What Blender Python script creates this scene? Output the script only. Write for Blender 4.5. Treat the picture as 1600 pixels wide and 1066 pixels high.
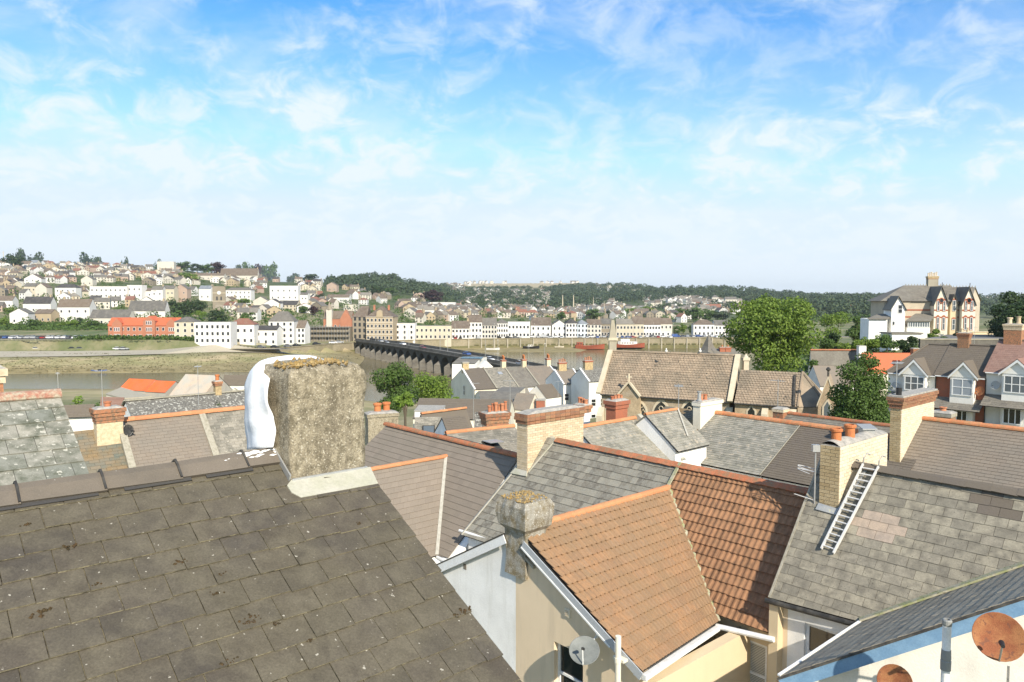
import bpy, math, random
import numpy as np
from mathutils import Matrix, Vector, noise as mnoise
random.seed(7)
for o in list(bpy.data.objects): bpy.data.objects.remove(o)
SC = bpy.context.scene
COL = SC.collection
# ------------------------------------------------------------------ camera
CAMZ = 30.0
FPX = 1150.0                      # focal length in pixels of the 1600 px wide photograph
TH = math.atan(68 / FPX)          # pitch below the horizontal
cam_d = bpy.data.cameras.new('camera')
cam = bpy.data.objects.new('camera', cam_d)
COL.objects.link(cam)
cam.location = (0, 0, CAMZ)
cam.rotation_euler = (math.pi / 2 - TH, 0, 0)
cam_d.sensor_width = 36
cam_d.lens = 36 * FPX / 1600
cam_d.clip_start = 0.1
cam_d.clip_end = 20000
SC.camera = cam
# ------------------------------------------------------------------ light
SUN_TO = Vector((0.329, -0.75, 0.574)).normalized()      # direction towards the sun
SUN_EL = math.asin(SUN_TO.z)
SUN_AZ = math.atan2(SUN_TO.x, SUN_TO.y)
sun_d = bpy.data.lights.new('sun', 'SUN')
sun_d.energy = 4.4
sun_d.angle = math.radians(0.5)
sun_d.color = (1.0, 0.915, 0.78)
sun = bpy.data.objects.new('sun', sun_d)
COL.objects.link(sun)
sun.rotation_euler = SUN_TO.to_track_quat('Z', 'Y').to_euler()
SC.view_settings.view_transform = 'Standard'
SC.view_settings.look = 'None'
SC.view_settings.exposure = 0.66
SC.view_settings.gamma = 1.0
SC.view_settings.use_curve_mapping = False
world = bpy.data.worlds.new('World')
SC.world = world
world.use_nodes = True
def setup_world():
 nt = world.node_tree; N = nt.nodes; L = nt.links
 N.clear()
 out = N.new('ShaderNodeOutputWorld'); bg = N.new('ShaderNodeBackground')
 sky = N.new('ShaderNodeTexSky'); sky.sky_type = 'NISHITA'; sky.sun_disc = False
 sky.sun_elevation = SUN_EL; sky.sun_rotation = SUN_AZ
 sky.altitude = 0; sky.air_density = 1.0; sky.dust_density = 0.3; sky.ozone_density = 3.0
 geo = N.new('ShaderNodeTexCoord')
 sep = N.new('ShaderNodeSeparateXYZ'); L.new(geo.outputs['Generated'], sep.inputs[0])
 # the cloud sheet: direction projected on a plane overhead
 def math_(op, a, b=None, c=None):
  m = N.new('ShaderNodeMath'); m.operation = op
  for i, v in enumerate((a, b, c)):
   if v is None: continue
   if isinstance(v, (int, float)): m.inputs[i].default_value = v
   else: L.new(v, m.inputs[i])
  return m.outputs[0]
 zc = math_('MAXIMUM', sep.outputs[2], 0.0)
 zz = math_('ADD', zc, 0.42)
 u = math_('DIVIDE', sep.outputs[0], zz); v = math_('DIVIDE', sep.outputs[1], zz)
 cmb = N.new('ShaderNodeCombineXYZ'); L.new(u, cmb.inputs[0]); L.new(v, cmb.inputs[1])
 def noise(scale, det, rough, dist, off=0, sy=1.0):
  mp = N.new('ShaderNodeMapping'); mp.inputs['Location'].default_value = (off, off * .7, off * .3)
  mp.inputs['Rotation'].default_value = (0, 0, 0.6)
  mp.inputs['Scale'].default_value = (1, sy, 1)
  L.new(cmb.outputs[0], mp.inputs[0])
  n = N.new('ShaderNodeTexNoise'); n.inputs['Scale'].default_value = scale
  n.inputs['Detail'].default_value = det; n.inputs['Roughness'].default_value = rough
  n.inputs['Distortion'].default_value = dist
  L.new(mp.outputs[0], n.inputs['Vector']); return n.outputs['Fac']
 def rng(x, a, b, c=0.0, d=1.0):
  m = N.new('ShaderNodeMapRange'); m.interpolation_type = 'SMOOTHSTEP'
  L.new(x, m.inputs[0])
  for i, k in enumerate((a, b, c, d)): m.inputs[i + 1].default_value = k
  return m.outputs[0]
 big = rng(noise(1.5, 3, .5, .2, 3.1), .32, .60)
 puff = rng(noise(10.5, 7, .60, .5, 1.7, 1.0), .42, .72)
 wisp = rng(noise(3.2, 7, .62, .6, 8.3, 1.2), .40, .72)
 low = rng(sep.outputs[2], .02, .38, 1.0, 0.0)
 d = math_('MULTIPLY', puff, math_('ADD', math_('MULTIPLY', big, .34), .24))
 d = math_('ADD', d, math_('MULTIPLY', wisp, math_('ADD', math_('MULTIPLY', big, .30), .14)))
 d = math_('ADD', d, math_('MULTIPLY', low, math_('ADD', math_('MULTIPLY', puff, .34), .56)))
 # thin veil of haze low down
 veil = rng(sep.outputs[2], -.01, .13, .42, 0.0)
 d = math_('ADD', d, veil)
 clp = N.new('ShaderNodeClamp'); L.new(d, clp.inputs[0]); clp.inputs['Max'].default_value = .97
 gam = N.new('ShaderNodeHueSaturation'); gam.inputs['Saturation'].default_value = 1.3; gam.inputs['Hue'].default_value = .5
 gam.inputs['Value'].default_value = 1.0
 L.new(sky.outputs[0], gam.inputs['Color'])
 mix = N.new('ShaderNodeMix'); mix.data_type = 'RGBA'
 L.new(clp.outputs[0], mix.inputs['Factor'])
 dk = N.new('ShaderNodeMix'); dk.data_type = 'RGBA'; dk.blend_type = 'DARKEN'; dk.inputs['Factor'].default_value = 1
 L.new(gam.outputs[0], dk.inputs['A']); dk.inputs['B'].default_value = (3.1, 3.95, 4.7, 1)
 L.new(dk.outputs['Result'], mix.inputs['A']); mix.inputs['B'].default_value = (3.95, 4.4, 4.8, 1)
 L.new(mix.outputs['Result'], bg.inputs['Color'])
 bg.inputs['Strength'].default_value = 0.14
 L.new(bg.outputs[0], out.inputs[0])
setup_world()
# ------------------------------------------------------------------ picture geometry helpers (used only to measure the place)
RIGHT = np.array([1, 0, 0.]); FWD = np.array([0, math.cos(TH), -math.sin(TH)]); UPV = np.array([0, math.sin(TH), math.cos(TH)])
CAMP = np.array([0, 0, CAMZ])
def ray(px, py): return FWD + (px - 800) / FPX * RIGHT + (533 - py) / FPX * UPV
def W(px, py, Y):
 d = ray(px, py); return CAMP + d * (Y / d[1])
def proj(P):
 q = np.array(P, float) - CAMP; z = q @ FWD
 return 800 + FPX * (q @ RIGHT) / z, 533 - FPX * (q @ UPV) / z
def hit(px, py, P, n):
 d = ray(px, py); return CAMP + d * (((P - CAMP) @ n) / (d @ n))
def onz(px, py, z):
 d = ray(px, py); return CAMP + d * ((z - CAMZ) / d[2])
def along(P, D, px):
 k = (px - 800) / FPX; q = P - CAMP
 return P + D * ((k * (q @ FWD) - q @ RIGHT) / (D @ RIGHT - k * (D @ FWD)))
U = np.array([.749, .662, 0]); U /= np.linalg.norm(U)
V = np.array([-U[1], U[0], 0]); Z = np.array([0, 0, 1.])
def A3(*v): return np.array(v, float)
def nrm(v): return v / (np.linalg.norm(v) + 1e-12)
# ------------------------------------------------------------------ materials
MATS = {}
def ramp(N, L, fac, stops):
 r = N.new('ShaderNodeValToRGB'); e = r.color_ramp.elements
 e[0].position, e[0].color = stops[0][0], (*stops[0][1], 1)
 e[1].position, e[1].color = stops[-1][0], (*stops[-1][1], 1)
 for p, c in stops[1:-1]:
  x = e.new(p); x.color = (*c, 1)
 L.new(fac, r.inputs[0]); return r.outputs[0]
def mk(name, cols, grime=None, gs=1.5, ga=.35, spot=None, ss=18, st=.68, rough=.85, bump=.25, bs=40, fine=.12,
  trans=0, metal=0, spec=.3, streak=None, coat=0, big=None):
 """cols: 1..4 base colours picked by per-piece random; grime: colour laid by noise; spot: lichen spots."""
 if name in MATS: return MATS[name]
 m = bpy.data.materials.new(name); m.use_nodes = True
 nt = m.node_tree; N = nt.nodes; L = nt.links; N.clear()
 out = N.new('ShaderNodeOutputMaterial'); b = N.new('ShaderNodeBsdfPrincipled')
 b.inputs['Roughness'].default_value = rough; b.inputs['Metallic'].default_value = metal
 b.inputs['Specular IOR Level'].default_value = spec
 tc = N.new('ShaderNodeTexCoord'); vec = tc.outputs['Object']
 oi = N.new('ShaderNodeObjectInfo'); ge = N.new('ShaderNodeNewGeometry')
 ad = N.new('ShaderNodeMath'); ad.operation = 'MULTIPLY_ADD'
 L.new(ge.outputs['Random Per Island'], ad.inputs[0]); ad.inputs[1].default_value = 5.3
 L.new(oi.outputs['Random'], ad.inputs[2])
 fr = N.new('ShaderNodeMath'); fr.operation = 'FRACT'; L.new(ad.outputs[0], fr.inputs[0])
 if len(cols) == 1: cols = [cols[0], cols[0]]
 c = ramp(N, L, fr.outputs[0], [(i / (len(cols) - 1), k) for i, k in enumerate(cols)])
 def noise(scale, det=5, rg=.6, sx=(1, 1, 1)):
  mp = N.new('ShaderNodeMapping'); mp.inputs['Scale'].default_value = sx; L.new(vec, mp.inputs[0])
  n = N.new('ShaderNodeTexNoise'); n.inputs['Scale'].default_value = scale
  n.inputs['Detail'].default_value = det; n.inputs['Roughness'].default_value = rg
  L.new(mp.outputs[0], n.inputs['Vector']); return n.outputs['Fac']
 def mapr(x, a, bb, c0=0., d0=1.):
  q = N.new('ShaderNodeMapRange'); L.new(x, q.inputs[0])
  for i, k in enumerate((a, bb, c0, d0)): q.inputs[i + 1].default_value = k
  return q.outputs[0]
 def mixc(f, a, bcol, mode='MIX'):
  x = N.new('ShaderNodeMix'); x.data_type = 'RGBA'; x.blend_type = mode
  L.new(f, x.inputs['Factor']) if not isinstance(f, float) else setattr(x.inputs['Factor'], 'default_value', f)
  L.new(a, x.inputs['A'])
  if isinstance(bcol, tuple): x.inputs['B'].default_value = (*bcol, 1)
  else: L.new(bcol, x.inputs['B'])
  return x.outputs['Result']
 if big: c = mixc(mapr(noise(big[1], 3), .40, .62, 0, big[2]), c, big[0])
 if grime: c = mixc(mapr(noise(gs), .42, .66, 0, ga * 2), c, grime)
 if streak: c = mixc(mapr(noise(streak[1], 4, .6, (1, 1, .12)), .5, .75, 0, streak[2]), c, streak[0])
 fn = noise(bs, 6, .7)
 if fine:
  g = N.new('ShaderNodeHueSaturation'); L.new(mapr(fn, .3, .7, 1 - fine, 1 + fine), g.inputs['Value'])
  L.new(c, g.inputs['Color']); c = g.outputs[0]
 if spot:
  sp = noise(ss, 3, .5)
  c = mixc(mapr(sp, st, st + .03, 0, .85), c, spot)
 L.new(c, b.inputs['Base Color'])
 if bump:
  bp = N.new('ShaderNodeBump'); bp.inputs['Strength'].default_value = bump
  bp.inputs['Distance'].default_value = .02
  L.new(fn, bp.inputs['Height']); L.new(bp.outputs[0], b.inputs['Normal'])
 if trans:
  t = N.new('ShaderNodeBsdfTranslucent'); L.new(c, t.inputs[0])
  ms = N.new('ShaderNodeMixShader'); ms.inputs[0].default_value = trans
  L.new(b.outputs[0], ms.inputs[1]); L.new(t.outputs[0], ms.inputs[2]); L.new(ms.outputs[0], out.inputs[0])
 else: L.new(b.outputs[0], out.inputs[0])
 MATS[name] = m; return m
def scale_c(c, k): return tuple(x * k for x in c)
def plain(name, c, rough=.7, metal=0, spec=.4, bump=0): return mk(name, [c], rough=rough, metal=metal, spec=spec, bump=bump, fine=.05)
# ------------------------------------------------------------------ objects
WM = {}
def tag(o, label=None, cat=None, group=None, kind=None):
 for k, v in (('label', label), ('category', cat), ('group', group), ('kind', kind)):
  if v: o[k] = v
 return o
def thing(name, label, cat, loc=(0, 0, 0), rz=0, group=None):
 o = bpy.data.objects.new(name, None); COL.objects.link(o)
 o.empty_display_size = .3
 o.location = tuple(float(x) for x in loc); o.rotation_euler = (0, 0, rz)
 WM[o] = Matrix.Translation(Vector(o.location)) @ Matrix.Rotation(rz, 4, 'Z')
 return tag(o, label, cat, group)
def put(name, me, parent=None, local=False, m=None):
 o = bpy.data.objects.new(name, me); COL.objects.link(o)
 M = m if m is not None else Matrix.Identity(4)
 if parent is not None:
  o.parent = parent
  if local:
   o.matrix_local = M; WM[o] = WM[parent] @ M
  else:
   o.matrix_parent_inverse = WM[parent].inverted(); o.matrix_basis = M; WM[o] = M
 else:
  o.matrix_basis = M; WM[o] = M
 return o
class MB:
 def __init__(s): s.v = []; s.f = []
 def add(s, vs, fs):
  k = len(s.v); s.v.extend([tuple(map(float, p)) for p in vs]); s.f.extend([tuple(i + k for i in q) for q in fs]); return s
 def box(s, o, a, b, c):
  """oriented box: corner o and three edge vectors"""
  o, a, b, c = map(lambda x: np.array(x, float), (o, a, b, c))
  if np.dot(np.cross(a, b), c) < 0: a, b = b, a
  P = [o, o + a, o + a + b, o + b]; P += [p + c for p in P]
  return s.add(P, [(0, 3, 2, 1), (4, 5, 6, 7), (0, 1, 5, 4), (1, 2, 6, 5), (2, 3, 7, 6), (3, 0, 4, 7)])
 def cbox(s, x, y, z, sx, sy, sz):
  return s.box((x - sx / 2, y - sy / 2, z), (sx, 0, 0), (0, sy, 0), (0, 0, sz))
 def prism(s, poly, d):
  """polygon (list of points) extruded by vector d"""
  poly = [np.array(p, float) for p in poly]; n = len(poly); d = np.array(d, float)
  nn = sum((np.cross(poly[i], poly[(i + 1) % n]) for i in range(n)), np.zeros(3))
  if nn @ d > 0: poly = poly[::-1]
  P = poly + [p + d for p in poly]
  fs = [tuple(range(n)), tuple(range(2 * n - 1, n - 1, -1))]
  fs += [(j, i, i + n, j + n) for i in range(n) for j in [(i + 1) % n]]
  return s.add(P, fs)
 def tube(s, pts, rs, n=8, cap=True):
  pts = [np.array(p, float) for p in pts]
  if isinstance(rs, (int, float)): rs = [rs] * len(pts)
  V_ = []; F_ = []
  for i, p in enumerate(pts):
   d = nrm(pts[min(i + 1, len(pts) - 1)] - pts[max(i - 1, 0)])
   a = nrm(np.cross(d, (0, 0, 1) if abs(d[2]) < .9 else (1, 0, 0))); b = np.cross(d, a)
   for k in range(n):
    t = 2 * math.pi * k / n; V_.append(p + rs[i] * (math.cos(t) * a + math.sin(t) * b))
  for i in range(len(pts) - 1):
   for k in range(n):
    q = (k + 1) % n; F_.append((i * n + k, i * n + q, (i + 1) * n + q, (i + 1) * n + k))
  if cap: F_ += [tuple(range(n))[::-1], tuple(range((len(pts) - 1) * n, len(pts) * n))]
  return s.add(V_, F_)
 def lathe(s, c, prof, n=16):
  c = np.array(c, float); V_ = []; F_ = []
  for r, z in prof:
   for k in range(n):
    t = 2 * math.pi * k / n; V_.append(c + np.array([r * math.cos(t), r * math.sin(t), z]))
  for i in range(len(prof) - 1):
   for k in range(n):
    q = (k + 1) % n; F_.append((i * n + k, i * n + q, (i + 1) * n + q, (i + 1) * n + k))
  F_ += [tuple(range(n))[::-1], tuple(range((len(prof) - 1) * n, len(prof) * n))]
  return s.add(V_, F_)
 def mesh(s, name, mat, smooth=False):
  me = bpy.data.meshes.new(name); me.from_pydata(s.v, [], s.f)
  if mat is not None: me.materials.append(mat)
  if smooth: me.polygons.foreach_set('use_smooth', [True] * len(me.polygons))
  me.update(); return me
 def build(s, name, mat, parent=None, local=False, smooth=False, bevel=0, kind=None, label=None):
  o = put(name, s.mesh(name, mat, smooth), parent, local)
  if bevel:
   b = o.modifiers.new('bevel', 'BEVEL'); b.width = bevel; b.segments = 2; b.limit_method = 'ANGLE'
  return tag(o, label, None, None, kind)
def copy_tree(o, parent=None):
 c = o.copy(); COL.objects.link(c)
 if parent is not None: c.parent = parent
 for ch in list(o.children): copy_tree(ch, c)
 return c
# ------------------------------------------------------------------ roof covering
def bil(c, u, v):
 return (c[0] * (1 - u) + c[1] * u) * (1 - v) + (c[2] * (1 - u) + c[3] * u) * v
def clip(poly, u0, u1, v0, v1):
 """clip polygon (list of (u,v)) by a rectangle"""
 for ax, lim, sg in ((0, u0, 1), (0, u1, -1), (1, v0, 1), (1, v1, -1)):
  out = []; n = len(poly)
  for i in range(n):
   a, b = poly[i], poly[(i + 1) % n]
   da, db = (a[ax] - lim) * sg, (b[ax] - lim) * sg
   if da >= 0: out.append(a)
   if (da > 0 > db) or (da < 0 < db):
    t = da / (da - db); out.append((a[0] + (b[0] - a[0]) * t, a[1] + (b[1] - a[1]) * t))
  poly = out
  if len(poly) < 3: return []
 ar = sum(poly[i][0] * poly[(i + 1) % len(poly)][1] - poly[(i + 1) % len(poly)][0] * poly[i][1] for i in range(len(poly))) / 2
 return poly if abs(ar) > 1e-7 else []
def tiled(parent, c, rows, width, mat, name='slate', poly=None, tk=.008, lift=None, style='flat', rolls=2, rh=.03, gap=.004,
   stag=.5, cap=300, jit=.003, edge=None, skip=None, vis=True, deckmat=None, seed=0, special=None, stuffall=False):
 """cover the quad c (top-left, top-right, bottom-left, bottom-right) with courses of pieces, each its own object"""
 c = [np.array(x, float) for x in c]; rnd = random.Random(seed + int(abs(c[0][0]) * 100))
 poly = poly or [(0, 0), (1, 0), (1, 1), (0, 1)]
 a = c[1] - c[0] + c[3] - c[2]; d = c[2] - c[0] + c[3] - c[1]
 n = nrm(np.cross(a, d)); n = n if n[2] > 0 else -n
 La = np.linalg.norm(a) / 2; Ld = np.linalg.norm(d) / 2
 ncol = max(1, round(La / width)); lift = tk * 1.3 if lift is None else lift
 # deck slab under the pieces
 dk = MB(); K = 6; cells = []
 for i in range(K):
  for k in range(K):
   q = clip(poly, i / K, (i + 1) / K, k / K, (k + 1) / K)
   if q:
    tp = [bil(c, u, v) - n * .012 for u, v in q]; m_ = len(tp)
    dk.add(tp + [p - n * .05 for p in tp], [tuple(range(m_)), tuple(range(2 * m_ - 1, m_ - 1, -1))])
 dk.build('roof_deck', deckmat or MATS['deck'], parent)
 items = []
 g = gap / La
 for r in range(rows):
  v0 = r / rows; v1 = (r + 1) / rows
  off = (stag if r % 2 else 0)
  for k in range(-1, ncol + 1):
   u0 = (k + off) / ncol; u1 = (k + 1 + off) / ncol
   if u1 <= 0 or u0 >= 1: continue
   if not clip(poly, max(u0, 0), min(u1, 1), v0, v1): continue
   dv = rnd.uniform(-1, 1) * jit / Ld * 2; tilt = rnd.uniform(-1, 1) * jit; z0 = rnd.uniform(0, jit)
   V_ = []; F_ = []
   if style == 'flat': us = [0, 1]; hs = [0, 0]
   elif style == 'roll':
    us = []; hs = []
    for q in range(rolls):
     for t, h in ((0, .0), (.16, .12), (.34, .82), (.5, 1), (.66, .82), (.84, .12)):
      us.append((q + t) / rolls); hs.append(h * rh)
    us.append(1); hs.append(0)
   else:                                  # 'pan': shallow trough with raised edge
    us = [0, .1, .2, .5, .8, 1]; hs = [rh, rh * .8, .0, -.0, 0, rh * .4]
   for j in range(len(us) - 1):
    a0 = u0 + g + (u1 - u0 - 2 * g) * us[j]; a1 = u0 + g + (u1 - u0 - 2 * g) * us[j + 1]
    q = clip(poly, a0, a1, v0 - (.12 / rows if r else 0), min(1.004, v1 + dv + .03 / rows))
    if not q: continue
    tp = [];
    for (uu, vv) in q:
     t = 0 if a1 == a0 else (uu - a0) / (a1 - a0)
     h = hs[j] + (hs[j + 1] - hs[j]) * t
     w = (vv - v0) * rows
     tp.append(bil(c, uu, vv) + n * (h + z0 + w * lift + (t - .5) * tilt))
    k0 = len(V_); m = len(tp); V_ += tp + [p - n * tk for p in tp]
    F_.append(tuple(k0 + i for i in range(m)))
    for i in range(m):
     i2 = (i + 1) % m
     inner = False
     if len(us) > 2:
      e0, e1 = q[i], q[i2]
      if abs(e0[0] - e1[0]) < 1e-9 and ((abs(e0[0] - a0) < 1e-9 and j > 0) or (abs(e0[0] - a1) < 1e-9 and j < len(us) - 2)): inner = True
      if abs(e0[1] - e1[1]) < 1e-9 and e0[1] < v0 + .01 / rows: inner = True
     if not inner: F_.append((k0 + i, k0 + m + i, k0 + m + i2, k0 + i2))
   if V_:
    ctr = sum(V_) / len(V_); px, py = proj(ctr)
    out = not (-40 < px < 1640 and -40 < py < 1110)
    dist = np.linalg.norm(ctr - CAMP)
    items.append((out, dist, V_, F_, n, ctr))
 items.sort(key=lambda t: (t[0], t[1]))
 # winding: make top faces look along n
 def fix(V_, F_):
  p = [V_[i] for i in F_[0]]; nn = np.cross(p[1] - p[0], p[2] - p[1])
  return [tuple(reversed(f)) for f in F_] if nn @ n < 0 else F_
 rest = MB()
 for i, (out, dist, V_, F_, _, ctr) in enumerate(items):
  F_ = fix(V_, F_)
  if i < cap and not out and not stuffall:
   mb = MB(); mb.add(V_, F_); mm = mat
   if special:
    mm = special(ctr, i) or mat
   o_ = mb.build(name, mm, parent)
   if edge: o_.data.materials.append(edge); o_.data.polygons.foreach_set('material_index', [0] + [1] * (len(F_) - 1))
  else: rest.add(V_, F_)
 if rest.v: rest.build(name + 's', mat, parent, kind='stuff')
 return n
def ridge(parent, P, Q, mat, r=.12, L=.45, style='round', n=None, mortar=None, cap=80, seed=1, name='ridge_tile', lift=.0):
 P = np.array(P, float); Q = np.array(Q, float); d = Q - P; D = np.linalg.norm(d); d = d / D
 s = nrm(np.cross(d, Z)); up = np.cross(s, d); rnd = random.Random(seed)
 k = max(1, round(D / L)); l = D / k
 rest = MB()
 for i in range(k):
  a = P + d * (i * l + .004) + up * (lift + rnd.uniform(-.004, .004)); b = P + d * ((i + 1) * l - .004 + .02) + up * (lift + rnd.uniform(-.004, .006) )
  V_ = []; F_ = []
  if style == 'round': prof = [(math.cos(t) * r, math.sin(t) * r * .9 - r * .25) for t in np.linspace(math.pi * -.05, math.pi * 1.05, 8)]
  else: prof = [(r * 1.3, -r * .85), (r * .5, -r * .22), (0, .0), (-r * .5, -r * .22), (-r * 1.3, -r * .85)]
  m = len(prof)
  for e, sc in ((a, .96), (b, 1.04)):
   for x, z in prof: V_.append(e + s * x * sc + up * z * sc)
  for e, sc in ((a, .96), (b, 1.04)):
   for x, z in prof: V_.append(e + s * x * sc * .86 + up * (z * sc - .02))
  for j in range(m - 1):
   F_.append((j, j + 1, m + j + 1, m + j)); F_.append((2 * m + j, 3 * m + j, 3 * m + j + 1, 2 * m + j + 1))
   F_.append((j, 2 * m + j, 2 * m + j + 1, j + 1)); F_.append((m + j, m + j + 1, 3 * m + j + 1, 3 * m + j))
  F_ += [(0, m, 3 * m, 2 * m), (m - 1, 3 * m - 1, 4 * m - 1, 2 * m - 1)]
  if i < cap:
   mb = MB(); mb.add(V_, F_); mb.build(name, mat, parent)
  else: rest.add(V_, F_)
 if rest.v: rest.build(name + 's', mat, parent, kind='stuff')
 if mortar:
  mb = MB(); mb.box(P - s * r * .95 - up * (r * .9 - lift), d * D, s * r * 1.9, up * r * .6); mb.build('mortar_bed', mortar, parent)
def strip(parent, P, Q, w, t, mat, name, side=None, up=None):
 """a board or flashing laid along P-Q: width w to both sides of the line, thickness t"""
 P = np.array(P, float); Q = np.array(Q, float); d = nrm(Q - P)
 s = nrm(np.cross(d, Z)) if side is None else side; up = np.cross(s, d) if up is None else up
 if up[2] < 0: up = -up
 mb = MB(); mb.box(P - s * w / 2, Q - P, s * w, up * t); return mb.build(name, mat, parent)
BR = {}
def brickwork(parent, o, a, b, H, bricks, mortar, topk=None, bl=.215, ch=.065, j=.010, faces='ab', name='brick', band=None):
 """a block with corner o, edges a and b (full vectors), height H; brick pieces stand proud of the mortar core on the
 faces containing a (at o) and b (at o)"""
 o = np.array(o, float); a = np.array(a, float); b = np.array(b, float)
 La, Lb = np.linalg.norm(a), np.linalg.norm(b); ua, ub = a / La, b / Lb
 mb = MB(); mb.box(o + (ua + ub) * .006, a - ua * .012, b - ub * .012, Z * H); mb.build('mortar_core', mortar, parent)
 if 'u' not in BR:
  q = MB(); q.box((0, 0, 0), (1, 0, 0), (0, 1, 0), (0, 0, 1)); BR['u'] = q
 rows = max(1, round(H / (ch + j))); hh = H / rows
 rnd = random.Random(int(La * 1000 + H * 77)); cnt = 0
 for fc in faces:
  if fc == 'a': org, du, dn, L = o, ua, -ub, La
  elif fc == 'b': org, du, dn, L = o, ub, -ua, Lb
  elif fc == 'c': org, du, dn, L = o + a, ub, ua, Lb
  else: org, du, dn, L = o + b, ua, ub, La
  for r in range(rows):
   mt = bricks
   if band and band(r, rows): mt = band(r, rows)
   key = mt.name
   if key not in BR:
    BR[key] = BR['u'].mesh('brick', mt)
   x = 0.0 if r % 2 == (0 if fc in 'ad' else 1) else -(bl / 2 + j / 2)
   while x < L - .01:
    x0, x1 = max(x, 0), min(x + bl, L)
    if x1 - x0 > .03:
     pr = .004 + rnd.random() * .004
     M = Matrix([[*(du * (x1 - x0)), 0], [*(-dn * .03), 0], [*(Z * (hh - j)), 0], [0, 0, 0, 1]]).transposed()
     p = org + du * x0 + dn * pr + Z * (r * hh + j / 2)
     M[0][3], M[1][3], M[2][3] = p
     put(name, BR[key], parent, m=M); cnt += 1
    x += bl + j
 return cnt
def pot(parent, c, h, r, mat, name='chimney_pot', style=0):
 mb = MB()
 if style == 0: prof = [(r * .92, 0), (r * .88, h * .5), (r * .86, h * .72), (r * 1.12, h * .78), (r * 1.15, h * .95), (r * .98, h), (r * .72, h), (r * .7, h * .6)]
 else: prof = [(r * 1.1, 0), (r * 1.1, h * .08), (r * .8, h * .14), (r * .72, h * .85), (r * .95, h * .9), (r * .95, h), (r * .6, h), (r * .6, h * .7)]
 mb.lathe(c, prof, 18); return mb.build(name, mat, parent, smooth=False)
def window(parent, o, du, dn, w, h, frame, glass, cols=2, rows=2, depth=.09, fw=.05, sill=None, name='window', blind=None):
 """window with its lower left corner o, along du, outward normal dn; stands in a reveal of the wall"""
 o = np.array(o, float)
 fr = MB()
 b = o - dn * depth
 fr.box(b, du * w, dn * .05, Z * fw); fr.box(b + Z * (h - fw), du * w, dn * .05, Z * fw)
 fr.box(b + Z * fw, du * fw, dn * .05, Z * (h - 2 * fw)); fr.box(b + du * (w - fw) + Z * fw, du * fw, dn * .05, Z * (h - 2 * fw))
 for i in range(1, cols): fr.box(b + du * (w * i / cols - fw * .4) + Z * fw, du * fw * .8, dn * .045, Z * (h - 2 * fw))
 for i in range(1, rows): fr.box(b + du * fw + Z * (h * i / rows - fw * .4), du * (w - 2 * fw), dn * .047, Z * fw * .8)
 F_ = fr.build(name, frame, parent)
 for i in range(cols):
  for r in range(rows):
   g = MB(); g.box(b + dn * .012 + du * (w * i / cols + .004) + Z * (h * r / rows + .004), du * (w / cols - .008), dn * .006, Z * (h / rows - .008));
   g.build('pane', glass, F_)
 if blind:
  g = MB(); z = fw + .02
  while z < h - fw - .03:
   g.box(b + dn * .019 + du * (fw + .01) + Z * z, du * (w - 2 * fw - .02), dn * .012 + Z * .006, Z * .024); z += .036
  g.build('blind', blind, F_, kind='stuff')
 if sill:
  s = MB(); s.box(o - du * .06 - Z * .08 - dn * .02, du * (w + .12), dn * .1, Z * .08); s.build('sill', sill, parent)
 return F_
def wall_holes(parent, o, du, dn, L, H, holes, mat, th=.25, name='wall', top=None):
 """wall slab lower-left o, with rectangular holes (x,z,w,h); dn outward"""
 xs = sorted({0, L, *[h[0] for h in holes], *[h[0] + h[2] for h in holes]})
 zs = sorted({0, H, *[h[1] for h in holes], *[h[1] + h[3] for h in holes]})
 mb = MB()
 o = np.array(o, float)
 # columns of cells merged vertically
 for i in range(len(xs) - 1):
  run = None
  for k in range(len(zs) - 1):
   cx, cz = (xs[i] + xs[i + 1]) / 2, (zs[k] + zs[k + 1]) / 2
   inh = any(h[0] < cx < h[0] + h[2] and h[1] < cz < h[1] + h[3] for h in holes)
   if not inh and run is None: run = zs[k]
   if (inh or k == len(zs) - 2) and run is not None:
    z1 = zs[k] if inh else zs[k + 1]
    mb.box(o + du * xs[i] + Z * run, du * (xs[i + 1] - xs[i]), -dn * th, Z * (z1 - run)); run = None
 return mb.build(name, mat, parent)
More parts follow.
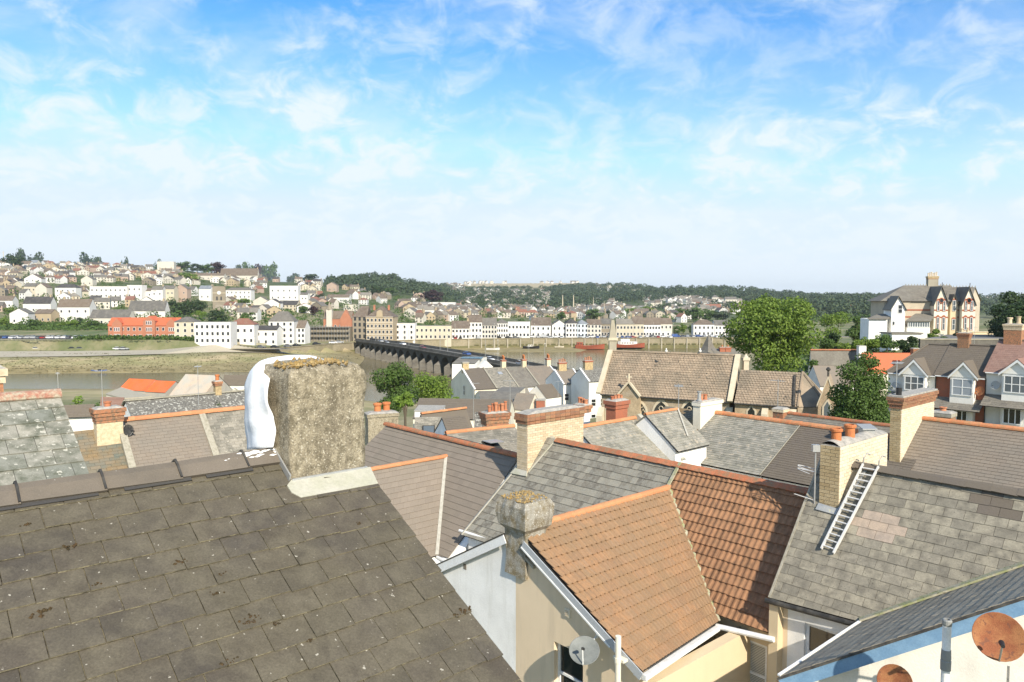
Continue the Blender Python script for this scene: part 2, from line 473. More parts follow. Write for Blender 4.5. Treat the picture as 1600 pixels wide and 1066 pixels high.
def dish(name, label, c, nrmv, r, mat, armmat, anchor=None, group=None, up=.0, sx=1.0):
 """satellite dish: shallow bowl facing nrmv, with arm, receiver head and wall bracket"""
 c = np.array(c, float); nv = nrm(np.array(nrmv, float)); s = nrm(np.cross(nv, Z)); t = np.cross(s, nv)
 root = thing(name, label, 'satellite dish', c, group=group)
 V_ = []; F_ = []; n = 28
 rings = [(1, 0), (.97, -.006), (.75, -.05), (.5, -.085), (.25, -.105)]
 for side in (0, -.006):
  for rr, zz in rings:
   for k in range(n):
    a = 2 * math.pi * k / n
    V_.append(c + s * math.cos(a) * rr * r * sx + t * math.sin(a) * rr * r + nv * (zz * r * 1.6 + side))
  V_.append(c + nv * (-.11 * r * 1.6 + side))
 m = len(rings) * n + 1
 for off in (0, m):
  for i in range(len(rings) - 1):
   for k in range(n):
    q = (k + 1) % n; f = (off + i * n + k, off + i * n + q, off + (i + 1) * n + q, off + (i + 1) * n + k)
    F_.append(f if off else f[::-1])
  for k in range(n):
   f = (off + (len(rings) - 1) * n + k, off + (len(rings) - 1) * n + (k + 1) % n, off + m - 1); F_.append(f if off else f[::-1])
 for k in range(n): F_.append((k, (k + 1) % n, m + (k + 1) % n, m + k))
 mb = MB(); mb.add(V_, F_); mb.build('bowl', mat, root, smooth=True)
 e = c - t * r * .35 + nv * r * 1.05
 mb = MB(); mb.tube([c - t * r * .98 - nv * .02, e], .012, 6); mb.build('arm', armmat, root)
 mb = MB(); mb.tube([e + nrm(c - e) * .10, e + nrm(c - e) * .03, e - nrm(c - e) * .05], [.035, .03, .022], 10); mb.build('receiver', MATS['black_plastic'], root)
 if anchor is not None:
  anchor = np.array(anchor, float); b = c - nv * (.18 * r + .03)
  mb = MB(); mb.tube([b, b - nv * .06, anchor], [.03, .022, .018], 8); mb.cbox(*anchor - (0, 0, .06), .05, .05, .12); mb.build('bracket', armmat, root)
 return root
# ------------------------------------------------------------------ palette
G = mk
G('deck', [(.03, .028, .026)], rough=.9, bump=0)
G('slate_dark', [(.074, .062, .046), (.090, .076, .057), (.080, .069, .054), (.064, .055, .043)], grime=(.135, .117, .082), gs=6, ga=.34, spot=(.42, .39, .32), ss=30, st=.70, bs=80, fine=.24, big=((.125, .108, .066), 1.3, .45), streak=((.045, .038, .028), 12, .35))
G('slate_edge', [(.32, .28, .18), (.2, .17, .11)], grime=(.09, .08, .055), gs=18, ga=.6, fine=.3, bs=90)
G('joint_lichen', [(.17, .15, .10)], grime=(.06, .05, .035), gs=22, ga=.6)
G('slate_darker', [(.055, .052, .05), (.06, .057, .054)], grime=(.08, .075, .06), spot=(.4, .4, .36), ss=30, st=.73, bs=90)
G('ridge_grey', [(.15, .125, .095), (.165, .138, .108)], grime=(.07, .065, .055), gs=3, ga=.2, spot=(.4, .38, .34), ss=40, st=.74, bs=120, fine=.14)
G('slate_light', [(.25, .24, .195), (.32, .30, .245), (.20, .205, .17), (.36, .335, .27)], grime=(.12, .125, .09), gs=5, ga=.5, spot=(.50, .48, .40), ss=14, st=.63, bs=60, fine=.2)
G('slate_green', [(.16, .15, .115), (.21, .17, .115), (.13, .14, .115)], grime=(.24, .15, .06), gs=1.2, ga=.4, spot=(.4, .36, .25), ss=20, st=.7)
G('slate_brown', [(.225, .185, .142), (.24, .20, .155), (.21, .173, .135)], grime=(.19, .17, .14), gs=.8, ga=.3, spot=(.4, .37, .3), ss=25, st=.76)
G('slate_pale', [(.26, .235, .19), (.31, .28, .225), (.20, .185, .15)], grime=(.16, .15, .12), gs=2, ga=.5, spot=(.5, .46, .36), ss=10, st=.65)
G('slate_moss', [(.10, .095, .085), (.17, .16, .14), (.07, .068, .062)], grime=(.2, .19, .16), gs=6, ga=.5, spot=(.42, .41, .36), ss=7, st=.58, fine=.3)
G('tile_mauve', [(.225, .188, .148), (.245, .205, .163), (.21, .176, .14)], grime=(.21, .18, .14), gs=1.0, ga=.3, spot=(.35, .33, .3), ss=22, st=.76, fine=.12)
G('tile_grey', [(.14, .125, .10), (.205, .185, .145), (.31, .285, .225), (.175, .155, .122)], grime=(.26, .25, .21), gs=9, ga=.4, spot=(.34, .33, .28), ss=30, st=.66, fine=.25, streak=((.27, .26, .22), 16, .5))
G('tile_orange', [(.34, .198, .105), (.38, .22, .115), (.31, .182, .10), (.35, .215, .125)], grime=(.25, .17, .10), gs=9, ga=.26, spot=(.06, .045, .03), ss=22, st=.735, fine=.16, big=((.23, .17, .10), 1.1, .45))
G('tile_orange_b', [(.30, .155, .080), (.35, .185, .095), (.27, .142, .075)], grime=(.17, .10, .055), gs=5, ga=.32, spot=(.05, .04, .03), ss=22, st=.74, fine=.16)
G('slate_buff', [(.27, .242, .182), (.33, .295, .22), (.22, .20, .155), (.30, .268, .205)], grime=(.15, .135, .105), gs=5, ga=.42, spot=(.09, .08, .06), ss=30, st=.66, fine=.25)
G('slate_buff_pink', [(.44, .34, .25), (.40, .32, .25)], grime=(.25, .21, .17), gs=5, ga=.3, fine=.2)
G('slate_wing', [(.27, .235, .175), (.34, .30, .225), (.22, .195, .15)], grime=(.40, .35, .26), gs=6, ga=.4, spot=(.4, .38, .32), ss=28, st=.74, fine=.25)
G('slate_mix', [(.215, .21, .17), (.29, .27, .215), (.175, .17, .14), (.25, .235, .19)], grime=(.33, .31, .26), gs=3, ga=.45, spot=(.42, .36, .27), ss=6, st=.62, fine=.2)
G('slate_brown_dark', [(.14, .117, .089), (.153, .128, .098)], grime=(.13, .11, .095), gs=2, ga=.2, spot=(.3, .28, .24), ss=30, st=.76)
G('slate_far', [(.19, .17, .135), (.16, .145, .12), (.22, .195, .155), (.145, .13, .11)], grime=(.21, .195, .16), gs=.8, ga=.4, fine=.2, bs=6)
G('slate_violet', [(.23, .135, .105), (.27, .165, .13), (.20, .12, .095)], grime=(.28, .18, .14), gs=.8, ga=.4)
G('tile_church', [(.34, .26, .18), (.29, .22, .155), (.38, .295, .205), (.25, .195, .14)], grime=(.22, .18, .13), gs=.5, ga=.5, fine=.2, bs=14, spot=(.10, .09, .07), ss=2.2, st=.66)
G('tile_red', [(.52, .115, .05), (.60, .16, .07), (.46, .10, .045)], grime=(.40, .13, .07), gs=.6, ga=.3)
G('ridge_red', [(.40, .135, .062), (.47, .175, .085), (.33, .11, .055)], grime=(.24, .16, .09), gs=6, ga=.45, spot=(.5, .42, .3), ss=26, st=.68, fine=.25)
G('ridge_orange', [(.55, .22, .10), (.60, .26, .12), (.50, .19, .085)], grime=(.36, .22, .11), gs=6, ga=.4, spot=(.40, .34, .22), ss=20, st=.70, fine=.2)
G('ridge_lichen', [(.34, .16, .11), (.28, .17, .12)], grime=(.38, .33, .24), gs=12, ga=.6, fine=.3)
G('mortar', [(.36, .33, .26)], grime=(.24, .22, .16), gs=8, ga=.4, spot=(.18, .16, .1), ss=20, st=.66)
G('mortar_moss', [(.40, .37, .27)], grime=(.26, .28, .12), gs=6, ga=.5, spot=(.12, .11, .07), ss=14, st=.64)
G('mortar_pale', [(.44, .42, .36)], grime=(.28, .27, .22), gs=10, ga=.3)
G('brick_cream', [(.62, .50, .33), (.70, .58, .41), (.54, .43, .28), (.66, .56, .42)], grime=(.38, .29, .17), gs=9, ga=.3, spot=(.16, .12, .08), ss=20, st=.70, bs=120, fine=.15)
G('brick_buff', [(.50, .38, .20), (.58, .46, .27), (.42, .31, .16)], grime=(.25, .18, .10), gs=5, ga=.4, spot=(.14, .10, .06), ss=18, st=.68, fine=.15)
G('brick_buff_lit', [(.70, .60, .44), (.74, .65, .50), (.62, .52, .37)], grime=(.48, .38, .24), gs=7, ga=.3, spot=(.24, .18, .11), ss=22, st=.72, fine=.12)  # lighter copy of the buff brick, for stack faces turned to the sun
G('brick_red', [(.36, .145, .07), (.44, .20, .10), (.28, .11, .06), (.40, .23, .12)], grime=(.16, .12, .08), gs=9, ga=.5, spot=(.45, .36, .2), ss=16, st=.66, fine=.25)
G('brick_red_far', [(.40, .14, .075), (.34, .115, .065)], grime=(.24, .12, .08), gs=2, ga=.3)
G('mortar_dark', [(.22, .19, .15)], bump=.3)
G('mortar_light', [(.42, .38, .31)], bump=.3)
G('render_rough', [(.34, .29, .20)], grime=(.17, .145, .095), gs=16, ga=.5, spot=(.56, .51, .40), ss=60, st=.62, bs=80, fine=.48, bump=.8, streak=((.115, .095, .065), 6, .75), big=((.42, .37, .27), 2.2, .5))
G('render_lichen', [(.33, .31, .26)], grime=(.20, .16, .09), gs=5, ga=.5, spot=(.58, .56, .5), ss=30, st=.62, bs=60, fine=.4, bump=.8, streak=((.12, .09, .05), 9, .8))
G('moss', [(.34, .22, .07), (.28, .19, .08), (.42, .30, .13), (.20, .15, .07)], fine=.4, bs=60, bump=.8)
G('moss_dark', [(.06, .045, .02), (.09, .055, .025)], fine=.4, bs=60, bump=.8)
G('render_cream', [(.64, .52, .34)], grime=(.56, .44, .28), gs=.8, ga=.25, bs=200, fine=.06, bump=.15, streak=((.52, .42, .29), 3, .25))
G('render_beige', [(.74, .60, .42)], grime=(.66, .53, .36), gs=.9, ga=.25, bs=200, fine=.06, bump=.15, streak=((.50, .41, .29), 3.5, .5))
G('render_white', [(.86, .85, .81)], grime=(.72, .71, .67), gs=1.4, ga=.3, bs=30, fine=.05, bump=.35, streak=((.56, .54, .47), 3.5, .5))
G('render_white2', [(.80, .78, .72)], grime=(.66, .62, .54), gs=.4, ga=.3, bs=8, fine=.05, bump=.1)
G('render_old', [(.72, .68, .60)], grime=(.55, .53, .48), gs=1.2, ga=.4, bs=30, fine=.06, bump=.3, streak=((.50, .48, .43), 2.5, .4))
G('render_ivory', [(.76, .70, .56)], grime=(.62, .56, .44), gs=.4, ga=.3, bs=8, fine=.05, bump=.1)
G('white_board', [(.78, .78, .76)], grime=(.60, .60, .56), gs=6, ga=.2, bump=0, rough=.5)
G('white_plastic', [(.80, .80, .78)], grime=(.62, .60, .54), gs=7, ga=.25, bump=0, rough=.4)
G('grey_board', [(.40, .42, .43)], bump=0, rough=.5)
G('gutter_black', [(.035, .033, .03)], grime=(.12, .11, .09), gs=6, ga=.3, bump=0, rough=.5)
G('lead', [(.33, .34, .34)], grime=(.48, .47, .42), gs=4, ga=.4, rough=.55, metal=.2, spot=(.55, .52, .30), ss=8, st=.66)
G('lead_light', [(.44, .42, .35)], grime=(.34, .34, .24), gs=3, ga=.4, rough=.6, spot=(.52, .50, .20), ss=5, st=.66)
G('blue_paint', [(.13, .23, .34)], grime=(.20, .32, .43), gs=4, ga=.3, spot=(.05, .06, .07), ss=30, st=.74, bump=0, rough=.5)
G('rust', [(.25, .085, .036)], grime=(.34, .15, .06), gs=5, ga=.6, spot=(.17, .07, .04), ss=14, st=.62, fine=.4, rough=.75, bump=.3, bs=120)
G('dish_grey', [(.19, .20, .185)], grime=(.14, .15, .14), gs=6, ga=.5, bump=0, rough=.55)
G('dish_grey_far', [(.38, .38, .36)], bump=0, rough=.55)
G('aluminium', [(.66, .65, .62)], grime=(.5, .49, .46), gs=8, ga=.2, rough=.45, metal=.15, bump=0)
G('galvanised', [(.42, .42, .40)], rough=.5, metal=.5, bump=0)
plain('black_plastic', (.02, .02, .02), .5)
plain('pvc_grey', (.26, .26, .24), .6)
plain('glass_dark', (.018, .020, .020), .06, spec=.8)
plain('glass_mid', (.10, .12, .13), .08, spec=.8)
plain('glass_curtain', (.30, .33, .36), .2, spec=.6)
G('blind', [(.60, .57, .48)], bump=0, rough=.6)
G('terracotta', [(.50, .17, .06), (.55, .21, .08)], grime=(.36, .13, .06), gs=8, ga=.3, fine=.15)
G('terracotta_dull', [(.42, .16, .08), (.48, .21, .11), (.36, .13, .07)], fine=.15)
G('cement_cap', [(.40, .37, .32)], grime=(.26, .25, .22), gs=7, ga=.5, spot=(.2, .2, .18), ss=24, st=.66, fine=.2)
G('ship_red', [(.30, .075, .04)], grime=(.22, .09, .05), gs=.8, bump=0)
G('tarp', [(.84, .86, .88)], grime=(.70, .71, .70), gs=9, ga=.3, rough=.45, bump=.25, bs=7, fine=.02)
G('white_splash', [(.82, .82, .80)], bump=0)
G('corr_red', [(.62, .125, .03), (.56, .11, .03)], grime=(.48, .13, .06), gs=.4, ga=.3, rough=.6)
G('corr_grey', [(.38, .36, .31)], grime=(.46, .36, .27), gs=.3, ga=.5, streak=((.25, .24, .22), .7, .5))
G('stone_church', [(.42, .32, .19), (.50, .40, .26), (.33, .23, .14), (.36, .30, .22)], grime=(.28, .21, .13), gs=1.4, ga=.4, fine=.3, bs=10)
G('stone_trim', [(.60, .52, .38), (.55, .47, .34)], grime=(.42, .36, .26), gs=2, ga=.3)
G('stone_grey', [(.34, .31, .24), (.40, .36, .27)], grime=(.26, .23, .17), gs=.3, ga=.4)
G('stone_bridge', [(.15, .138, .115), (.18, .165, .135)], grime=(.10, .09, .075), gs=.3, ga=.5, bs=3, fine=.25)
G('stone_bridge_dark', [(.085, .08, .062)], grime=(.06, .058, .04), gs=.4, ga=.5, bs=3, fine=.25)
G('quay_stone', [(.27, .23, .155), (.31, .265, .18)], grime=(.19, .17, .10), gs=.15, ga=.5, bs=2, fine=.2)
G('quay_weed', [(.17, .15, .07)], grime=(.12, .12, .05), gs=.3, ga=.5, bs=3, fine=.2)
G('mud', [(.34, .275, .15)], grime=(.26, .215, .115), gs=.05, ga=.5, bs=1.2, fine=.14, bump=.3, rough=.55, spec=.4)
G('sand', [(.52, .45, .31)], grime=(.44, .36, .23), gs=.06, ga=.4, bs=1, fine=.1)
G('asphalt', [(.16, .155, .145)], grime=(.21, .2, .18), gs=.1, ga=.4, bs=2)
G('path_pale', [(.38, .335, .255)], grime=(.38, .35, .26), gs=.2, ga=.4, bs=2)
G('masonry_wall', [(.38, .33, .24)], grime=(.26, .25, .16), gs=.12, ga=.5, bs=2, fine=.3)
G('leaf_bright', [(.15, .225, .03), (.20, .29, .045), (.10, .165, .025), (.235, .31, .06)], rough=.6, bump=0, trans=.35, fine=0)
G('leaf_mid', [(.075, .125, .025), (.10, .165, .035), (.06, .10, .02)], rough=.6, bump=0, trans=.3, fine=0)
G('leaf_dark', [(.035, .065, .02), (.05, .085, .025), (.028, .05, .017), (.065, .10, .03)], rough=.6, bump=0, trans=.25, fine=0)
G('leaf_far', [(.055, .085, .04), (.075, .108, .048), (.042, .068, .036), (.09, .12, .05)], rough=.7, bump=0, trans=.2, fine=0)
G('leaf_copper', [(.045, .022, .022), (.06, .03, .028)], rough=.6, bump=0, trans=.15, fine=0)
G('leaf_lime', [(.20, .30, .045), (.17, .27, .04), (.24, .33, .07)], rough=.6, bump=0, trans=.35, fine=0)
G('bark', [(.10, .08, .055)], bump=.3)
G('pink_flower', [(.55, .12, .15), (.6, .2, .2)], bump=0)
def water():
 m = bpy.data.materials.new('water'); m.use_nodes = True; nt = m.node_tree; b = nt.nodes['Principled BSDF']
 b.inputs['Base Color'].default_value = (.15, .125, .065, 1); b.inputs['Roughness'].default_value = .16
 b.inputs['Specular IOR Level'].default_value = .32; b.inputs['IOR'].default_value = 1.18
 tc = nt.nodes.new('ShaderNodeTexCoord'); mp = nt.nodes.new('ShaderNodeMapping'); mp.inputs['Scale'].default_value = (.25, 1.1, 1)
 n = nt.nodes.new('ShaderNodeTexNoise'); n.inputs['Scale'].default_value = .9; n.inputs['Detail'].default_value = 4
 bp = nt.nodes.new('ShaderNodeBump'); bp.inputs['Strength'].default_value = .10; bp.inputs['Distance'].default_value = .15
 nt.links.new(tc.outputs['Object'], mp.inputs[0]); nt.links.new(mp.outputs[0], n.inputs['Vector'])
 nt.links.new(n.outputs['Fac'], bp.inputs['Height']); nt.links.new(bp.outputs[0], b.inputs['Normal'])
 MATS['water'] = m
water()
def ground_mat():
 m = bpy.data.materials.new('ground'); m.use_nodes = True; nt = m.node_tree; N = nt.nodes; L = nt.links
 b = N['Principled BSDF']; b.inputs['Roughness'].default_value = .9; b.inputs['Specular IOR Level'].default_value = .2
 tc = N.new('ShaderNodeTexCoord'); sp = N.new('ShaderNodeSeparateXYZ'); L.new(tc.outputs['Object'], sp.inputs[0])
 def noise(s, d=5):
  n = N.new('ShaderNodeTexNoise'); n.inputs['Scale'].default_value = s; n.inputs['Detail'].default_value = d; L.new(tc.outputs['Object'], n.inputs['Vector']); return n.outputs['Fac']
 def mx(f, a, c):
  x = N.new('ShaderNodeMix'); x.data_type = 'RGBA'; L.new(f, x.inputs['Factor']); L.new(a, x.inputs['A']);
  x.inputs['B'].default_value = (*c, 1); return x.outputs['Result']
 def mr(x, a, bb, c0=0., d0=1.):
  q = N.new('ShaderNodeMapRange'); L.new(x, q.inputs[0])
  for i, k in enumerate((a, bb, c0, d0)): q.inputs[i + 1].default_value = k
  return q.outputs[0]
 c = ramp(N, L, noise(.05), [(.35, (.10, .13, .045)), (.5, (.19, .185, .09)), (.68, (.32, .27, .17))])
 c = mx(mr(noise(.6), .5, .7, 0, .5), c, (.10, .13, .045))
 c = mx(mr(sp.outputs[1], 620, 900, 0, .85), c, (.06, .085, .03))
 # far dry fields
 fy = mr(sp.outputs[1], 2100, 2300)
 c = mx(fy, c, (.40, .33, .20))
 mz = N.new('ShaderNodeMath'); mz.operation = 'MULTIPLY_ADD'; L.new(noise(.12), mz.inputs[0]); mz.inputs[1].default_value = 2.4; L.new(sp.outputs[2], mz.inputs[2])
 w = mr(mz.outputs[0], 6.2, 5.2)
 sand = ramp(N, L, noise(.09), [(.35, (.42, .34, .20)), (.5, (.33, .285, .145)), (.65, (.27, .25, .115))])
 x = N.new('ShaderNodeMix'); x.data_type = 'RGBA'; L.new(w, x.inputs['Factor']); L.new(c, x.inputs['A']); L.new(sand, x.inputs['B']); c = x.outputs['Result']
 w2 = mr(mz.outputs[0], 3.9, 2.6)
 mud = ramp(N, L, noise(.2), [(.35, (.20, .165, .08)), (.65, (.29, .24, .125))])
 x = N.new('ShaderNodeMix'); x.data_type = 'RGBA'; L.new(w2, x.inputs['Factor']); L.new(c, x.inputs['A']); L.new(mud, x.inputs['B']); c = x.outputs['Result']
 L.new(c, b.inputs['Base Color'])
 bp = N.new('ShaderNodeBump'); bp.inputs['Strength'].default_value = .4; bp.inputs['Distance'].default_value = .3
 L.new(noise(.8), bp.inputs['Height']); L.new(bp.outputs[0], b.inputs['Normal'])
 MATS['ground'] = m
ground_mat()
# ================================================================== the lie of the land
def ZY(y, Y): return CAMZ - (y - 465) * Y / FPX
QX = [-400, 0, 300, 430, 480, 553, 640, 740, 850, 1000, 1130, 1300, 2000]
QY = [332, 332, 338, 345, 363, 392, 412, 424, 430, 433, 436, 440, 440]     # distance of the quay edge
def yq(px): return float(np.interp(px, QX, QY))
QZ = 6.0
FAR = {
 -400: [(346, 10.2), (372, 10.2), (400, ZY(522, 400)), (460, ZY(508, 460)), (540, ZY(490, 540)), (640, ZY(472, 640)), (760, ZY(452, 760)), (880, ZY(432, 880)), (1000, ZY(419, 1000)), (1120, ZY(413, 1120)), (1500, ZY(414, 1400)), (6000, 60)],
 0: [(346, 10.2), (372, 10.2), (400, ZY(522, 400)), (460, ZY(508, 460)), (540, ZY(490, 540)), (640, ZY(472, 640)), (760, ZY(452, 760)), (880, ZY(432, 880)), (1000, ZY(419, 1000)), (1120, ZY(413, 1120)), (1500, ZY(414, 1400)), (6000, 60)],
 250: [(350, 10.2), (372, 10.2), (400, ZY(521, 400)), (460, ZY(508, 460)), (540, ZY(492, 540)), (640, ZY(475, 640)), (760, ZY(456, 760)), (880, ZY(438, 880)), (1000, ZY(426, 1000)), (1120, ZY(420, 1120)), (1500, ZY(424, 1400)), (6000, 50)],
 450: [(360, 6), (400, 6.5), (430, ZY(522, 430)), (480, ZY(512, 480)), (560, ZY(497, 560)), (660, ZY(482, 660)), (780, ZY(467, 780)), (900, ZY(453, 900)), (1050, ZY(443, 1050)), (1200, ZY(441, 1200)), (1500, ZY(446, 1500)), (6000, 40)],
 600: [(430, 6), (460, ZY(525, 460)), (520, ZY(516, 520)), (600, ZY(502, 600)), (720, ZY(487, 720)), (850, ZY(474, 850)), (1000, ZY(458, 1000)), (1200, ZY(444, 1200)), (1400, ZY(436, 1400)), (1700, ZY(441, 1700)), (6000, 40)],
 750: [(455, 6), (550, ZY(515, 550)), (700, ZY(501, 700)), (850, ZY(491, 850)), (1100, ZY(480, 1100)), (1500, ZY(466, 1500)), (2000, ZY(453, 2000)), (2600, ZY(442.5, 2600)), (3200, ZY(446, 3200)), (6000, 40)],
 900: [(455, 6), (550, ZY(517, 550)), (700, ZY(505, 700)), (900, ZY(494, 900)), (1200, ZY(482, 1200)), (1600, ZY(468, 1600)), (2100, ZY(453, 2100)), (2700, ZY(442.5, 2700)), (3300, ZY(446, 3300)), (6000, 40)],
 1100: [(455, 6), (550, ZY(517, 550)), (700, ZY(506, 700)), (900, ZY(493, 900)), (1100, ZY(483, 1100)), (1400, ZY(468, 1400)), (1700, ZY(456, 1700)), (2000, ZY(453, 2000)), (2600, ZY(456, 2600)), (6000, 40)],
 1300: [(455, 6), (550, ZY(512, 550)), (700, ZY(501, 700)), (900, ZY(489, 900)), (1100, ZY(479, 1100)), (1400, ZY(471, 1400)), (1800, ZY(466, 1800)), (2200, ZY(465, 2200)), (2800, ZY(466, 2800)), (6000, 32)],
 2000: [(455, 8), (550, ZY(508, 550)), (700, ZY(498, 700)), (900, ZY(487, 900)), (1100, ZY(478, 1100)), (1400, ZY(471, 1400)), (1800, ZY(467, 1800)), (2800, ZY(466, 2800)), (6000, 32)],
}
NEAR = {
 -400: [(0, 18), (26, 17), (60, 12), (120, 8), (200, 4), (236, .6), (242, -1.5), (282, -1.5), (290, .3), (297, 2.6), (310, 4.7), (325, 6), (343, 6)],
 0: [(0, 18), (26, 17), (60, 12), (120, 8), (200, 4), (236, .6), (242, -1.5), (282, -1.5), (290, .3), (297, 2.6), (310, 4.7), (325, 6), (343, 6)],
 300: [(0, 18), (26, 17), (60, 12), (120, 7), (200, 4), (236, .6), (242, -1.5), (288, -1.5), (296, .3), (310, 2.6), (322, 4.9), (334, 5.6), (343, 6)],
 430: [(0, 18), (26, 17), (60, 12), (120, 7), (200, 4), (236, .6), (242, -1.5), (290, -1.5), (298, .2), (320, 1.8), (340, 3.5), (350, 4.5)],
 553: [(0, 18), (26, 17), (60, 11), (120, 7), (180, 4), (215, .6), (222, -1.5), (300, -1.5), (312, .2), (350, .9), (385, 1.2), (395, 1.2)],
 600: [(0, 18), (26, 17), (60, 11), (120, 7), (160, 5), (205, .6), (212, -2), (380, -2), (388, -1), (420, -1)],
 700: [(0, 18), (26, 17), (60, 12), (120, 7), (160, 6), (190, 3), (205, .5), (212, -2), (390, -2), (402, .2), (430, 1.2)],
 900: [(0, 18), (26, 17), (60, 14), (90, 13.5), (120, 9), (160, 6), (190, 3), (205, .5), (212, -2), (392, -2), (404, .2), (440, 1.4)],
 960: [(0, 18), (26, 17), (60, 14.5), (90, 14), (120, 10), (160, 6), (190, 3), (205, .5), (212, -2), (420, -2), (440, -1)],
 1130: [(0, 18), (26, 17), (60, 15), (90, 14), (130, 11), (160, 7), (200, 4), (225, .6), (235, -2), (425, -2), (440, -1)],
 1200: [(0, 18), (26, 17), (60, 16), (90, 15), (130, 13), (200, 9), (300, 5), (440, 5)],
 1300: [(0, 18), (26, 17), (60, 17), (100, 16), (140, 17), (200, 14), (300, 9), (440, 6)],
 1450: [(0, 18), (26, 18), (60, 17.3), (90, 18.5), (118, 20.5), (130, 22.6), (180, 22.8), (250, 18), (440, 8)],
 1600: [(0, 18), (26, 18), (60, 17.6), (90, 19.5), (118, 22), (130, 23), (180, 24), (250, 20), (440, 10)],
 2000: [(0, 18), (26, 18), (60, 18), (90, 20), (118, 23), (130, 24), (180, 25), (250, 22), (440, 12)],
}
NK = sorted(NEAR); FK = sorted(FAR)
def prof(tab, keys, px, Y):
 px = min(max(px, keys[0]), keys[-1])
 for i in range(len(keys) - 1):
  if keys[i] <= px <= keys[i + 1]:
   t = (px - keys[i]) / (keys[i + 1] - keys[i]); t = t * t * (3 - 2 * t) if tab is FAR else t
   a = tab[keys[i]]; b = tab[keys[i + 1]]
   za = np.interp(Y, [q[0] for q in a], [q[1] for q in a]); zb = np.interp(Y, [q[0] for q in b], [q[1] for q in b])
   return za * (1 - t) + zb * t
def gz(px, Y):
 if Y < yq(px) + 2.5: return prof(NEAR, NK, px, Y)
 return max(QZ, prof(FAR, FK, px, Y))
def groundz(x, Y): return float(gz(800 + FPX * x / max(Y, 1), Y))
def place(px, py, Y0=440, Y1=3300, step=1.004):
 """first point of the land seen through a pixel beyond distance Y0"""
 Y = Y0
 while Y < Y1:
  p = W(px, py, Y)
  if p[2] <= gz(px, Y): return A3(p[0], p[1], gz(px, Y))
  Y *= step
 Y = Y1; p = W(px, py, Y); return A3(p[0], p[1], gz(px, Y))
def at(px, Y): return A3((px - 800) / FPX * Y * 1.0, Y, gz(px, Y))
def terrain():
 cols = list(np.arange(-1200, 2801, 25)); Ys = [-60, 0, 10, 20, 30, 45, 60, 75, 90, 105, 118, 130, 145, 160, 175, 190]
 Ys += list(np.arange(200, 476, 3)) + [485, 500, 520, 545, 575, 610, 650, 700, 750, 800, 860, 920, 980, 1040, 1100, 1180, 1260, 1350, 1450, 1600, 1750, 1900, 2100, 2300, 2500, 2700, 2900, 3200, 3600, 4500, 6000]
 V_ = []; F_ = []
 for Y in Ys:
  for px in cols:
   Yp = max(Y, 10)
   x = (px - 800) / FPX * max(Yp, 60) if Y < 60 else (px - 800) / FPX * Y
   z = gz(800 + FPX * x / Yp, Yp)
   V_.append((x, Y, z + (mnoise.noise(Vector((x * .02, Y * .02, 0))) * (2 if Y > 900 else .3) if Y > 480 or Y < 200 else 0)))
 n = len(cols)
 for i in range(len(Ys) - 1):
  for j in range(n - 1): F_.append((i * n + j, i * n + j + 1, (i + 1) * n + j + 1, (i + 1) * n + j))
 mb = MB(); mb.add(V_, F_); mb.build('ground', MATS['ground'], kind='structure', smooth=True)
 mb = MB(); mb.add([(-700, 190, 0), (900, 190, 0), (900, 450, 0), (-700, 450, 0)], [(0, 1, 2, 3)]); mb.build('river', MATS['water'], kind='structure')
terrain()
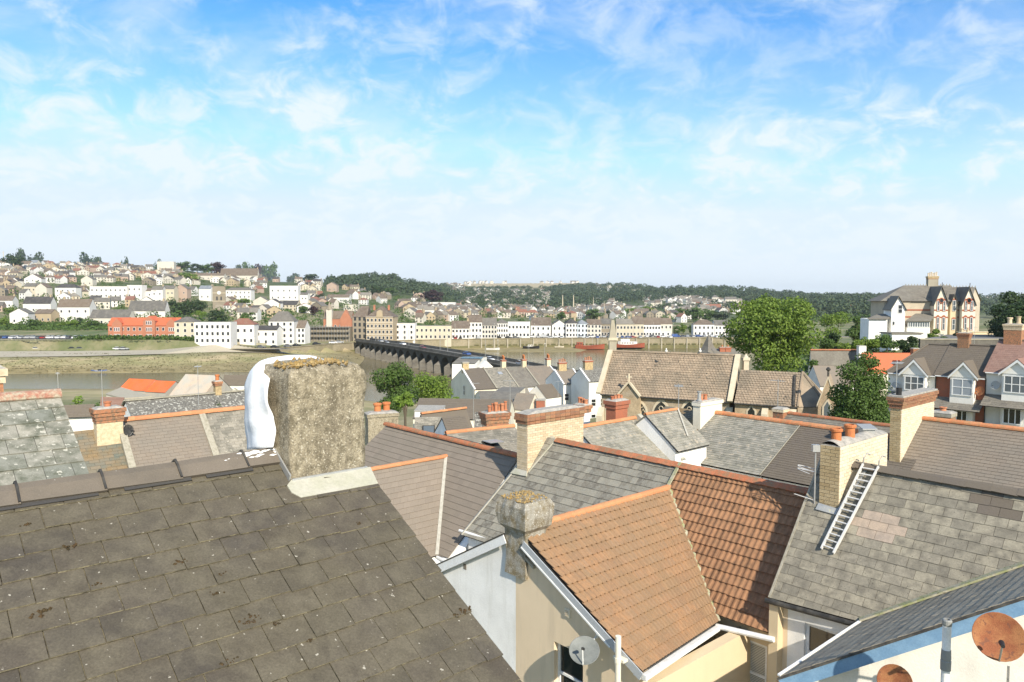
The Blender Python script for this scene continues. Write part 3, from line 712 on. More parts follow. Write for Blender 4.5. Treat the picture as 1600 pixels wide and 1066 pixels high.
# quay: stone wall with pilasters, paved top and road
def quay():
 pts = []
 for px in list(range(300, 1400, 10)): Y = yq(px); pts.append(A3((px - 800) / FPX * Y, Y, 0))
 wall = MB(); weed = MB(); pav = MB(); cop = MB(); kerb = MB()
 i0 = 5
 for a, b in zip(pts[i0:-1], pts[i0 + 1:]):
  o = nrm(A3(b[1] - a[1], a[0] - b[0], 0)); o = o if o[1] < 0 else -o
  wall.add([a + Z * 2.2, b + Z * 2.2, b + Z * QZ, a + Z * QZ], [(0, 1, 2, 3)])
  weed.add([a + o * .25 - Z * 2, b + o * .25 - Z * 2, b + o * .25 + Z * 2.2, a + o * .25 + Z * 2.2, b + Z * 2.2, a + Z * 2.2], [(0, 1, 2, 3), (3, 2, 4, 5)])
  cop.box(a + Z * QZ - o * .3, b - a, o * .6, Z * .35)
 for a, b in zip(pts[:-1], pts[1:]):
  o = nrm(A3(b[1] - a[1], a[0] - b[0], 0)); o = o if o[1] < 0 else -o
  pav.add([a + Z * (QZ + .03), b + Z * (QZ + .03), b - o * 32 + Z * (QZ + .03), a - o * 32 + Z * (QZ + .03)], [(0, 1, 2, 3)])
  kerb.box(a - o * 6 + Z * (QZ), b - a, -o * .5, Z * .16)
 root = thing('quay_wall', 'long stone quay wall with pilasters rising from the mud on the far bank', 'wall', pts[60])
 wall.build('wall_face', MATS['quay_stone'], root); weed.build('weedy_foot', MATS['quay_weed'], root); cop.build('coping', MATS['quay_stone'], root)
 L = 0; nxt = 0
 for a, b in zip(pts[i0:-1], pts[i0 + 1:]):
  d = np.linalg.norm(b - a); o = nrm(A3(b[1] - a[1], a[0] - b[0], 0)); o = o if o[1] < 0 else -o; u = (b - a) / d
  while nxt < L + d:
   p = a + u * (nxt - L); px, _ = proj(p + Z * 3)
   if px > 725:
    m = MB(); m.box(p - u * .35 + Z * -1.5, u * .7, o * .6, Z * (QZ + 1.5)); m.build('pilaster', MATS['stone_grey'], root)
    # fender boards in groups
   nxt += 7.6
  L += d
 for a, b in zip(pts[44:-22:1], pts[45:-21:1]):
  d = np.linalg.norm(b - a); o = nrm(A3(b[1] - a[1], a[0] - b[0], 0)); o = o if o[1] < 0 else -o
  m = MB(); m.box(a + (b - a) * .15 + Z * 2.5, (b - a) * .7, o * .5, Z * .5); m.build('fender', MATS['quay_weed'], root)
 pav.build('quay_road', MATS['asphalt'], kind='structure'); kerb.build('quay_kerb', MATS['quay_stone'], kind='structure')
 # left: embankment wall behind the lower road, promenade and car park
 q = thing('embankment_wall', 'long rubble wall with planting between the lower road and the car park, far left bank', 'wall', (-230, 345, 6))
 w = MB(); P = [A3((px - 800) / FPX * Y, Y, 0) for px, Y in ((-300, 343), (0, 343.2), (110, 343.6), (230, 346), (340, 352), (415, 362))]
 T = [10.4, 10.4, 10.2, 9.8, 9.2, 7.4]
 for i in range(len(P) - 1):
  a, b = P[i], P[i + 1]; w.add([a + Z * 5.5, b + Z * 5.5, b + Z * T[i + 1], a + Z * T[i], a + A3(0, 1, T[i]), b + A3(0, 1, T[i + 1])], [(0, 1, 2, 3), (3, 2, 5, 4)])
 w.build('wall_face', MATS['masonry_wall'], q)
 k = 0
 for i in range(len(P) - 1):
  a, b = P[i], P[i + 1]; n = int(np.linalg.norm(b - a) / 9)
  for j in range(n):
   t = (j + .5) / n; p = a + (b - a) * t; zt = T[i] + (T[i + 1] - T[i]) * t
   m = MB(); m.box(p + A3(-.4, -.5, 5.5), (.8, 0, 0), (0, .6, 0), (0, 0, zt - 5.3)); m.build('buttress', MATS['masonry_wall'], q)
 cp = MB(); cp.add([P[0] + A3(0, 3, 10.34), P[3] + A3(0, 3, 10.34), P[3] + A3(0, 24, 10.34), P[0] + A3(0, 24, 10.34)], [(0, 1, 2, 3)]); cp.build('car_park', MATS['asphalt'], kind='structure')
 rd = MB(); rd.add([A3(-420, 333, 6.06), A3(-95, 341, 6.06), A3(-112, 347, 6.06), A3(-430, 341, 6.06)], [(0, 1, 2, 3)]); rd.build('road', MATS['asphalt'], kind='structure')
 # pale slipway / path
 sl = MB(); a = [place(px, py, 245, 345) for px, py in ((-50, 560), (120, 558), (250, 555), (350, 551), (452, 546))]; b = [place(px, py, 245, 349) for px, py in ((-50, 551), (120, 550), (250, 548.5), (350, 546), (440, 543))]
 for i in range(4): sl.add([p + Z * .35 for p in (a[i], a[i + 1], b[i + 1], b[i])], [(0, 1, 2, 3)])
 sl.build('foreshore_path', MATS['path_pale'], kind='structure')
quay()
# ---- the long bridge of stone piers
def bridge():
 A = W(556, 538, 390); A = A3(A[0], A[1], 0); B_ = A3((905 - 800) / FPX * 205, 205, 0)
 d = B_ - A; L = np.linalg.norm(d); u = d / L; s = nrm(np.cross(u, Z)); s = s if s[1] < 0 else -s       # side towards the camera / left
 if s[0] > 0 and False: s = -s
 w = 7.5
 s = A3(u[1], -u[0], 0); s = s if s @ A3(-1, -1, 0) > 0 else -s
 root = thing('stone_bridge', 'long stone bridge of many arches crossing the river', 'bridge', A + d / 2)
 zd0, zd1 = 7.3, 7.0
 def zt(t): return zd0 + (zd1 - zd0) * t + .9 * math.sin(math.pi * t)
 dk = MB(); par = MB(); n = 26
 span = [(i + random.Random(i).uniform(-.14, .14)) / n for i in range(n + 1)]; span[0] = 0; span[-1] = 1
 for i in range(n):
  t0, t1 = span[i], span[i + 1]; a = A + d * t0; b = A + d * t1
  # deck slab
  P = [a + Z * (zt(t0) - .9), b + Z * (zt(t1) - .9)]
  dk.prism([a + Z * (zt(t0) - .7), b + Z * (zt(t1) - .7), b - s * w + Z * (zt(t1) - .7), a - s * w + Z * (zt(t0) - .7)], Z * .7)
  # spandrel with round arch
  k = 7; top = []; c = (t0 + t1) / 2; hw = (t1 - t0) * .5 * .80
  zs = 2.6 + .8 * random.Random(i + 50).random(); zc = zt(c) - 1.3
  face = [a + Z * -1.8, a + Z * zt(t0), b + Z * zt(t1), b + Z * -1.8]
  arc = []
  for q in range(k + 1):
   th = math.pi * q / k; tt = c + hw * math.cos(th); arc.append(A + d * tt + Z * (zs + (zc - zs) * math.sin(th)))
  r0 = A + d * (c + hw) + Z * -1.8; l0 = A + d * (c - hw) + Z * -1.8
  m = MB()
  for off in (0, -w):
   e = s * off
   m.add([p + e for p in (b + Z * -1.8, b + Z * zt(t1), arc[0], r0)], [(0, 1, 2, 3)])
   m.add([p + e for p in (l0, arc[-1], a + Z * zt(t0), a + Z * -1.8)], [(0, 1, 2, 3)])
   tp = [A + d * (c + hw * math.cos(math.pi * q / k)) + Z * (zt(c)) for q in range(k + 1)]
   tp[0] = b + Z * zt(t1); tp[-1] = a + Z * zt(t0)
   for q in range(k): m.add([arc[q] + e, arc[q + 1] + e, tp[q + 1] + e, tp[q] + e], [(0, 1, 2, 3)])
  for q in range(k): m.add([arc[q], arc[q + 1], arc[q + 1] - s * w, arc[q] - s * w], [(0, 1, 2, 3)])
  m.add([r0, arc[0], arc[0] - s * w, r0 - s * w, l0, arc[-1], arc[-1] - s * w, l0 - s * w], [(0, 1, 2, 3), (4, 7, 6, 5)])
  m.build('arch', MATS['stone_bridge_dark'], root)  # arches in a darker tone than cutwaters and parapet
  # cutwater at the joint
  if i:
   wd = d * .0055; tipz = 4.6
   m = MB(); base = [a - wd * .8, a + wd * .8, a + s * 2.6]
   m.prism([p + Z * -1.8 for p in base], Z * 5.2)
   m.add([base[0] + Z * 3.4, base[1] + Z * 3.4, base[2] + Z * 3.4, a + Z * 5.2], [(0, 2, 3), (2, 1, 3), (0, 3, 1)])
   m.build('cutwater', MATS['stone_bridge'], root)
  for off in (0.0, -w):
   p0 = a + s * (off + (.35 if off == 0 else -.35)); p1 = b + s * (off + (.35 if off == 0 else -.35))
   par.prism([p0 + Z * (zt(t0) + .0), p1 + Z * zt(t1), p1 + Z * (zt(t1) + 1.1), p0 + Z * (zt(t0) + 1.1)], s * -.35 if off == 0 else s * .35)
   par.prism([p0 + Z * (zt(t0) - .35), p1 + Z * (zt(t1) - .35), p1 + Z * (zt(t1) + .0), p0 + Z * (zt(t0))], s * .5 if off == 0 else s * -.5)
 dk.build('deck', MATS['asphalt'], root); par.build('parapet', MATS['stone_bridge'], root)
 return A, d, s, w, zt
BA, BD, BS, BW, BZT = bridge()
# ================================================================== the near roofs
def uvof(c, P):
 P = np.array(P, float); u = v = .5
 for _ in range(12):
  F_ = bil(c, u, v) - P
  du = (c[1] - c[0]) * (1 - v) + (c[3] - c[2]) * v; dv = (c[2] - c[0]) * (1 - u) + (c[3] - c[1]) * u
  M = np.stack([du, dv], 1); s, *_ = np.linalg.lstsq(M, -F_, rcond=None); u += s[0]; v += s[1]
 return (float(u), float(v))
def pnorm(c):
 n = nrm(np.cross(c[1] - c[0], c[2] - c[0])); return n if n[2] > 0 else -n
def rq(l, Y, D, rx, e, end=0):
 P0 = W(l[0], l[1], Y); P1 = along(P0, D, rx); B = P0 if end == 0 else P1
 E = hit(e[0], e[1], B, D); off = E - B
 return [P0, P1, P0 + off, P1 + off]
def onq(c, px, py): return hit(px, py, c[0], pnorm(c))
def uvpx(c, *pts): return [uvof(c, onq(c, *p)) for p in pts]
def body(parent, q, zg, wall, back='slate_far', inset=.12, backslab=True, wallname='wall', eav=.0):
 """solid walls under a gabled roof given by its front slope q, and the slab of its rear slope"""
 a = q[0]; b = q[1]; off = q[2] - q[0]; h = A3(off[0], off[1], 0); dz = off[2]
 D = nrm(b - a); L = np.linalg.norm(b - a)
 hn = nrm(h); hl = np.linalg.norm(h); k = max(hl - inset, .1) / hl
 def sec(p):
  ap = p + Z * -.07
  f = p + h * k + Z * (dz * k - .07); r = p - h * k + Z * (dz * k - .07)
  return [A3(f[0], f[1], zg), f, ap, r, A3(r[0], r[1], zg)]
 mb = MB(); mb.prism(sec(a + D * .03), D * (L - .06)); w = mb.build(wallname, MATS[wall], parent)
 if backslab:
  mb = MB(); mb.prism([a - Z * .02, b - Z * .02, b - h + Z * (dz - .02), a - h + Z * (dz - .02)], -Z * .07)
  mb.build('rear_roof', MATS[back], parent)
 return w
def LP(s, u, z): return A3(R0[0], R0[1], 0) + s * -V + u * U + Z * z
R0 = W(870, 686, 23.0)
R1 = along(R0, -V, 1285)
E1 = hit(1205, 990, R1, V)
nA = nrm(np.cross(-V, E1 - R1)); nA = nA if nA[2] > 0 else -nA
def onA(px, py): return hit(px, py, R1, nA)
# ---- the dark slate roof of the house the picture is taken from
def foreground():
 F0 = W(0, 750, 4.4)
 g = along(F0, U, 543)
 top = hit(590, 757, g, U); bot = hit(815, 1066, g, U)
 sl = (bot - top)
 gt = top - sl * 0.0
 t = (np.linalg.norm((top - g)[:2])) / np.linalg.norm(sl[:2])
 G1 = top - sl * t                           # ridge end on the slope line
 G0 = G1 - U * 4.6
 ext = sl * 1.75
 c = [G0, G1, G0 + ext + sl * t * 0, G1 + ext]
 root = thing('slate_roofed_house', 'nearest house, big brown-grey slate roof filling the lower left corner', 'house', G0 * [1, 1, 0] + Z * 18)
 Ls = np.linalg.norm(ext)
 rows = round(Ls / .185)
 tiled(root, c, rows, .262, MATS['slate_dark'], tk=.009, gap=.003, jit=.004, cap=300, seed=3, edge=MATS['slate_edge'], deckmat=MATS['joint_lichen'])
 # darker undercloak course below the ridge
 n = pnorm(c); dn = nrm(c[2] - c[0])
 for i, (a0, a1, o) in enumerate(((.0, 2.45, .0), (2.6, 3.02, .004), (3.12, 3.45, .003))):
  m = MB(); P = G0 + U * (a0 + .3) + dn * .085 + n * (.016 + o)
  m.box(P, U * (a1 - a0), dn * .085, n * .006); m.build('slate', MATS['slate_darker'], root)
 # ridge of angled grey tiles
 ridge(root, G0 + n * .02 + Z * .035, G1 - U * .42 + Z * .035 + n * .02, MATS['ridge_grey'], r=.105, L=.45, style='angle', seed=4)
 # clipped joints between the ridge tiles
 a_, b_ = G0 + n * .02 + Z * .036, G1 - U * .42 + Z * .036 + n * .02; D_ = np.linalg.norm(b_ - a_); k_ = round(D_ / .45); s_ = nrm(np.cross(U, Z)); r_ = .105
 for i in range(1, k_):
  P = a_ + (b_ - a_) * (i / k_); pr = [(r_ * 1.36, -r_ * .88), (r_ * .52, -r_ * .2), (0, .006), (-r_ * .52, -r_ * .2), (-r_ * 1.36, -r_ * .88)]
  m = MB(); V2 = [P + U * e + s_ * x + Z * (z + h) for e in (0, .014) for h in (0, .012) for x, z in pr]; m.add(V2, [(j, j + 1, j + 6, j + 5) for j in range(4)] + [(j + 5, j + 6, j + 16, j + 15) for j in range(4)] + [(j + 10, j + 15, j + 16, j + 11) for j in range(4)])
  m.build('ridge_clip', MATS['gutter_black'], root)
 # moss tufts in the joints
 rnd = random.Random(5)
 for (px, py, s) in ((108, 856, 1), (55, 960, 1.5), (276, 881, 1), (336, 930, .8), (392, 966, .9), (398, 972, .6), (385, 975, .6), (434, 976, .8), (352, 1038, 1.2), (345, 898, .6), (725, 955, 1.4), (484, 1003, .7), (150, 916, .7), (715, 962, .9), (558, 820, .8), (40, 822, .7)):
  p = onq(c, px, py) + n * .012; mb = MB()
  for k in range(9):
   q = p + U * rnd.gauss(0, .022 * s) + dn * rnd.gauss(0, .009 * s); r = .011 * s * rnd.uniform(.5, 1.1)
   mb.add([q + U * r, q + dn * r, q - U * r, q - dn * r, q + n * r * 1.0], [(0, 1, 4), (1, 2, 4), (2, 3, 4), (3, 0, 4)])
  mb.build('moss_tuft', MATS['moss_dark'], root)
 # verge board
 vb = MB(); vb.box(G1 - n * .06 + U * .0, ext, U * .02, -n * .16); vb.build('verge_board', MATS['slate_darker'], root)
 # walls
 body(root, [G0, G1 - U * .06, c[2], c[3] - U * .06], 15, 'render_white', 'slate_darker', inset=.25)
 # rendered chimney on the gable end
 A = onq(c, 455, 752); Bx = along(A, U, 572)
 wU = np.linalg.norm(Bx - A); dV = .62
 ch = MB()
 zt = hit(455, 600, A, nrm(np.cross(U, Z)))[2]
 H = zt - A[2]
 # block: grid on a rounded, uneven box
 nx, ny, nz = 16, 14, 24; V_ = []; idx = {}; F_ = []
 zb = A[2] - .25
 ztop = hit(500, 574, A, nrm(np.cross(U, Z)))[2]
 rn = random.Random(2)
 def surf(i, j, k):
  x = i / nx; y = j / ny; z = k / nz
  P = A + U * wU * x + V * dV * y; P = A3(P[0], P[1], zb + (ztop - zb) * z)
  cx = A + U * wU / 2 + V * dV / 2
  d = P - cx; d[2] = 0
  w = 1.0 - .02 * z
  if z > .70:                                   # swollen collar of cement, rounded off at the top
   t = (z - .70) / .30; w += .035 * math.sin(min(t * 1.6, 1) * math.pi / 2) - .13 * max(0, t - .7) ** 2 / .09
  P = A3(cx[0] + d[0] * w, cx[1] + d[1] * w, P[2])
  q = mnoise.noise(Vector((P[0] * 5, P[1] * 5, P[2] * 4))) * .016 + mnoise.noise(Vector((P[0] * 15, P[1] * 15, P[2] * 15))) * .006
  P = P + nrm(d) * q * (0.3 + z)
  if k == nz: P[2] += .028 * mnoise.noise(Vector((P[0] * 9, P[1] * 9, 4))) + .035 * (1 - (2 * x - 1) ** 2) * (1 - (2 * y - 1) ** 2)
  elif z > .88: P[2] += .0
  return P
 def vid(i, j, k):
  if (i, j, k) not in idx: idx[(i, j, k)] = len(V_); V_.append(surf(i, j, k))
  return idx[(i, j, k)]
 for k in range(nz):
  for i in range(nx):
   F_.append((vid(i, 0, k), vid(i + 1, 0, k), vid(i + 1, 0, k + 1), vid(i, 0, k + 1)))
   F_.append((vid(i + 1, ny, k), vid(i, ny, k), vid(i, ny, k + 1), vid(i + 1, ny, k + 1)))
  for j in range(ny):
   F_.append((vid(0, j + 1, k), vid(0, j, k), vid(0, j, k + 1), vid(0, j + 1, k + 1)))
   F_.append((vid(nx, j, k), vid(nx, j + 1, k), vid(nx, j + 1, k + 1), vid(nx, j, k + 1)))
 for i in range(nx):
  for j in range(ny): F_.append((vid(i, j, nz), vid(i + 1, j, nz), vid(i + 1, j + 1, nz), vid(i, j + 1, nz)))
 ch.add(V_, F_); cho = ch.build('chimney', MATS['render_rough'], root, smooth=True)
 # dark drip line and pale mortar apron at the foot
 strip(root, A - V * .012 + Z * .0, Bx - V * .012 + Z * .0, .02, .018, MATS['lead'], 'flashing')
 ap = MB(); nn = n
 a0 = onq(c, 448, 761); a1 = onq(c, 470, 780); a2 = onq(c, 590, 758); a3 = onq(c, 578, 732); a4 = onq(c, 455, 752); am = onq(c, 455, 772)
 ap.prism([p + n * .004 for p in (a4, a0, am, a1, a2, a3)], n * .012); ap.build('mortar_apron', MATS['lead_light'], root)
 sd = MB(); p0 = onq(c, 453, 753); p1 = along(G1, -U, 428)
 sd.box(p0 - U * .012 + n * .01, (p1 - p0), U * .012, n * .05); sd.build('side_flashing', MATS['galvanised'], root)
 # moss crown
 mb = MB()
 for k in range(170):
  x, y = rn.uniform(.03, .8), rn.uniform(0.02, .5) if rn.random() < .8 else rn.uniform(0, .9)
  P = A + U * wU * x + V * dV * y; P = A3(P[0], P[1], ztop + rn.uniform(-.004, .016) + .018 * (1 - (2 * x - 1) ** 2)); r = rn.uniform(.008, .022)
  mb.add([P + U * r, P + V * r, P - U * r, P - V * r, P + Z * r * 1.1, P - Z * r], [(0, 1, 4), (1, 2, 4), (2, 3, 4), (3, 0, 4), (1, 0, 5), (2, 1, 5), (3, 2, 5), (0, 3, 5)])
 mb.build('moss', MATS['moss'], root, kind='stuff')
 # white sheet wrapped round the back of the chimney
 tp = thing('plastic_sheet', 'white plastic sheet draped over the back of the rough rendered chimney', 'sheeting', A3(A[0], A[1], 28.5))
 outer = [(386, 703), (385, 680), (384, 655), (381, 625), (380, 603), (385, 588), (397, 575), (420, 565), (450, 561), (482, 561), (512, 567), (540, 577)]
 inner = [(426, 699), (428, 672), (426, 650), (420, 632), (419, 612), (420, 596), (423, 586), (432, 579), (452, 577), (480, 573), (508, 571), (536, 576)]
 sh = MB(); V_ = []; F_ = []; nr = 9; K = 45
 def cur(pts, t):
  i = min(int(t * 11), 10); f = t * 11 - i
  g = [np.array(pts[max(0, min(11, i + k))], float) for k in (-1, 0, 1, 2)]
  return .5 * (2 * g[1] + (g[2] - g[0]) * f + (2 * g[0] - 5 * g[1] + 4 * g[2] - g[3]) * f * f + (3 * g[1] - 3 * g[2] + g[3] - g[0]) * f ** 3)
 for i in range(K + 1):
  t = i / K; a_ = cur(outer, t); b_ = cur(inner, t)
  Pa = hit(a_[0], a_[1], A + V * dV * 1.05, V); Pb = hit(b_[0], b_[1], A + V * dV * (.30 if t < .5 else .62), V)
  for j in range(nr + 1):
   s_ = j / nr; P = Pa + (Pb - Pa) * s_
   o_ = nrm(-U * max(0, 1 - t * 1.6) + Z * min(1, t * 1.6))
   P = P + o_ * (.05 * math.sin(math.pi * s_) + mnoise.noise(Vector((t * 6, s_ * 3.5, 1.3))) * .034 + mnoise.noise(Vector((t * 17, s_ * 6, 5))) * .007)
   V_.append(P)
 for i in range(K):
  for j in range(nr): a = i * (nr + 1) + j; F_.append((a, a + 1, a + nr + 2, a + nr + 1))
 sh.add(V_, F_); so = sh.build('cover', MATS['tarp'], tp, smooth=True)
 sm = so.modifiers.new('solid', 'SOLIDIFY'); sm.thickness = .004
 sp = MB(); rp = G1 - U * .75 + Z * .04
 for k in range(26):
  a = rn.uniform(-.28, .12); b_ = abs(rn.gauss(.0, .035)) + .02
  P = rp + U * a + dn * b_ + n * .022; r = rn.uniform(.008, .03)
  sp.add([P + U * r * 1.6, P + dn * r * .5, P - U * r * 1.4, P - dn * r * .45, P + n * .002], [(0, 1, 4), (1, 2, 4), (2, 3, 4), (3, 0, 4)])
 sp.build('white_splash', MATS['white_splash'], root, kind='stuff')
 return c
FGQ = foreground()
# ---- A terrace: grey tiled house, orange tiled house, slate roofed house with the ladder
HOUSE = {}
ZG = 17.0
def a_terrace():
 # the mauve house (left of the cream brick stack)
 q0 = [hit(602, 666, R0 + V * 6, nrm(U) * 0 + U), hit(810, 713, R0, U)]
 a = hit(810, 713, R0, U); b = along(a, V, 602)
 e = onpl = hit(700, 868, a, nA);
 off = LP(0, -2.9, 0) - LP(0, 0, 0); off = off + Z * -3.3
 b2 = along(a, V, 575)
 c = [b2, a, b2 + off, a + off]
 n = pnorm(c)
 r = thing('mauve_tiled_house', 'terraced house with smooth mauve-grey tiles, left of the tall cream brick stack', 'house', c[2] * [1, 1, 0] + Z * ZG)
 pl = [(0, 0), (1, 0), (1, 1), (0, 1)]
 tiled(r, c, 20, .30, MATS['tile_mauve'], name='roof_tile', tk=.012, gap=.0012, jit=.001, cap=300, poly=uvpx(c, (603, 666), (812, 713), (722, 842), (700, 872), (683, 868), (697, 716), (560, 742), (568, 700)))
 ridge(r, b + Z * .03, a + Z * .03, MATS['ridge_red'], r=.12, mortar=None, seed=5)
 body(r, [b, a, b + off, a + off], ZG, 'render_white', 'tile_mauve')
 # its wing
 J = onq(c, 697, 713); A_ = along(J, -U, 560)
 B = onq(c, 683, 868); K = along(B, -U, 540)
 w = [A_, J, K, B]
 tiled(r, w, 17, .30, MATS['tile_mauve'], name='roof_tile', tk=.012, gap=.0012, jit=.001, cap=240, seed=2)
 ridge(r, A_ + Z * .02, J + Z * .02, MATS['ridge_orange'], r=.10, L=.4, seed=8)
 nn = nrm(n + pnorm(w))
 strip(r, J + nn * .03, B + nn * .03, .11, .03, MATS['mortar_pale'], 'valley_flashing')
 body(r, [A_, J, K, B], ZG, 'render_white', 'tile_mauve', wallname='wing_wall')
 # small antenna bits at the foot of the valley, gutter
 g = MB(); g.tube([B + Z * -.05, B - V * 0 - U * .0 + LP(1.2, -.15, 0) - LP(0, 0, 0)], .05, 8); g.build('gutter', MATS['white_plastic'], r)
 HOUSE['A0'] = c
 # grey tiled house
 eL = onA(722, 836); sL = (eL - R0) @ -V
 c = [LP(-.62, 0, R0[2]), LP(4.68, 0, R0[2]), eL, LP(4.68, -2.42, E1[2] - .1)]
 r = thing('grey_tiled_house', 'terraced house with weathered grey tiles, right of the tall cream brick stack', 'house', LP(2, -2, ZG))
 tiled(r, c, 17, .20, MATS['tile_grey'], name='roof_tile', tk=.014, gap=.002, jit=.003, cap=300)
 ridge(r, LP(.02, 0, R0[2] + .05), LP(4.9, 0, R0[2] + .05), MATS['ridge_red'], r=.125, seed=6, style='angle', L=.45)
 body(r, [c[0] + Z * 0, c[1], c[0] + (E1 - R1), c[1] + (E1 - R1)], ZG, 'render_white', 'slate_far', inset=.3)
 rr = strip(r, c[0] + nA * .01 - V * .0, c[2] + nA * .01, .07, .035, MATS['mortar_pale'], 'verge_mortar')
 # eave gutter and scrap of white wall seen beside the wing
 g = MB(); g0 = onA(718, 828); g1 = onA(760, 841); g.tube([g0 - Z * .02, g1 - Z * .02], .045, 8); g.build('gutter', MATS['white_plastic'], r)
 sw = MB(); w0 = onA(728, 834) + U * .1; sw.box(w0 + Z * -2.5, -V * 2.4, U * .2, Z * 2.45); sw.build('wall', MATS['render_white'], r)
 # cream brick stack with red cap
 o = onA(808, 737); o[2] -= .35
 wv = np.linalg.norm(along(onA(808, 737), -V, 824) - onA(808, 737)); a_ = -V * wv
 cr = onA(808, 737) + a_
 far = along(cr, U, 911); L = np.linalg.norm(far - cr)
 ztop = hit(824, 664, cr, V)[2]
 H = ztop - o[2]
 brickwork(r, o, a_, U * L, H, MATS['brick_cream'], MATS['mortar_light'], faces='ac', bl=.215)
 k = o + Z * H; e = .035
 zc = hit(824, 648, cr, V)[2] - ztop
 for i in range(3):
  ee = e * (i + 1) if i < 2 else e * 1.6; hh = zc / 3
  brickwork(r, k - a_ / wv * ee - U * ee + Z * hh * i, -V * (wv + 2 * ee), U * (L + 2 * ee), hh, MATS['brick_red'], MATS['mortar_dark'], faces='ac')
 cp = MB(); ee = e * 1.6
 P = k + V * ee - U * ee + Z * zc
 cs = [P, P - V * (wv + 2 * ee), P - V * (wv + 2 * ee) + U * (L + 2 * ee), P + U * (L + 2 * ee)]
 ce = sum(cs) / 4 + Z * .07
 tp_ = [c_ + (ce - c_) * .35 + Z * .05 for c_ in cs]
 cp.add([c_ + Z * .001 for c_ in cs] + tp_, [(0, 1, 5, 4), (1, 2, 6, 5), (2, 3, 7, 6), (3, 0, 4, 7), (4, 5, 6, 7)]); cp.build('cement_cap', MATS['cement_cap'], r)
 ap = MB(); A_ = onA(803, 741); ap.prism([onA(807, 733) + nA * .02, onA(825, 738) + nA * .02, onA(824, 746) + nA * .02, onA(799, 741) + nA * .02], nA * .05); ap.build('flashing', MATS['lead_light'], r)
 strip(r, onA(826, 738) + nA * .01, onA(869, 687) + nA * .01, .09, .03, MATS['lead_light'], 'flashing')
 vt = MB(); vp = hit(862, 684, cr - V * .02, V); vt.lathe(vp - Z * .1, [(.07, 0), (.1, .05), (.1, .12), (.03, .16)], 10); vt.build('vent_cowl', MATS['mortar'], r)
 # orange tiled house
 r = thing('orange_tiled_house', 'terraced house with orange-brown ribbed tiles and a cream rear wing', 'house', LP(7, -2, ZG))
 c = [LP(4.70, 0, R0[2]), LP(8.50, 0, R0[2]), LP(4.70, -2.2, 22.90), E1 + -V * -.05]
 J = onA(1045, 762); B = onA(1122, 972)
 tiled(r, c, 14, .29, MATS['tile_orange_b'], name='roof_tile', poly=[(0, 0), (1, 0), (1, 1), uvof(c, B), uvof(c, J)], style='roll', tk=.014, lift=.034, rh=.019, gap=.001, stag=0, cap=300)
 ridge(r, LP(4.9, 0, R0[2] + .05), LP(8.42, 0, R0[2] + .05), MATS['ridge_red'], r=.125, seed=16, style='angle', L=.45)
 ap = thing  # placeholder name reuse avoided
 # verge board between grey and orange
 strip(r, LP(4.70, -.02, R0[2] + .04), J + nA * .05, .09, .035, MATS['mortar_moss'], 'verge_mortar')
 body(r, [c[0], c[1], c[0] + (E1 - R1), c[1] + (E1 - R1)], ZG, 'render_cream', 'tile_orange', inset=.45)
 # wing, right slope
 apx = along(J, -U, 806)
 K = hit(1003, 1050, apx, U)
 w = [along(J, -U, 812), J, K, B]
 tiled(r, w, 16, .30, MATS['tile_orange'], name='roof_tile', style='roll', tk=.014, lift=.034, rh=.04, gap=.002, stag=0, cap=300, jit=.0015)
 nw = pnorm(w); nn = nrm(nA + nw)
 strip(r, J + nn * .03, B + nn * .03, .10, .03, MATS['mortar_moss'], 'valley_mortar')
 ridge(r, along(J, -U, 850) + Z * .02, J + Z * .02, MATS['ridge_orange'], r=.10, L=.42, seed=9)
 # gutter along the wing eave and the main eave
 g = MB(); g.box(K - nw * .02 - V * .0 - Z * .13 , (B - K) * 1.0, -V * .10, Z * .10); g.build('gutter', MATS['white_plastic'], r)
 g = MB(); g0 = B - Z * .08 - U * .06; g1 = E1 + A3(0, 0, -.08) - U * .06; g.tube([g0, g1 - V * .1], .06, 10); g.build('gutter', MATS['white_plastic'], r)
 # walls: side wall of the wing
 inn = V * .18
 wz = ZG
 s0 = K + inn + U * .12; L = np.linalg.norm((B - K)[:2])
 m = MB(); m.box(A3(s0[0], s0[1], wz), U * (L + 1), V * .25, Z * (min(K[2], B[2]) - wz - .1)); m.build('wing_side_wall', MATS['render_cream'], r)
 so = MB(); so.box(K - Z * .14 - V * .02, B - K, V * .22, Z * .02); so.build('soffit', MATS['white_board'], r)
 # rear wall with the blinds window
 pw = E1 + U * .24
 def onw(px, py): return hit(px, py, pw, U)
 wl = onw(1148, 992); wr = onw(1199, 1000)
 w0 = onw(1120, 1000); w0[2] = 19.2
 xw = (wl - w0) @ -V; ww = (wr - wl) @ -V; zt = hit(1148, 991, pw, U)[2]
 Lw = (E1 - w0) @ -V + .12
 wall_holes(r, w0, -V, -U, Lw, E1[2] - .1 - w0[2], [(xw, zt - 1.5 - w0[2], ww, 1.5)], MATS['render_cream'], name='rear_wall')
 window(r, w0 - V * xw + Z * (zt - 1.5 - w0[2]), -V, -U, ww, 1.5, MATS['white_plastic'], MATS['glass_mid'], cols=1, rows=2, depth=.10, fw=.07, blind=MATS['blind'])
 # gable wall (beige half)
 gp = apx - U * 0
 def ong(px, py, d=0.): return hit(px, py, gp + U * d, U)
 gw = .10
 top = ong(806, 842, gw); kk = ong(999, 1052, gw);
 wx = (ong(866, 1005, gw), ong(911, 1030, gw))
 base = A3(top[0], top[1], wz)
 # build as a polygon with a window opening by splitting in columns
 sK = (kk - top) @ -V; zK = kk[2]
 s1 = (wx[0] - top) @ -V; s2 = (wx[1] - top) @ -V; zw = wx[0][2] + .04
 def zt_(s): return top[2] + (zK - top[2]) * s / sK
 m = MB()
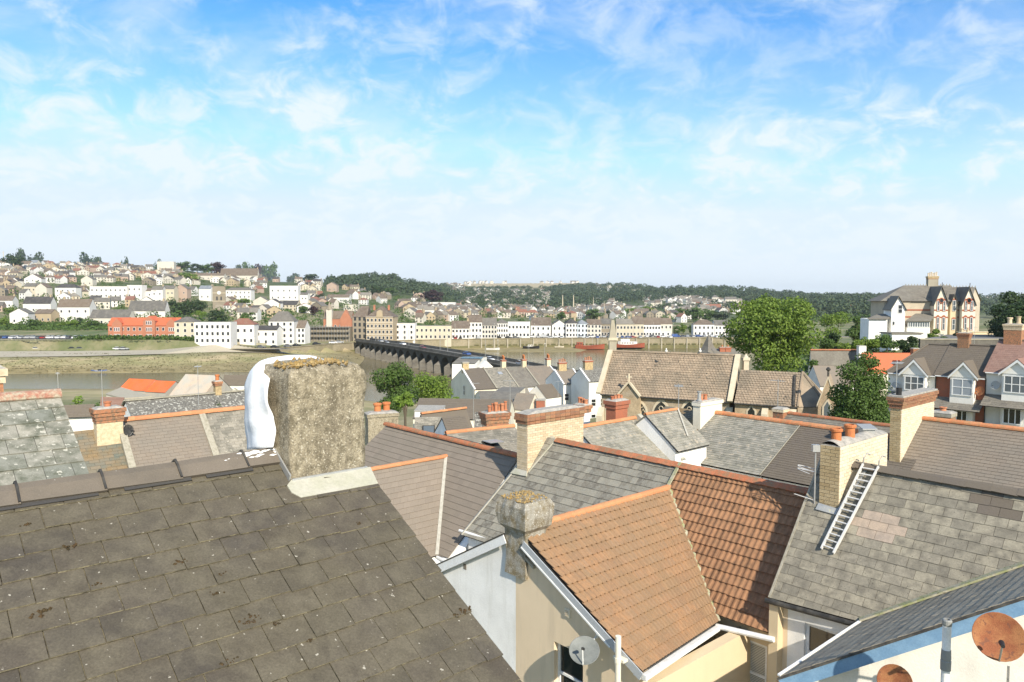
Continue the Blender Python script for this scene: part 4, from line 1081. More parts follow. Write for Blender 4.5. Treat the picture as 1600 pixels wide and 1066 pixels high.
 def col(a, b, z0a, z1=None):
  A0 = base - V * a; B0 = base - V * b
  za, zb = (zt_(a), zt_(b)) if z1 is None else (z1, z1)
  m.prism([A3(A0[0], A0[1], z0a), A3(B0[0], B0[1], z0a), A3(B0[0], B0[1], zb), A3(A0[0], A0[1], za)], U * .25)
 col(0, s1, wz); col(s2, sK, wz); col(s1, s2, zw); col(s1, s2, wz, zw - 1.35)
 m.build('gable_wall', MATS['render_beige'], r)
 window(r, base - V * s1 + Z * (zw - 1.35 - wz), -V, -U, s2 - s1, 1.35, MATS['white_plastic'], MATS['glass_dark'], cols=1, rows=2, depth=.16, fw=.06)
 # white bargeboard on the verge
 v0 = ong(818, 846, -.04); v1 = ong(1004, 1053, -.04); d = v1 - v0; per = nrm(np.cross(d, U)); per = per if per[2] < 0 else -per
 m = MB(); m.box(v0, d, per * .17, U * .02); m.build('bargeboard', MATS['grey_board'], r)
 m = MB(); m.box(v0 + per * .15 - U * .012, d * .78, per * .035, U * .03); m.build('bargeboard_edge', MATS['white_board'], r)
 m = MB(); m.box(v0 + per * .15 + U * .02, d, per * .02, U * .13); m.build('soffit', MATS['white_board'], r)
 # small vent on the gable
 vp = ong(884, 962, gw); m = MB(); m.box(vp, -V * .14, -U * .04, Z * .17); m.build('vent', MATS['render_ivory'], r)
 for i in range(4):
  m = MB(); m.box(vp - V * .02 - U * .045 + Z * (.025 + i * .035), -V * .10, -U * .01, Z * .012); m.build('vent_slat', MATS['render_cream'], r)
 # soil pipe with collar in the corner of the wing
 pp = ong(966, 1000, -.16); zt = hit(966, 994, pp, U)[2]
 m = MB(); m.tube([A3(pp[0], pp[1], wz), A3(pp[0], pp[1], zt)], .055, 12); m.build('soil_pipe', MATS['render_ivory'], r)
 zz = hit(966, 1030, pp, U)[2]; m = MB(); m.tube([A3(pp[0], pp[1], zz - .06), A3(pp[0], pp[1], zz + .03)], .07, 12); m.box(A3(pp[0], pp[1], zz - .04) + V * .13, -V * .26, U * .2, Z * .05); m.build('pipe_collar', MATS['render_ivory'], r)
 # rendered chimney at the gable apex
 chim_small(r, J, apx)
 HOUSE['W1'] = (w, J, apx, K, gp)
 # white neighbour: left half of the gable
 r2 = thing('white_rendered_house', 'white rendered gable half joined to the beige gable under the small mossy chimney', 'house', base + V * 1.5)
 l0 = ong(787, 838, gw); l1 = ong(640, 905, gw); sL = (l1 - top) @ V
 m = MB(); bb = base + V * .003
 m.prism([A3(bb[0], bb[1], wz), A3(*(bb + V * sL)[:2], wz), A3(*(bb + V * sL)[:2], l1[2] - .06), A3(bb[0], bb[1], top[2] + .01)], U * .25); m.build('gable_wall', MATS['render_white'], r2)
 v0 = ong(786, 836, -.04); v1 = ong(640, 903, -.04); d = v1 - v0; per = nrm(np.cross(d, U)); per = per if per[2] < 0 else -per
 m = MB(); m.box(v0, d, per * .19, U * .02); m.build('bargeboard', MATS['white_board'], r2)
 m = MB(); m.box(v0 + per * -.03 - U * .01, d, per * .03, U * .3); m.build('verge', MATS['gutter_black'], r2)
 # its roof slope falling away to the left
 e0 = A3(*v1[:2], v1[2]); slo = [along(J, -U, 812) + V * .02, J + V * .02, v1 + Z * .03, J + (v1 - along(J, -U, 812))]
 tiled(r2, slo, 14, .3, MATS['slate_brown_dark'], tk=.012, cap=40, seed=5)
 cav = ong(703, 891, gw - .02)
 for (px, py, s) in ((703, 866, .10), (725, 890, .16), (720, 892, .08)):
  p = ong(px, py, gw - .012); m = MB(); m.lathe(p, [(s * .0 + .02, -.01), (.05, 0), (.02, .01)], 8)
 # fascia damage patch
 m = MB(); p = ong(724, 889, gw - .008); m.box(p, -V * .11, U * .02, Z * .13); m.build('patch', MATS['mortar_dark'], r2)
def chim_small(root, J, apx):
 """stubby rendered chimney with flared mossy head"""
 c0 = hit(783, 838, apx + U * .05, U)
 n = 14; V_ = []; F_ = []
 zb = c0[2] - .75; zt = hit(790, 776, c0, U)[2]
 ctr = apx + U * .32 + V * .05; rn = random.Random(3)
 prof = [(0, .0), (.30, 0), (.52, .0), (.60, .02), (.66, .11), (.80, .14), (.93, .13), (1.0, .07)]
 hw = .33; hu = .30
 for (t, fl) in prof:
  z = zb + (zt - zb) * t
  for k in range(4 * 6):
   side = k // 6; s = (k % 6) / 6 * 2 - 1
   x, y = [(s, -1), (1, s), (-s, 1), (-1, -s)][side]
   rr = 1.0
   P = A3(ctr[0], ctr[1], z) - V * x * (hw + fl) + U * y * (hu + fl)
   q = mnoise.noise(Vector((P[0] * 6, P[1] * 6, P[2] * 6))) * .035 * (0.4 + t)
   P = P - V * x * q + U * y * q + Z * q * .6
   V_.append(P)
 m_ = 24
 for i in range(len(prof) - 1):
  for k in range(m_): F_.append((i * m_ + k, i * m_ + (k + 1) % m_, (i + 1) * m_ + (k + 1) % m_, (i + 1) * m_ + k))
 V_.append(A3(ctr[0], ctr[1], zt + .05)); l = len(V_) - 1; b = (len(prof) - 1) * m_
 for k in range(m_): F_.append((b + k, b + (k + 1) % m_, l))
 mb = MB(); mb.add(V_, F_); mb.build('chimney', MATS['render_lichen'], root, smooth=False)
 mb = MB()
 for k in range(220):
  x, y = rn.uniform(-1, 1), rn.uniform(-1, 1)
  if x + y * .4 > .75 and rn.random() < .7: continue
  P = A3(ctr[0], ctr[1], zt + .02 + .03 * (1 - max(abs(x), abs(y)))) - V * x * (hw + .09) + U * y * (hu + .09); r = rn.uniform(.012, .035)
  mb.add([P + U * r, P + V * r, P - U * r, P - V * r, P + Z * r, P - Z * r], [(0, 1, 4), (1, 2, 4), (2, 3, 4), (3, 0, 4), (1, 0, 5), (2, 1, 5), (3, 2, 5), (0, 3, 5)])
 mb.build('moss', MATS['moss'], root, kind='stuff')
 # mortar apron towards the tiles
 q = hit(858, 826, J, U); mb = MB()
 P = A3(ctr[0], ctr[1], 0) - V * (hw - .02) - U * hu
 z0 = c0[2]
 mb.box(A3(P[0], P[1], z0 - .30), U * (2 * hu), -V * .26 - Z * .14, Z * .06); mb.build('mortar_apron', MATS['mortar'], root)
a_terrace()
# ---- the ladder house
def ladder_house():
 r = thing('ladder_house', 'terraced house with buff slates and an aluminium roof ladder lying on its slope', 'house', LP(11, -2, ZG))
 P0 = hit(1385, 733, R0, U); z = P0[2]
 c00 = LP(8.53, 0, z); sR = (hit(1680, 785, R0, U) - R0) @ -V; c10 = LP(sR, 0, z)
 e3 = hit(1205, 935, R1, V); off = e3 - R1; uE = off @ U; zE = e3[2]
 c = [c00, c10, LP(8.53, uE, zE), LP(sR, uE, zE)]
 n = pnorm(c)
 va = onq(c, 1345, 972); vb = onq(c, 1600, 885); d = vb - va
 vc = va + d * 1.35; uvc = uvof(c, vc)
 poly = [(0, 0), (1, 0), (1, min(uvc[1], 1)), uvof(c, va), (0, 1)]
 poly = [(0, 0), (1, 0), uvof(c, va + d * (1 + .0) * ((sR - 8.53) * (1 - uvof(c, va)[0]) / max(1e-3, (uvof(c, vb)[0] - uvof(c, va)[0]) * (sR - 8.53)))), uvof(c, va), (0, 1)]
 dark = [onq(c, 1558, 772), onq(c, 1548, 785), onq(c, 1575, 789)]
 pk = [onq(c, 1360, 818), onq(c, 1375, 830), onq(c, 1385, 822), onq(c, 1345, 812)]
 def sp(ctr, i):
  if min(np.linalg.norm(ctr - q) for q in dark) < .20: return MATS['slate_brown_dark']
  if min(np.linalg.norm(ctr - q) for q in pk) < .22: return MATS['slate_buff_pink']
 tiled(r, c, 17, .37, MATS['slate_buff'], poly=poly, tk=.008, gap=.0035, jit=.004, cap=300, special=sp, seed=12)
 # brown strip of ridge
 ridge(r, LP(8.9, 0, z + .06), LP(sR, 0, z + .06), MATS['slate_brown_dark'], r=.13, L=.45, style='angle', seed=11)
 body(r, [c[0], c[1], c[2], c[3]], ZG, 'render_white', 'slate_far', inset=.35)
 strip(r, c[0] + n * .0, c[2] + n * .0, .05, .02, MATS['mortar'], 'verge_mortar')
 # party wall standing above the orange roof
 m = MB(); m.prism([c[0] - Z * .05, c[2] - Z * .05, A3(*c[2][:2], 21.5), A3(*c[0][:2], 23)], -V * .2); m.build('party_wall', MATS['render_cream'], r)
 # gutter (black) + walls
 g = MB(); g.tube([c[2] - Z * .06 - U * .05 + V * .06, va - Z * .06 - U * .05], .055, 10); g.build('gutter', MATS['gutter_black'], r)
 pw = c[2] + U * .22
 def onw(px, py): return hit(px, py, pw, U)
 w0 = onw(1206, 950); w0[2] = 20.0; x1 = (onw(1231, 960) - w0) @ -V
 Ht = zE - .06 - w0[2]
 wall_holes(r, w0, -V, -U, x1, Ht, [], MATS['render_beige'], name='beige_wall')
 w1 = w0 - V * (x1 + .002)
 a, b = onw(1257, 971), onw(1316, 988); xa = (a - w1) @ -V; wa = (b - a) @ -V; zt = a[2] - .02
 wall_holes(r, w1, -V, -U, 4.2, Ht, [(xa, zt - 1.25 - w0[2], wa, 1.25)], MATS['render_white'], name='rear_wall')
 window(r, w1 - V * xa + Z * (zt - 1.25 - w0[2]), -V, -U, wa, 1.25, MATS['white_plastic'], MATS['glass_dark'], cols=1, rows=2, depth=.12, fw=.07)
 # stack
 q = onq(c, 1280, 787); wv = np.linalg.norm(along(q, -V, 1310) - q); cr = q - V * wv
 far = along(cr, U, 1384); L = np.linalg.norm(far - cr)
 zt = hit(1310, 700, cr, V)[2]; o = q - Z * .5
 def band(rw, rows): return MATS['brick_buff']
 H = zt - o[2]
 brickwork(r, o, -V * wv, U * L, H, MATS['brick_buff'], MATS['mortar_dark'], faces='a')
 brickwork(r, o + V * -.003 + U * .003, -V * (wv), U * L, H - .002, MATS['brick_buff_lit'], MATS['mortar_light'], faces='c')  # long face gets lighter brick and mortar: the stronger sun painted into colour
 # rounded cement flaunching
 V_ = []; F_ = []; nu, nv = 14, 8
 for i in range(nu + 1):
  for k in range(nv + 1):
   x = i / nu; y = k / nv
   P = q - V * wv * y + U * L * x
   V_.append(A3(P[0], P[1], zt + .11 * math.sin(math.pi * y) * (.8 + .3 * math.sin(x * 9)) * (1 if x < .75 else .45) + .015))
 for i in range(nu):
  for k in range(nv):
   a_ = i * (nv + 1) + k; F_.append((a_, a_ + 1, a_ + nv + 2, a_ + nv + 1))
 m = MB(); m.add(V_, F_); m.box(A3(q[0], q[1], zt - .01), -V * wv, U * L, Z * .025); m.build('cement_cap', MATS['cement_cap'], r)
 p1 = q - V * wv * .5 + U * .28; p2 = q - V * wv * .5 + U * .95
 pot(r, A3(p1[0], p1[1], zt + .08), .27, .115, MATS['terracotta']); pot(r, A3(p2[0], p2[1], zt + .08), .28, .115, MATS['terracotta'])
 hh = MB(); p = q - V * wv * .4 + U * (L * .78); hh.cbox(p[0], p[1], zt + .03, .26, .26, .10); hh.prism([A3(p[0] - .17, p[1] - .17, zt + .14), A3(p[0] + .17, p[1] - .17, zt + .14), A3(p[0] + .17, p[1] + .17, zt + .2), A3(p[0] - .17, p[1] + .17, zt + .2)], Z * .03); hh.build('vent_cowl', MATS['galvanised'], r)
 # lead skirt at the foot
 m = MB(); m.prism([onq(c, 1280, 787) + n * .012, onq(c, 1311, 797) + n * .012, onq(c, 1307, 806) + n * .012, onq(c, 1275, 797) + n * .012], n * .03); m.build('flashing', MATS['lead'], r)
 strip(r, cr + (onq(c, 1311, 797) - cr) * 0 + onq(c, 1312, 797) - cr + n * .012, onq(c, 1352, 735) + n * .012, .1, .012, MATS['lead'], 'flashing')
 # ladder
 ld = thing('roof_ladder', 'aluminium ladder hooked over the ridge beside the buff brick stack', 'ladder', onq(c, 1300, 855))
 rails = []
 tp = [onq(c, 1351, 729) + n * .10, onq(c, 1375, 733) + n * .10]; bt = [onq(c, 1285, 860) + n * .07, onq(c, 1304, 867) + n * .07]
 dl = nrm(bt[0] - tp[0]); sd = nrm(np.cross(dl, n))
 for t0, b0 in zip(tp, bt):
  m = MB(); m.box(t0 - sd * .014 - n * .035, b0 - t0, sd * .028, n * .07); m.build('rail', MATS['aluminium'], ld)
  hk = nrm(-dl + n * .3)
  m = MB(); m.tube([t0, t0 - dl * .10 + n * .09, t0 - dl * .24 + n * .06, t0 - dl * .30 - n * .08], .014, 8); m.build('hook', MATS['galvanised'], ld)
 for i in range(14):
  t = (i + .6) / 14.2; m = MB(); m.tube([tp[0] + (bt[0] - tp[0]) * t, tp[1] + (bt[1] - tp[1]) * t], .017, 8); m.build('rung', MATS['aluminium'], ld)
 # aerial pole on the stack
 ae = thing('television_aerial', 'television aerials on a pole strapped to the left of the buff brick stack', 'aerial', q)
 pp = q + V * .10 - U * .02; zb = hit(1272, 798, pp, U)[2]; z1 = hit(1273, 694, pp, U)[2]
 m = MB(); m.tube([A3(pp[0], pp[1], zb), A3(pp[0], pp[1], z1)], .018, 8); m.build('pole', MATS['galvanised'], ae)
 za = hit(1273, 735, pp, U)[2]
 for dz in (0, -.07):
  m = MB(); pts = []
  for k in range(9):
   t = math.pi * k / 8; pts.append(A3(pp[0], pp[1], za + dz) + V * (.08 + .32 * math.sin(t)) + U * (.10 * math.cos(t)) + Z * .05 * math.sin(t))
  m.tube(pts, .008, 6, cap=True); m.build('folded_dipole', MATS['aluminium'], ae)
 m = MB(); m.tube([A3(pp[0], pp[1], za - .03), A3(pp[0], pp[1], za - .03) + V * .30], .01, 6); m.build('boom', MATS['aluminium'], ae)
 zy = hit(1273, 782, pp, U)[2]; b0 = A3(pp[0], pp[1], zy); b1 = b0 + V * .46 + Z * .05
 m = MB(); m.tube([b0, b1], .01, 6); m.build('boom', MATS['aluminium'], ae)
 for k in range(9):
  p = b0 + (b1 - b0) * (.15 + .1 * k); m = MB(); m.tube([p - U * .07 + Z * .02, p + U * .07 - Z * .02], .006, 5); m.build('element', MATS['aluminium'], ae)
 m = MB(); m.cbox(*A3(pp[0], pp[1], z1 - .16), .16, .12, .15); m.build('bracket', MATS['galvanised'], ae)
 return c, va, vb, n
LQ, VA, VB, LN = ladder_house()
# ---- the dark wing at the lower right with the blue bargeboard
def dark_wing():
 r = thing('blue_trimmed_house', 'rear wing with steep dark slates and a blue bargeboard, lower right corner', 'house', LP(14, -6, ZG))
 lo = VA + (VA - VA) ;
 tipz = VA[2] - .02
 tip = along(VA, -U, 1217)
 # plane through VA, tip and VB
 c = [VB + (tip - VA), VB, tip, VA]
 # extend beyond the frame to the right
 ex = (VB - VA) * .45
 c = [c[0] + ex, c[1] + ex, c[2], c[3]]
 bl0 = onq(c, 1217, 1062); bl1 = onq(c, 1600, 962)
 # verge: along the pixels of the blue board; gable plane is upright through the tip along V
 n = pnorm(c)
 n1 = hit(1700, 935, tip, U)
 # intersection of the roof plane with the gable plane is c[2]-c[0]
 tiled(r, c, 22, .30, MATS['slate_wing'], tk=.007, gap=.0025, jit=.004, cap=300, seed=21)
 vt, vb_ = c[0], c[2]
 d = vt - vb_; per = nrm(np.cross(d, U)); per = per if per[2] < 0 else -per
 gy = -U * .05
 m = MB(); m.box(vb_ + gy + per * .03, d, per * .19, U * .03); m.build('bargeboard', MATS['blue_paint'], r)
 m = MB(); m.box(vb_ + gy + per * .0 - U * .02, d, per * .035, U * .10); m.build('verge_undercloak', MATS['gutter_black'], r)
 # white eave strip on the left
 nn = n; strip(r, tip + Z * .01, VA + Z * .01, .05, .03, MATS['white_board'], 'gutter')
 # mortared valley
 strip(r, VA + nrm(n + LN) * .035, VA + (VB - VA) * 1.4 + nrm(n + LN) * .035, .13, .035, MATS['mortar_moss'], 'valley_mortar')
 # gable wall
 g0 = vb_ + U * .12; g1 = vt + U * .12; zl = 17
 m = MB(); m.prism([A3(g0[0], g0[1], zl), A3(g1[0], g1[1], zl), g1 + Z * -.12, g0 + Z * -.12], U * .25); m.build('gable_wall', MATS['render_old'], r)
 def ong(px, py, dd=0.): return hit(px, py, g0 - U * dd, U)
 # side wall under the left eave
 m = MB(); s0 = tip - V * .12 + U * .12; m.box(A3(s0[0], s0[1], zl), VA - tip - U * .1, -V * .25, Z * (tip[2] - zl - .08)); m.build('side_wall', MATS['render_white'], r)
 # hopper crack lines / boards on the wall: two cover strips
 for px in (1574,):
  a = ong(px, 1040, .0); m = MB(); m.box(A3(a[0], a[1], 19), -V * .03, -U * .012, Z * (a[2] - 19)); m.build('cover_strip', MATS['cement_cap'], r)
 # flue pipe
 fp = ong(1479, 1000, .22); zt = hit(1479, 968, fp, U)[2]
 fl = thing('flue_pipe', 'white flue pipe with dented metal collar rising past the blue bargeboard', 'flue', A3(fp[0], fp[1], 19))
 zc1 = hit(1479, 1015, fp, U)[2]; zc2 = hit(1479, 1047, fp, U)[2]
 m = MB(); m.lathe(A3(fp[0], fp[1], 19), [(.055, 0), (.055, zc2 - 19)], 16); m.build('lower_pipe', MATS['white_plastic'], fl, smooth=False)
 m = MB(); m.lathe(A3(fp[0], fp[1], zc2), [(.066, 0), (.068, (zc1 - zc2) * .45), (.060, (zc1 - zc2) * .5), (.066, (zc1 - zc2) * .55), (.060, zc1 - zc2)], 16); m.build('collar', MATS['pvc_grey'], fl)
 m = MB(); m.lathe(A3(fp[0], fp[1], zc1), [(.055, 0), (.055, zt - zc1 - .08)], 16); m.build('upper_pipe', MATS['white_plastic'], fl)
 m = MB(); m.lathe(A3(fp[0], fp[1], zt - .08), [(.057, 0), (.062, .02), (.062, .07), (.05, .085), (.035, .085), (.035, .03)], 16); m.build('terminal', MATS['pvc_grey'], fl)
 # two rusty dishes
 c1 = ong(1561, 995, .38)
 dish('satellite_dish', 'large rusty satellite dish at the right edge, beside the blue bargeboard', c1, -U * .9 - V * .35 + Z * .42, .30, MATS['rust'], MATS['galvanised'], anchor=ong(1590, 1010, .02))
 c2 = ong(1398, 1066, .30)
 dish('satellite_dish', 'rusty satellite dish cut by the bottom edge, left of the white flue pipe', c2, -U * .9 - V * .1 + Z * .35, .24, MATS['rust'], MATS['galvanised'], anchor=ong(1410, 1085, .02))
 w, J, apx, K, gp = HOUSE['W1']
 c3 = hit(913, 1016, gp - U * .32, U)
 dish('satellite_dish', 'grey satellite dish on the beige gable above the window', c3, -U * .7 - V * .5 + Z * 1.0, .28, MATS['dish_grey'], MATS['white_plastic'], anchor=hit(933, 992, gp + U * .08, U), sx=1.05)
dark_wing()
# ================================================================== roofs between the terrace and the river
def perp(D):
 n = A3(D[1], -D[0], 0); return n if n[1] < 0 else -n          # horizontal normal towards the camera
def rp(l, Y, D, rx, ey, pitch):
 P0 = W(l[0], l[1], Y); P1 = along(P0, D, rx); N = perp(D); k = math.radians(pitch); d = N * math.cos(k) - Z * math.sin(k)
 t = 0
 while proj(P0 + d * t)[1] < ey and t < 30: t += .05
 return [P0, P1, P0 + d * t, P1 + d * t]
def bldg(name, label, cat, l, Y, D, rx, e, end, mat, wall, zg, rows, wd, rmat=None, style='flat', cap=300, ext=0, stuff=False, group=None, rr=.12, drop=1.0, tk=.009, cols=None, poly=None, exl=0, tname='slate', gap=.003, inset=.15, seed=0):
 q = rq(l, Y, D, rx, e, end) if len(e) == 2 else rp(l, Y, D, rx, *e[1:])
 u = nrm(q[1] - q[0])
 q = [q[0] - u * exl, q[1] + u * ext, q[2] - u * exl, q[3] + u * ext]
 q = [q[0], q[1], q[0] + (q[2] - q[0]) * drop, q[1] + (q[3] - q[1]) * drop]
 root = thing(name, label, cat, q[2] * [1, 1, 0] + Z * zg, group=group)
 tiled(root, q, rows, wd, MATS[mat], name=tname, tk=tk, style=style, cap=cap, stuffall=stuff, poly=poly, gap=gap, seed=seed)
 if rmat: ridge(root, q[0] + Z * .03, q[1] + Z * .03, MATS[rmat], r=rr, cap=60 if not stuff else 12)
 body(root, q, zg, wall, mat if mat in MATS else 'slate_far', inset=inset)
 return root, q
def stack(root, P, D, w, d, ztop, zb, mat, capmat=None, pots=0, potmat='terracotta_dull', ph=.45, pr=.13, name='chimney', band=None, capn=2):
 P = np.array(P, float); N = -perp(D); o = A3(P[0], P[1], zb)
 m = MB(); m.box(o, D * w, N * d, Z * (ztop - zb - .01)); c = m.build(name, MATS[mat], root)
 cm = MATS[capmat or mat]
 for i in range(capn):
  e = .04 * (i + 1); zz = ztop - .075 * 2 * (capn - i)
  m = MB(); m.box(A3(P[0], P[1], zz) - D * e - N * e, D * (w + 2 * e), N * (d + 2 * e), Z * .15); m.build('cap_course', cm, c)
 if band:
  m = MB(); m.box(A3(P[0], P[1], ztop - .55) - D * .03 - N * .03, D * (w + .06), N * (d + .06), Z * .075); m.build('brick_band', MATS[band], c)
 m = MB(); e = .05
 q = [A3(P[0], P[1], ztop) - D * e - N * e, A3(P[0], P[1], ztop) + D * (w + e) - N * e, A3(P[0], P[1], ztop) + D * (w + e) + N * (d + e), A3(P[0], P[1], ztop) - D * e + N * (d + e)]
 ce = sum(q) / 4; t = [x + (ce - x) * .3 + Z * .07 for x in q]
 m.add(q + t, [(0, 1, 5, 4), (1, 2, 6, 5), (2, 3, 7, 6), (3, 0, 4, 7), (4, 5, 6, 7)]); m.build('cement_cap', MATS['cement_cap'], c)
 for i in range(pots):
  if w >= d: p = A3(P[0], P[1], ztop + .05) + D * (w * (i + .5) / pots) + N * d / 2
  else: p = A3(P[0], P[1], ztop + .05) + D * w / 2 + N * (d * (i + .5) / pots)
  pot(c, p, ph * (1 + .15 * ((i * 7) % 3 - 1)), pr, MATS[potmat], style=i % 2)
 return c
def stack_px(root, x0, x1, ytop, ybase, Y, D, d, mat, **k):
 """stack whose near face runs from pixel column x0 to x1 at distance Y (of its near left corner)"""
 P = W(x0, ybase, Y); Q = along(P, D, x1); zt = W(x0, ytop, Y)[2]
 return stack(root, P, nrm(Q - P), np.linalg.norm(Q - P), d, zt, P[2] - .8, mat, **k)
def pxwin(root, P, dn, x0, y0, x1, y1, cols=1, rows=2, frame='white_plastic', glass='glass_dark', fw=.06, sill=None, depth=-.03):
 du = nrm(np.cross(Z, dn)); du = du if du[0] > 0 else -du
 a = hit(x0, y1, P, dn); b = hit(x1, y1, P, dn); t = hit(x0, y0, P, dn)
 return window(root, a, du, dn, (b - a) @ du, t[2] - a[2], MATS[frame], MATS[glass], cols=cols, rows=rows, depth=depth, fw=fw, sill=MATS[sill] if sill else None)
def mid_left():
 # pale slated roof at the left edge
 r, q = bldg('pale_slate_house', 'house with large pale lichened slates and a crusty pink ridge, left edge of the picture', 'house', (0, 624), 11, U, 93, (137, 735), 1, 'slate_light', 'render_white', 17, 9, .34, 'ridge_lichen', exl=2.6, drop=1.6, rr=.11, tk=.012)
 stack_px(r, -30, 6, 578, 625, 15, U, .4, 'brick_red', capmat='brick_cream')
 # brown terrace: three owners
 r, q = bldg('brown_slate_house', 'terraced house with an even brown slate roof between two mortared party walls', 'house', (190, 657), 30, U, 314, (350, 748), 1, 'slate_brown', 'render_white', 16, 22, .36, 'ridge_orange', cap=300, rr=.15)
 n = pnorm(q); strip(r, q[1] + n * .02, q[3] + n * .02, .26, .05, MATS['mortar'], 'party_wall_mortar')
 r2 = thing('buff_slate_house', 'terraced house with pale buff slates behind the plastic-wrapped chimney', 'house', q[3] * [1, 1, 0] + Z * 16)
 q2 = [q[1] + U * .02, along(q[1], U, 392), q[3] + U * .02, q[3] + (along(q[1], U, 392) - q[1])]
 tiled(r2, q2, 22, .36, MATS['slate_pale'], cap=200, seed=3); ridge(r2, q2[0] + Z * .03, q2[1] + Z * .03, MATS['ridge_orange'], r=.15); body(r2, q2, 16, 'render_white', 'slate_brown')
 r3 = thing('green_slate_house', 'terraced house with greenish rust-stained slates left of the banded brick chimney', 'house', q[2] * [1, 1, 0] + Z * 16)
 a = along(q[0], -U, 60); q3 = [a - Z * .25, q[0] - U * .02 - Z * .25, q[2] + (a - q[0]) - Z * .25, q[2] - U * .02 - Z * .25]
 tiled(r3, q3, 24, .36, MATS['slate_green'], cap=300, seed=5); body(r3, q3, 16, 'render_white', 'slate_green')
 strip(r3, q[0] + n * .0 - U * .1, q[2] - U * .1, .26, .12, MATS['mortar'], 'party_wall_mortar')
 P = along(q[0] - A3(0, .7, 0), -U, 150)
 zt = hit(150, 640, P, V)[2]
 c = stack(r3, P - V * .1 + Z * 0, U, .95, .55, zt, zt - 2.3, 'brick_cream', capmat='brick_red', pots=1, potmat='terracotta_dull', ph=.25, band='brick_red', capn=3)
 dish('satellite_dish', 'small dark satellite dish on the right side of the banded brick chimney', P + U * 1.15 - V * .1 + Z * (zt - P[2] - .95), nrm(-U * -.5 - V + Z * .3), .24, MATS['gutter_black'], MATS['galvanised'], anchor=P + U * .95 + V * .1 + Z * (zt - P[2] - 1.1))
 # mossy long roof beyond
 r, q = bldg('mossy_roof_house', 'long dark roof of rough mottled slates beyond the brown roof', 'house', (196, 627), 44, U, 396, (176, 668), 0, 'slate_moss', 'render_white', 13, 16, .42, None, cap=300, tk=.02)
 n = pnorm(q); strip(r, q[0] + n * .02, q[2] + n * .02, .22, .05, MATS['mortar'], 'verge_mortar')
 strip(r, q[0] + Z * .02, q[1] + Z * .02, .2, .08, MATS['mortar'], 'ridge_mortar')
 P = along(q[0], U, 339); stack(r, P - A3(0, .2, 0), U, .38, .4, hit(339, 596, P, V)[2], P[2] - .8, 'brick_buff', capmat='brick_red', pots=1, potmat='terracotta')
 m = MB(); rn = random.Random(4); p = along(q[0], U, 332) - V * .9 - Z * .7
 for k in range(60):
  c_ = p + A3(rn.gauss(0, .12), rn.gauss(0, .12), abs(rn.gauss(0, .16))); d1 = nrm(A3(rn.gauss(0, 1), rn.gauss(0, 1), rn.gauss(0, 1))) * .05; d2 = nrm(np.cross(d1, Z)) * .04
  m.add([c_ - d1, c_ - d2, c_ + d1, c_ + d2], [(0, 1, 2, 3)])
 tag(m.build('roof_weed', MATS['leaf_mid']), 'tuft of weeds growing on the mossy roof beside the slim orange chimney', 'plant')
 X = A3(1, 0, 0); X2 = nrm(A3(1, .25, 0))
 bldg('brown_tiled_shed', 'low building with plain brown roof and white wall beyond the pale slated roof', 'house', (100, 633), 60, X2, 148, (96, 653), 0, 'slate_brown_dark', 'render_white2', 12, 8, .6, cap=60, inset=.3)
 bldg('brown_lean_to', 'small brown roofed outbuilding behind the banded chimney', 'outbuilding', (158, 620), 75, nrm(A3(1, -.2, 0)), 194, (156, 634), 0, 'slate_violet', 'render_white2', 11, 6, .8, cap=40, inset=.3)
 r = thing('flat_white_roof', 'large flat cream roof in front of the red corrugated sheds', 'shed', W(196, 622, 120) * [1, 1, 0] + Z * 8)
 a, b, c_, d = [onz(px, py, 13.2) for px, py in ((166, 617), (193, 624), (236, 621), (190, 607))]
 m = MB(); m.prism([a, b, c_, d], -Z * 4); m.build('wall', MATS['render_ivory'], r); m = MB(); m.prism([p + Z * .2 + (p - (a + c_) / 2) * .03 for p in (a, b, c_, d)], -Z * .19); m.build('roof_sheet', MATS['path_pale'], r)
 def shed(label, l, Y, D, rx, e, end, mat, sheets, wall='corr_grey', zg=6):
  q = rq(l, Y, D, rx, e, end); r = thing('corrugated_shed', label, 'shed', q[2] * [1, 1, 0] + Z * zg, group='corrugated sheds by the river')
  h = q[2] - q[0]; hh = A3(h[0], h[1], 0)
  body(r, q, zg, wall, mat, inset=.1, backslab=False)
  for side in (0, 1):
   off = h if side == 0 else A3(-h[0], -h[1], h[2])
   for i in range(sheets):
    a = q[0] + (q[1] - q[0]) * i / sheets; b = q[0] + (q[1] - q[0]) * (i + 1.0) / sheets; nn = nrm(np.cross(b - a, off)); nn = nn if nn[2] > 0 else -nn
    K = 10; V_ = []; F_ = []
    for k in range(K + 1):
     p = a + (b - a) * k / K + nn * (.06 * (k % 2) + .05)
     V_ += [p, p + off * 1.02]
    for k in range(K): F_.append((2 * k, 2 * k + 1, 2 * k + 3, 2 * k + 2))
    m = MB(); m.add(V_, F_); o = m.build('roof_sheet', MATS[mat], r)
  return r, q
 Ds = nrm(A3(1, -.35, 0))
 r, q = shed('left one of the two bright red corrugated shed roofs by the river', (202, 592), 175, Ds, 243, (185, 609), 0, 'corr_red', 8)
 r, q = shed('right one of the two bright red corrugated shed roofs, next to the grey shed', (243, 595), 168, Ds, 275, (226, 612), 0, 'corr_red', 6)
 r, q = shed('weathered grey and rust-stained corrugated shed right of the red sheds', (290, 585), 165, Ds, 342, (318, 612), 0, 'corr_grey', 9)
 bldg('brown_roofed_shed', 'dark brown shingled roof right of the grey corrugated shed', 'shed', (350, 586), 190, X, 366, (348, 603), 0, 'slate_brown_dark', 'render_white2', 5, 8, 1.2, cap=40, ext=6)
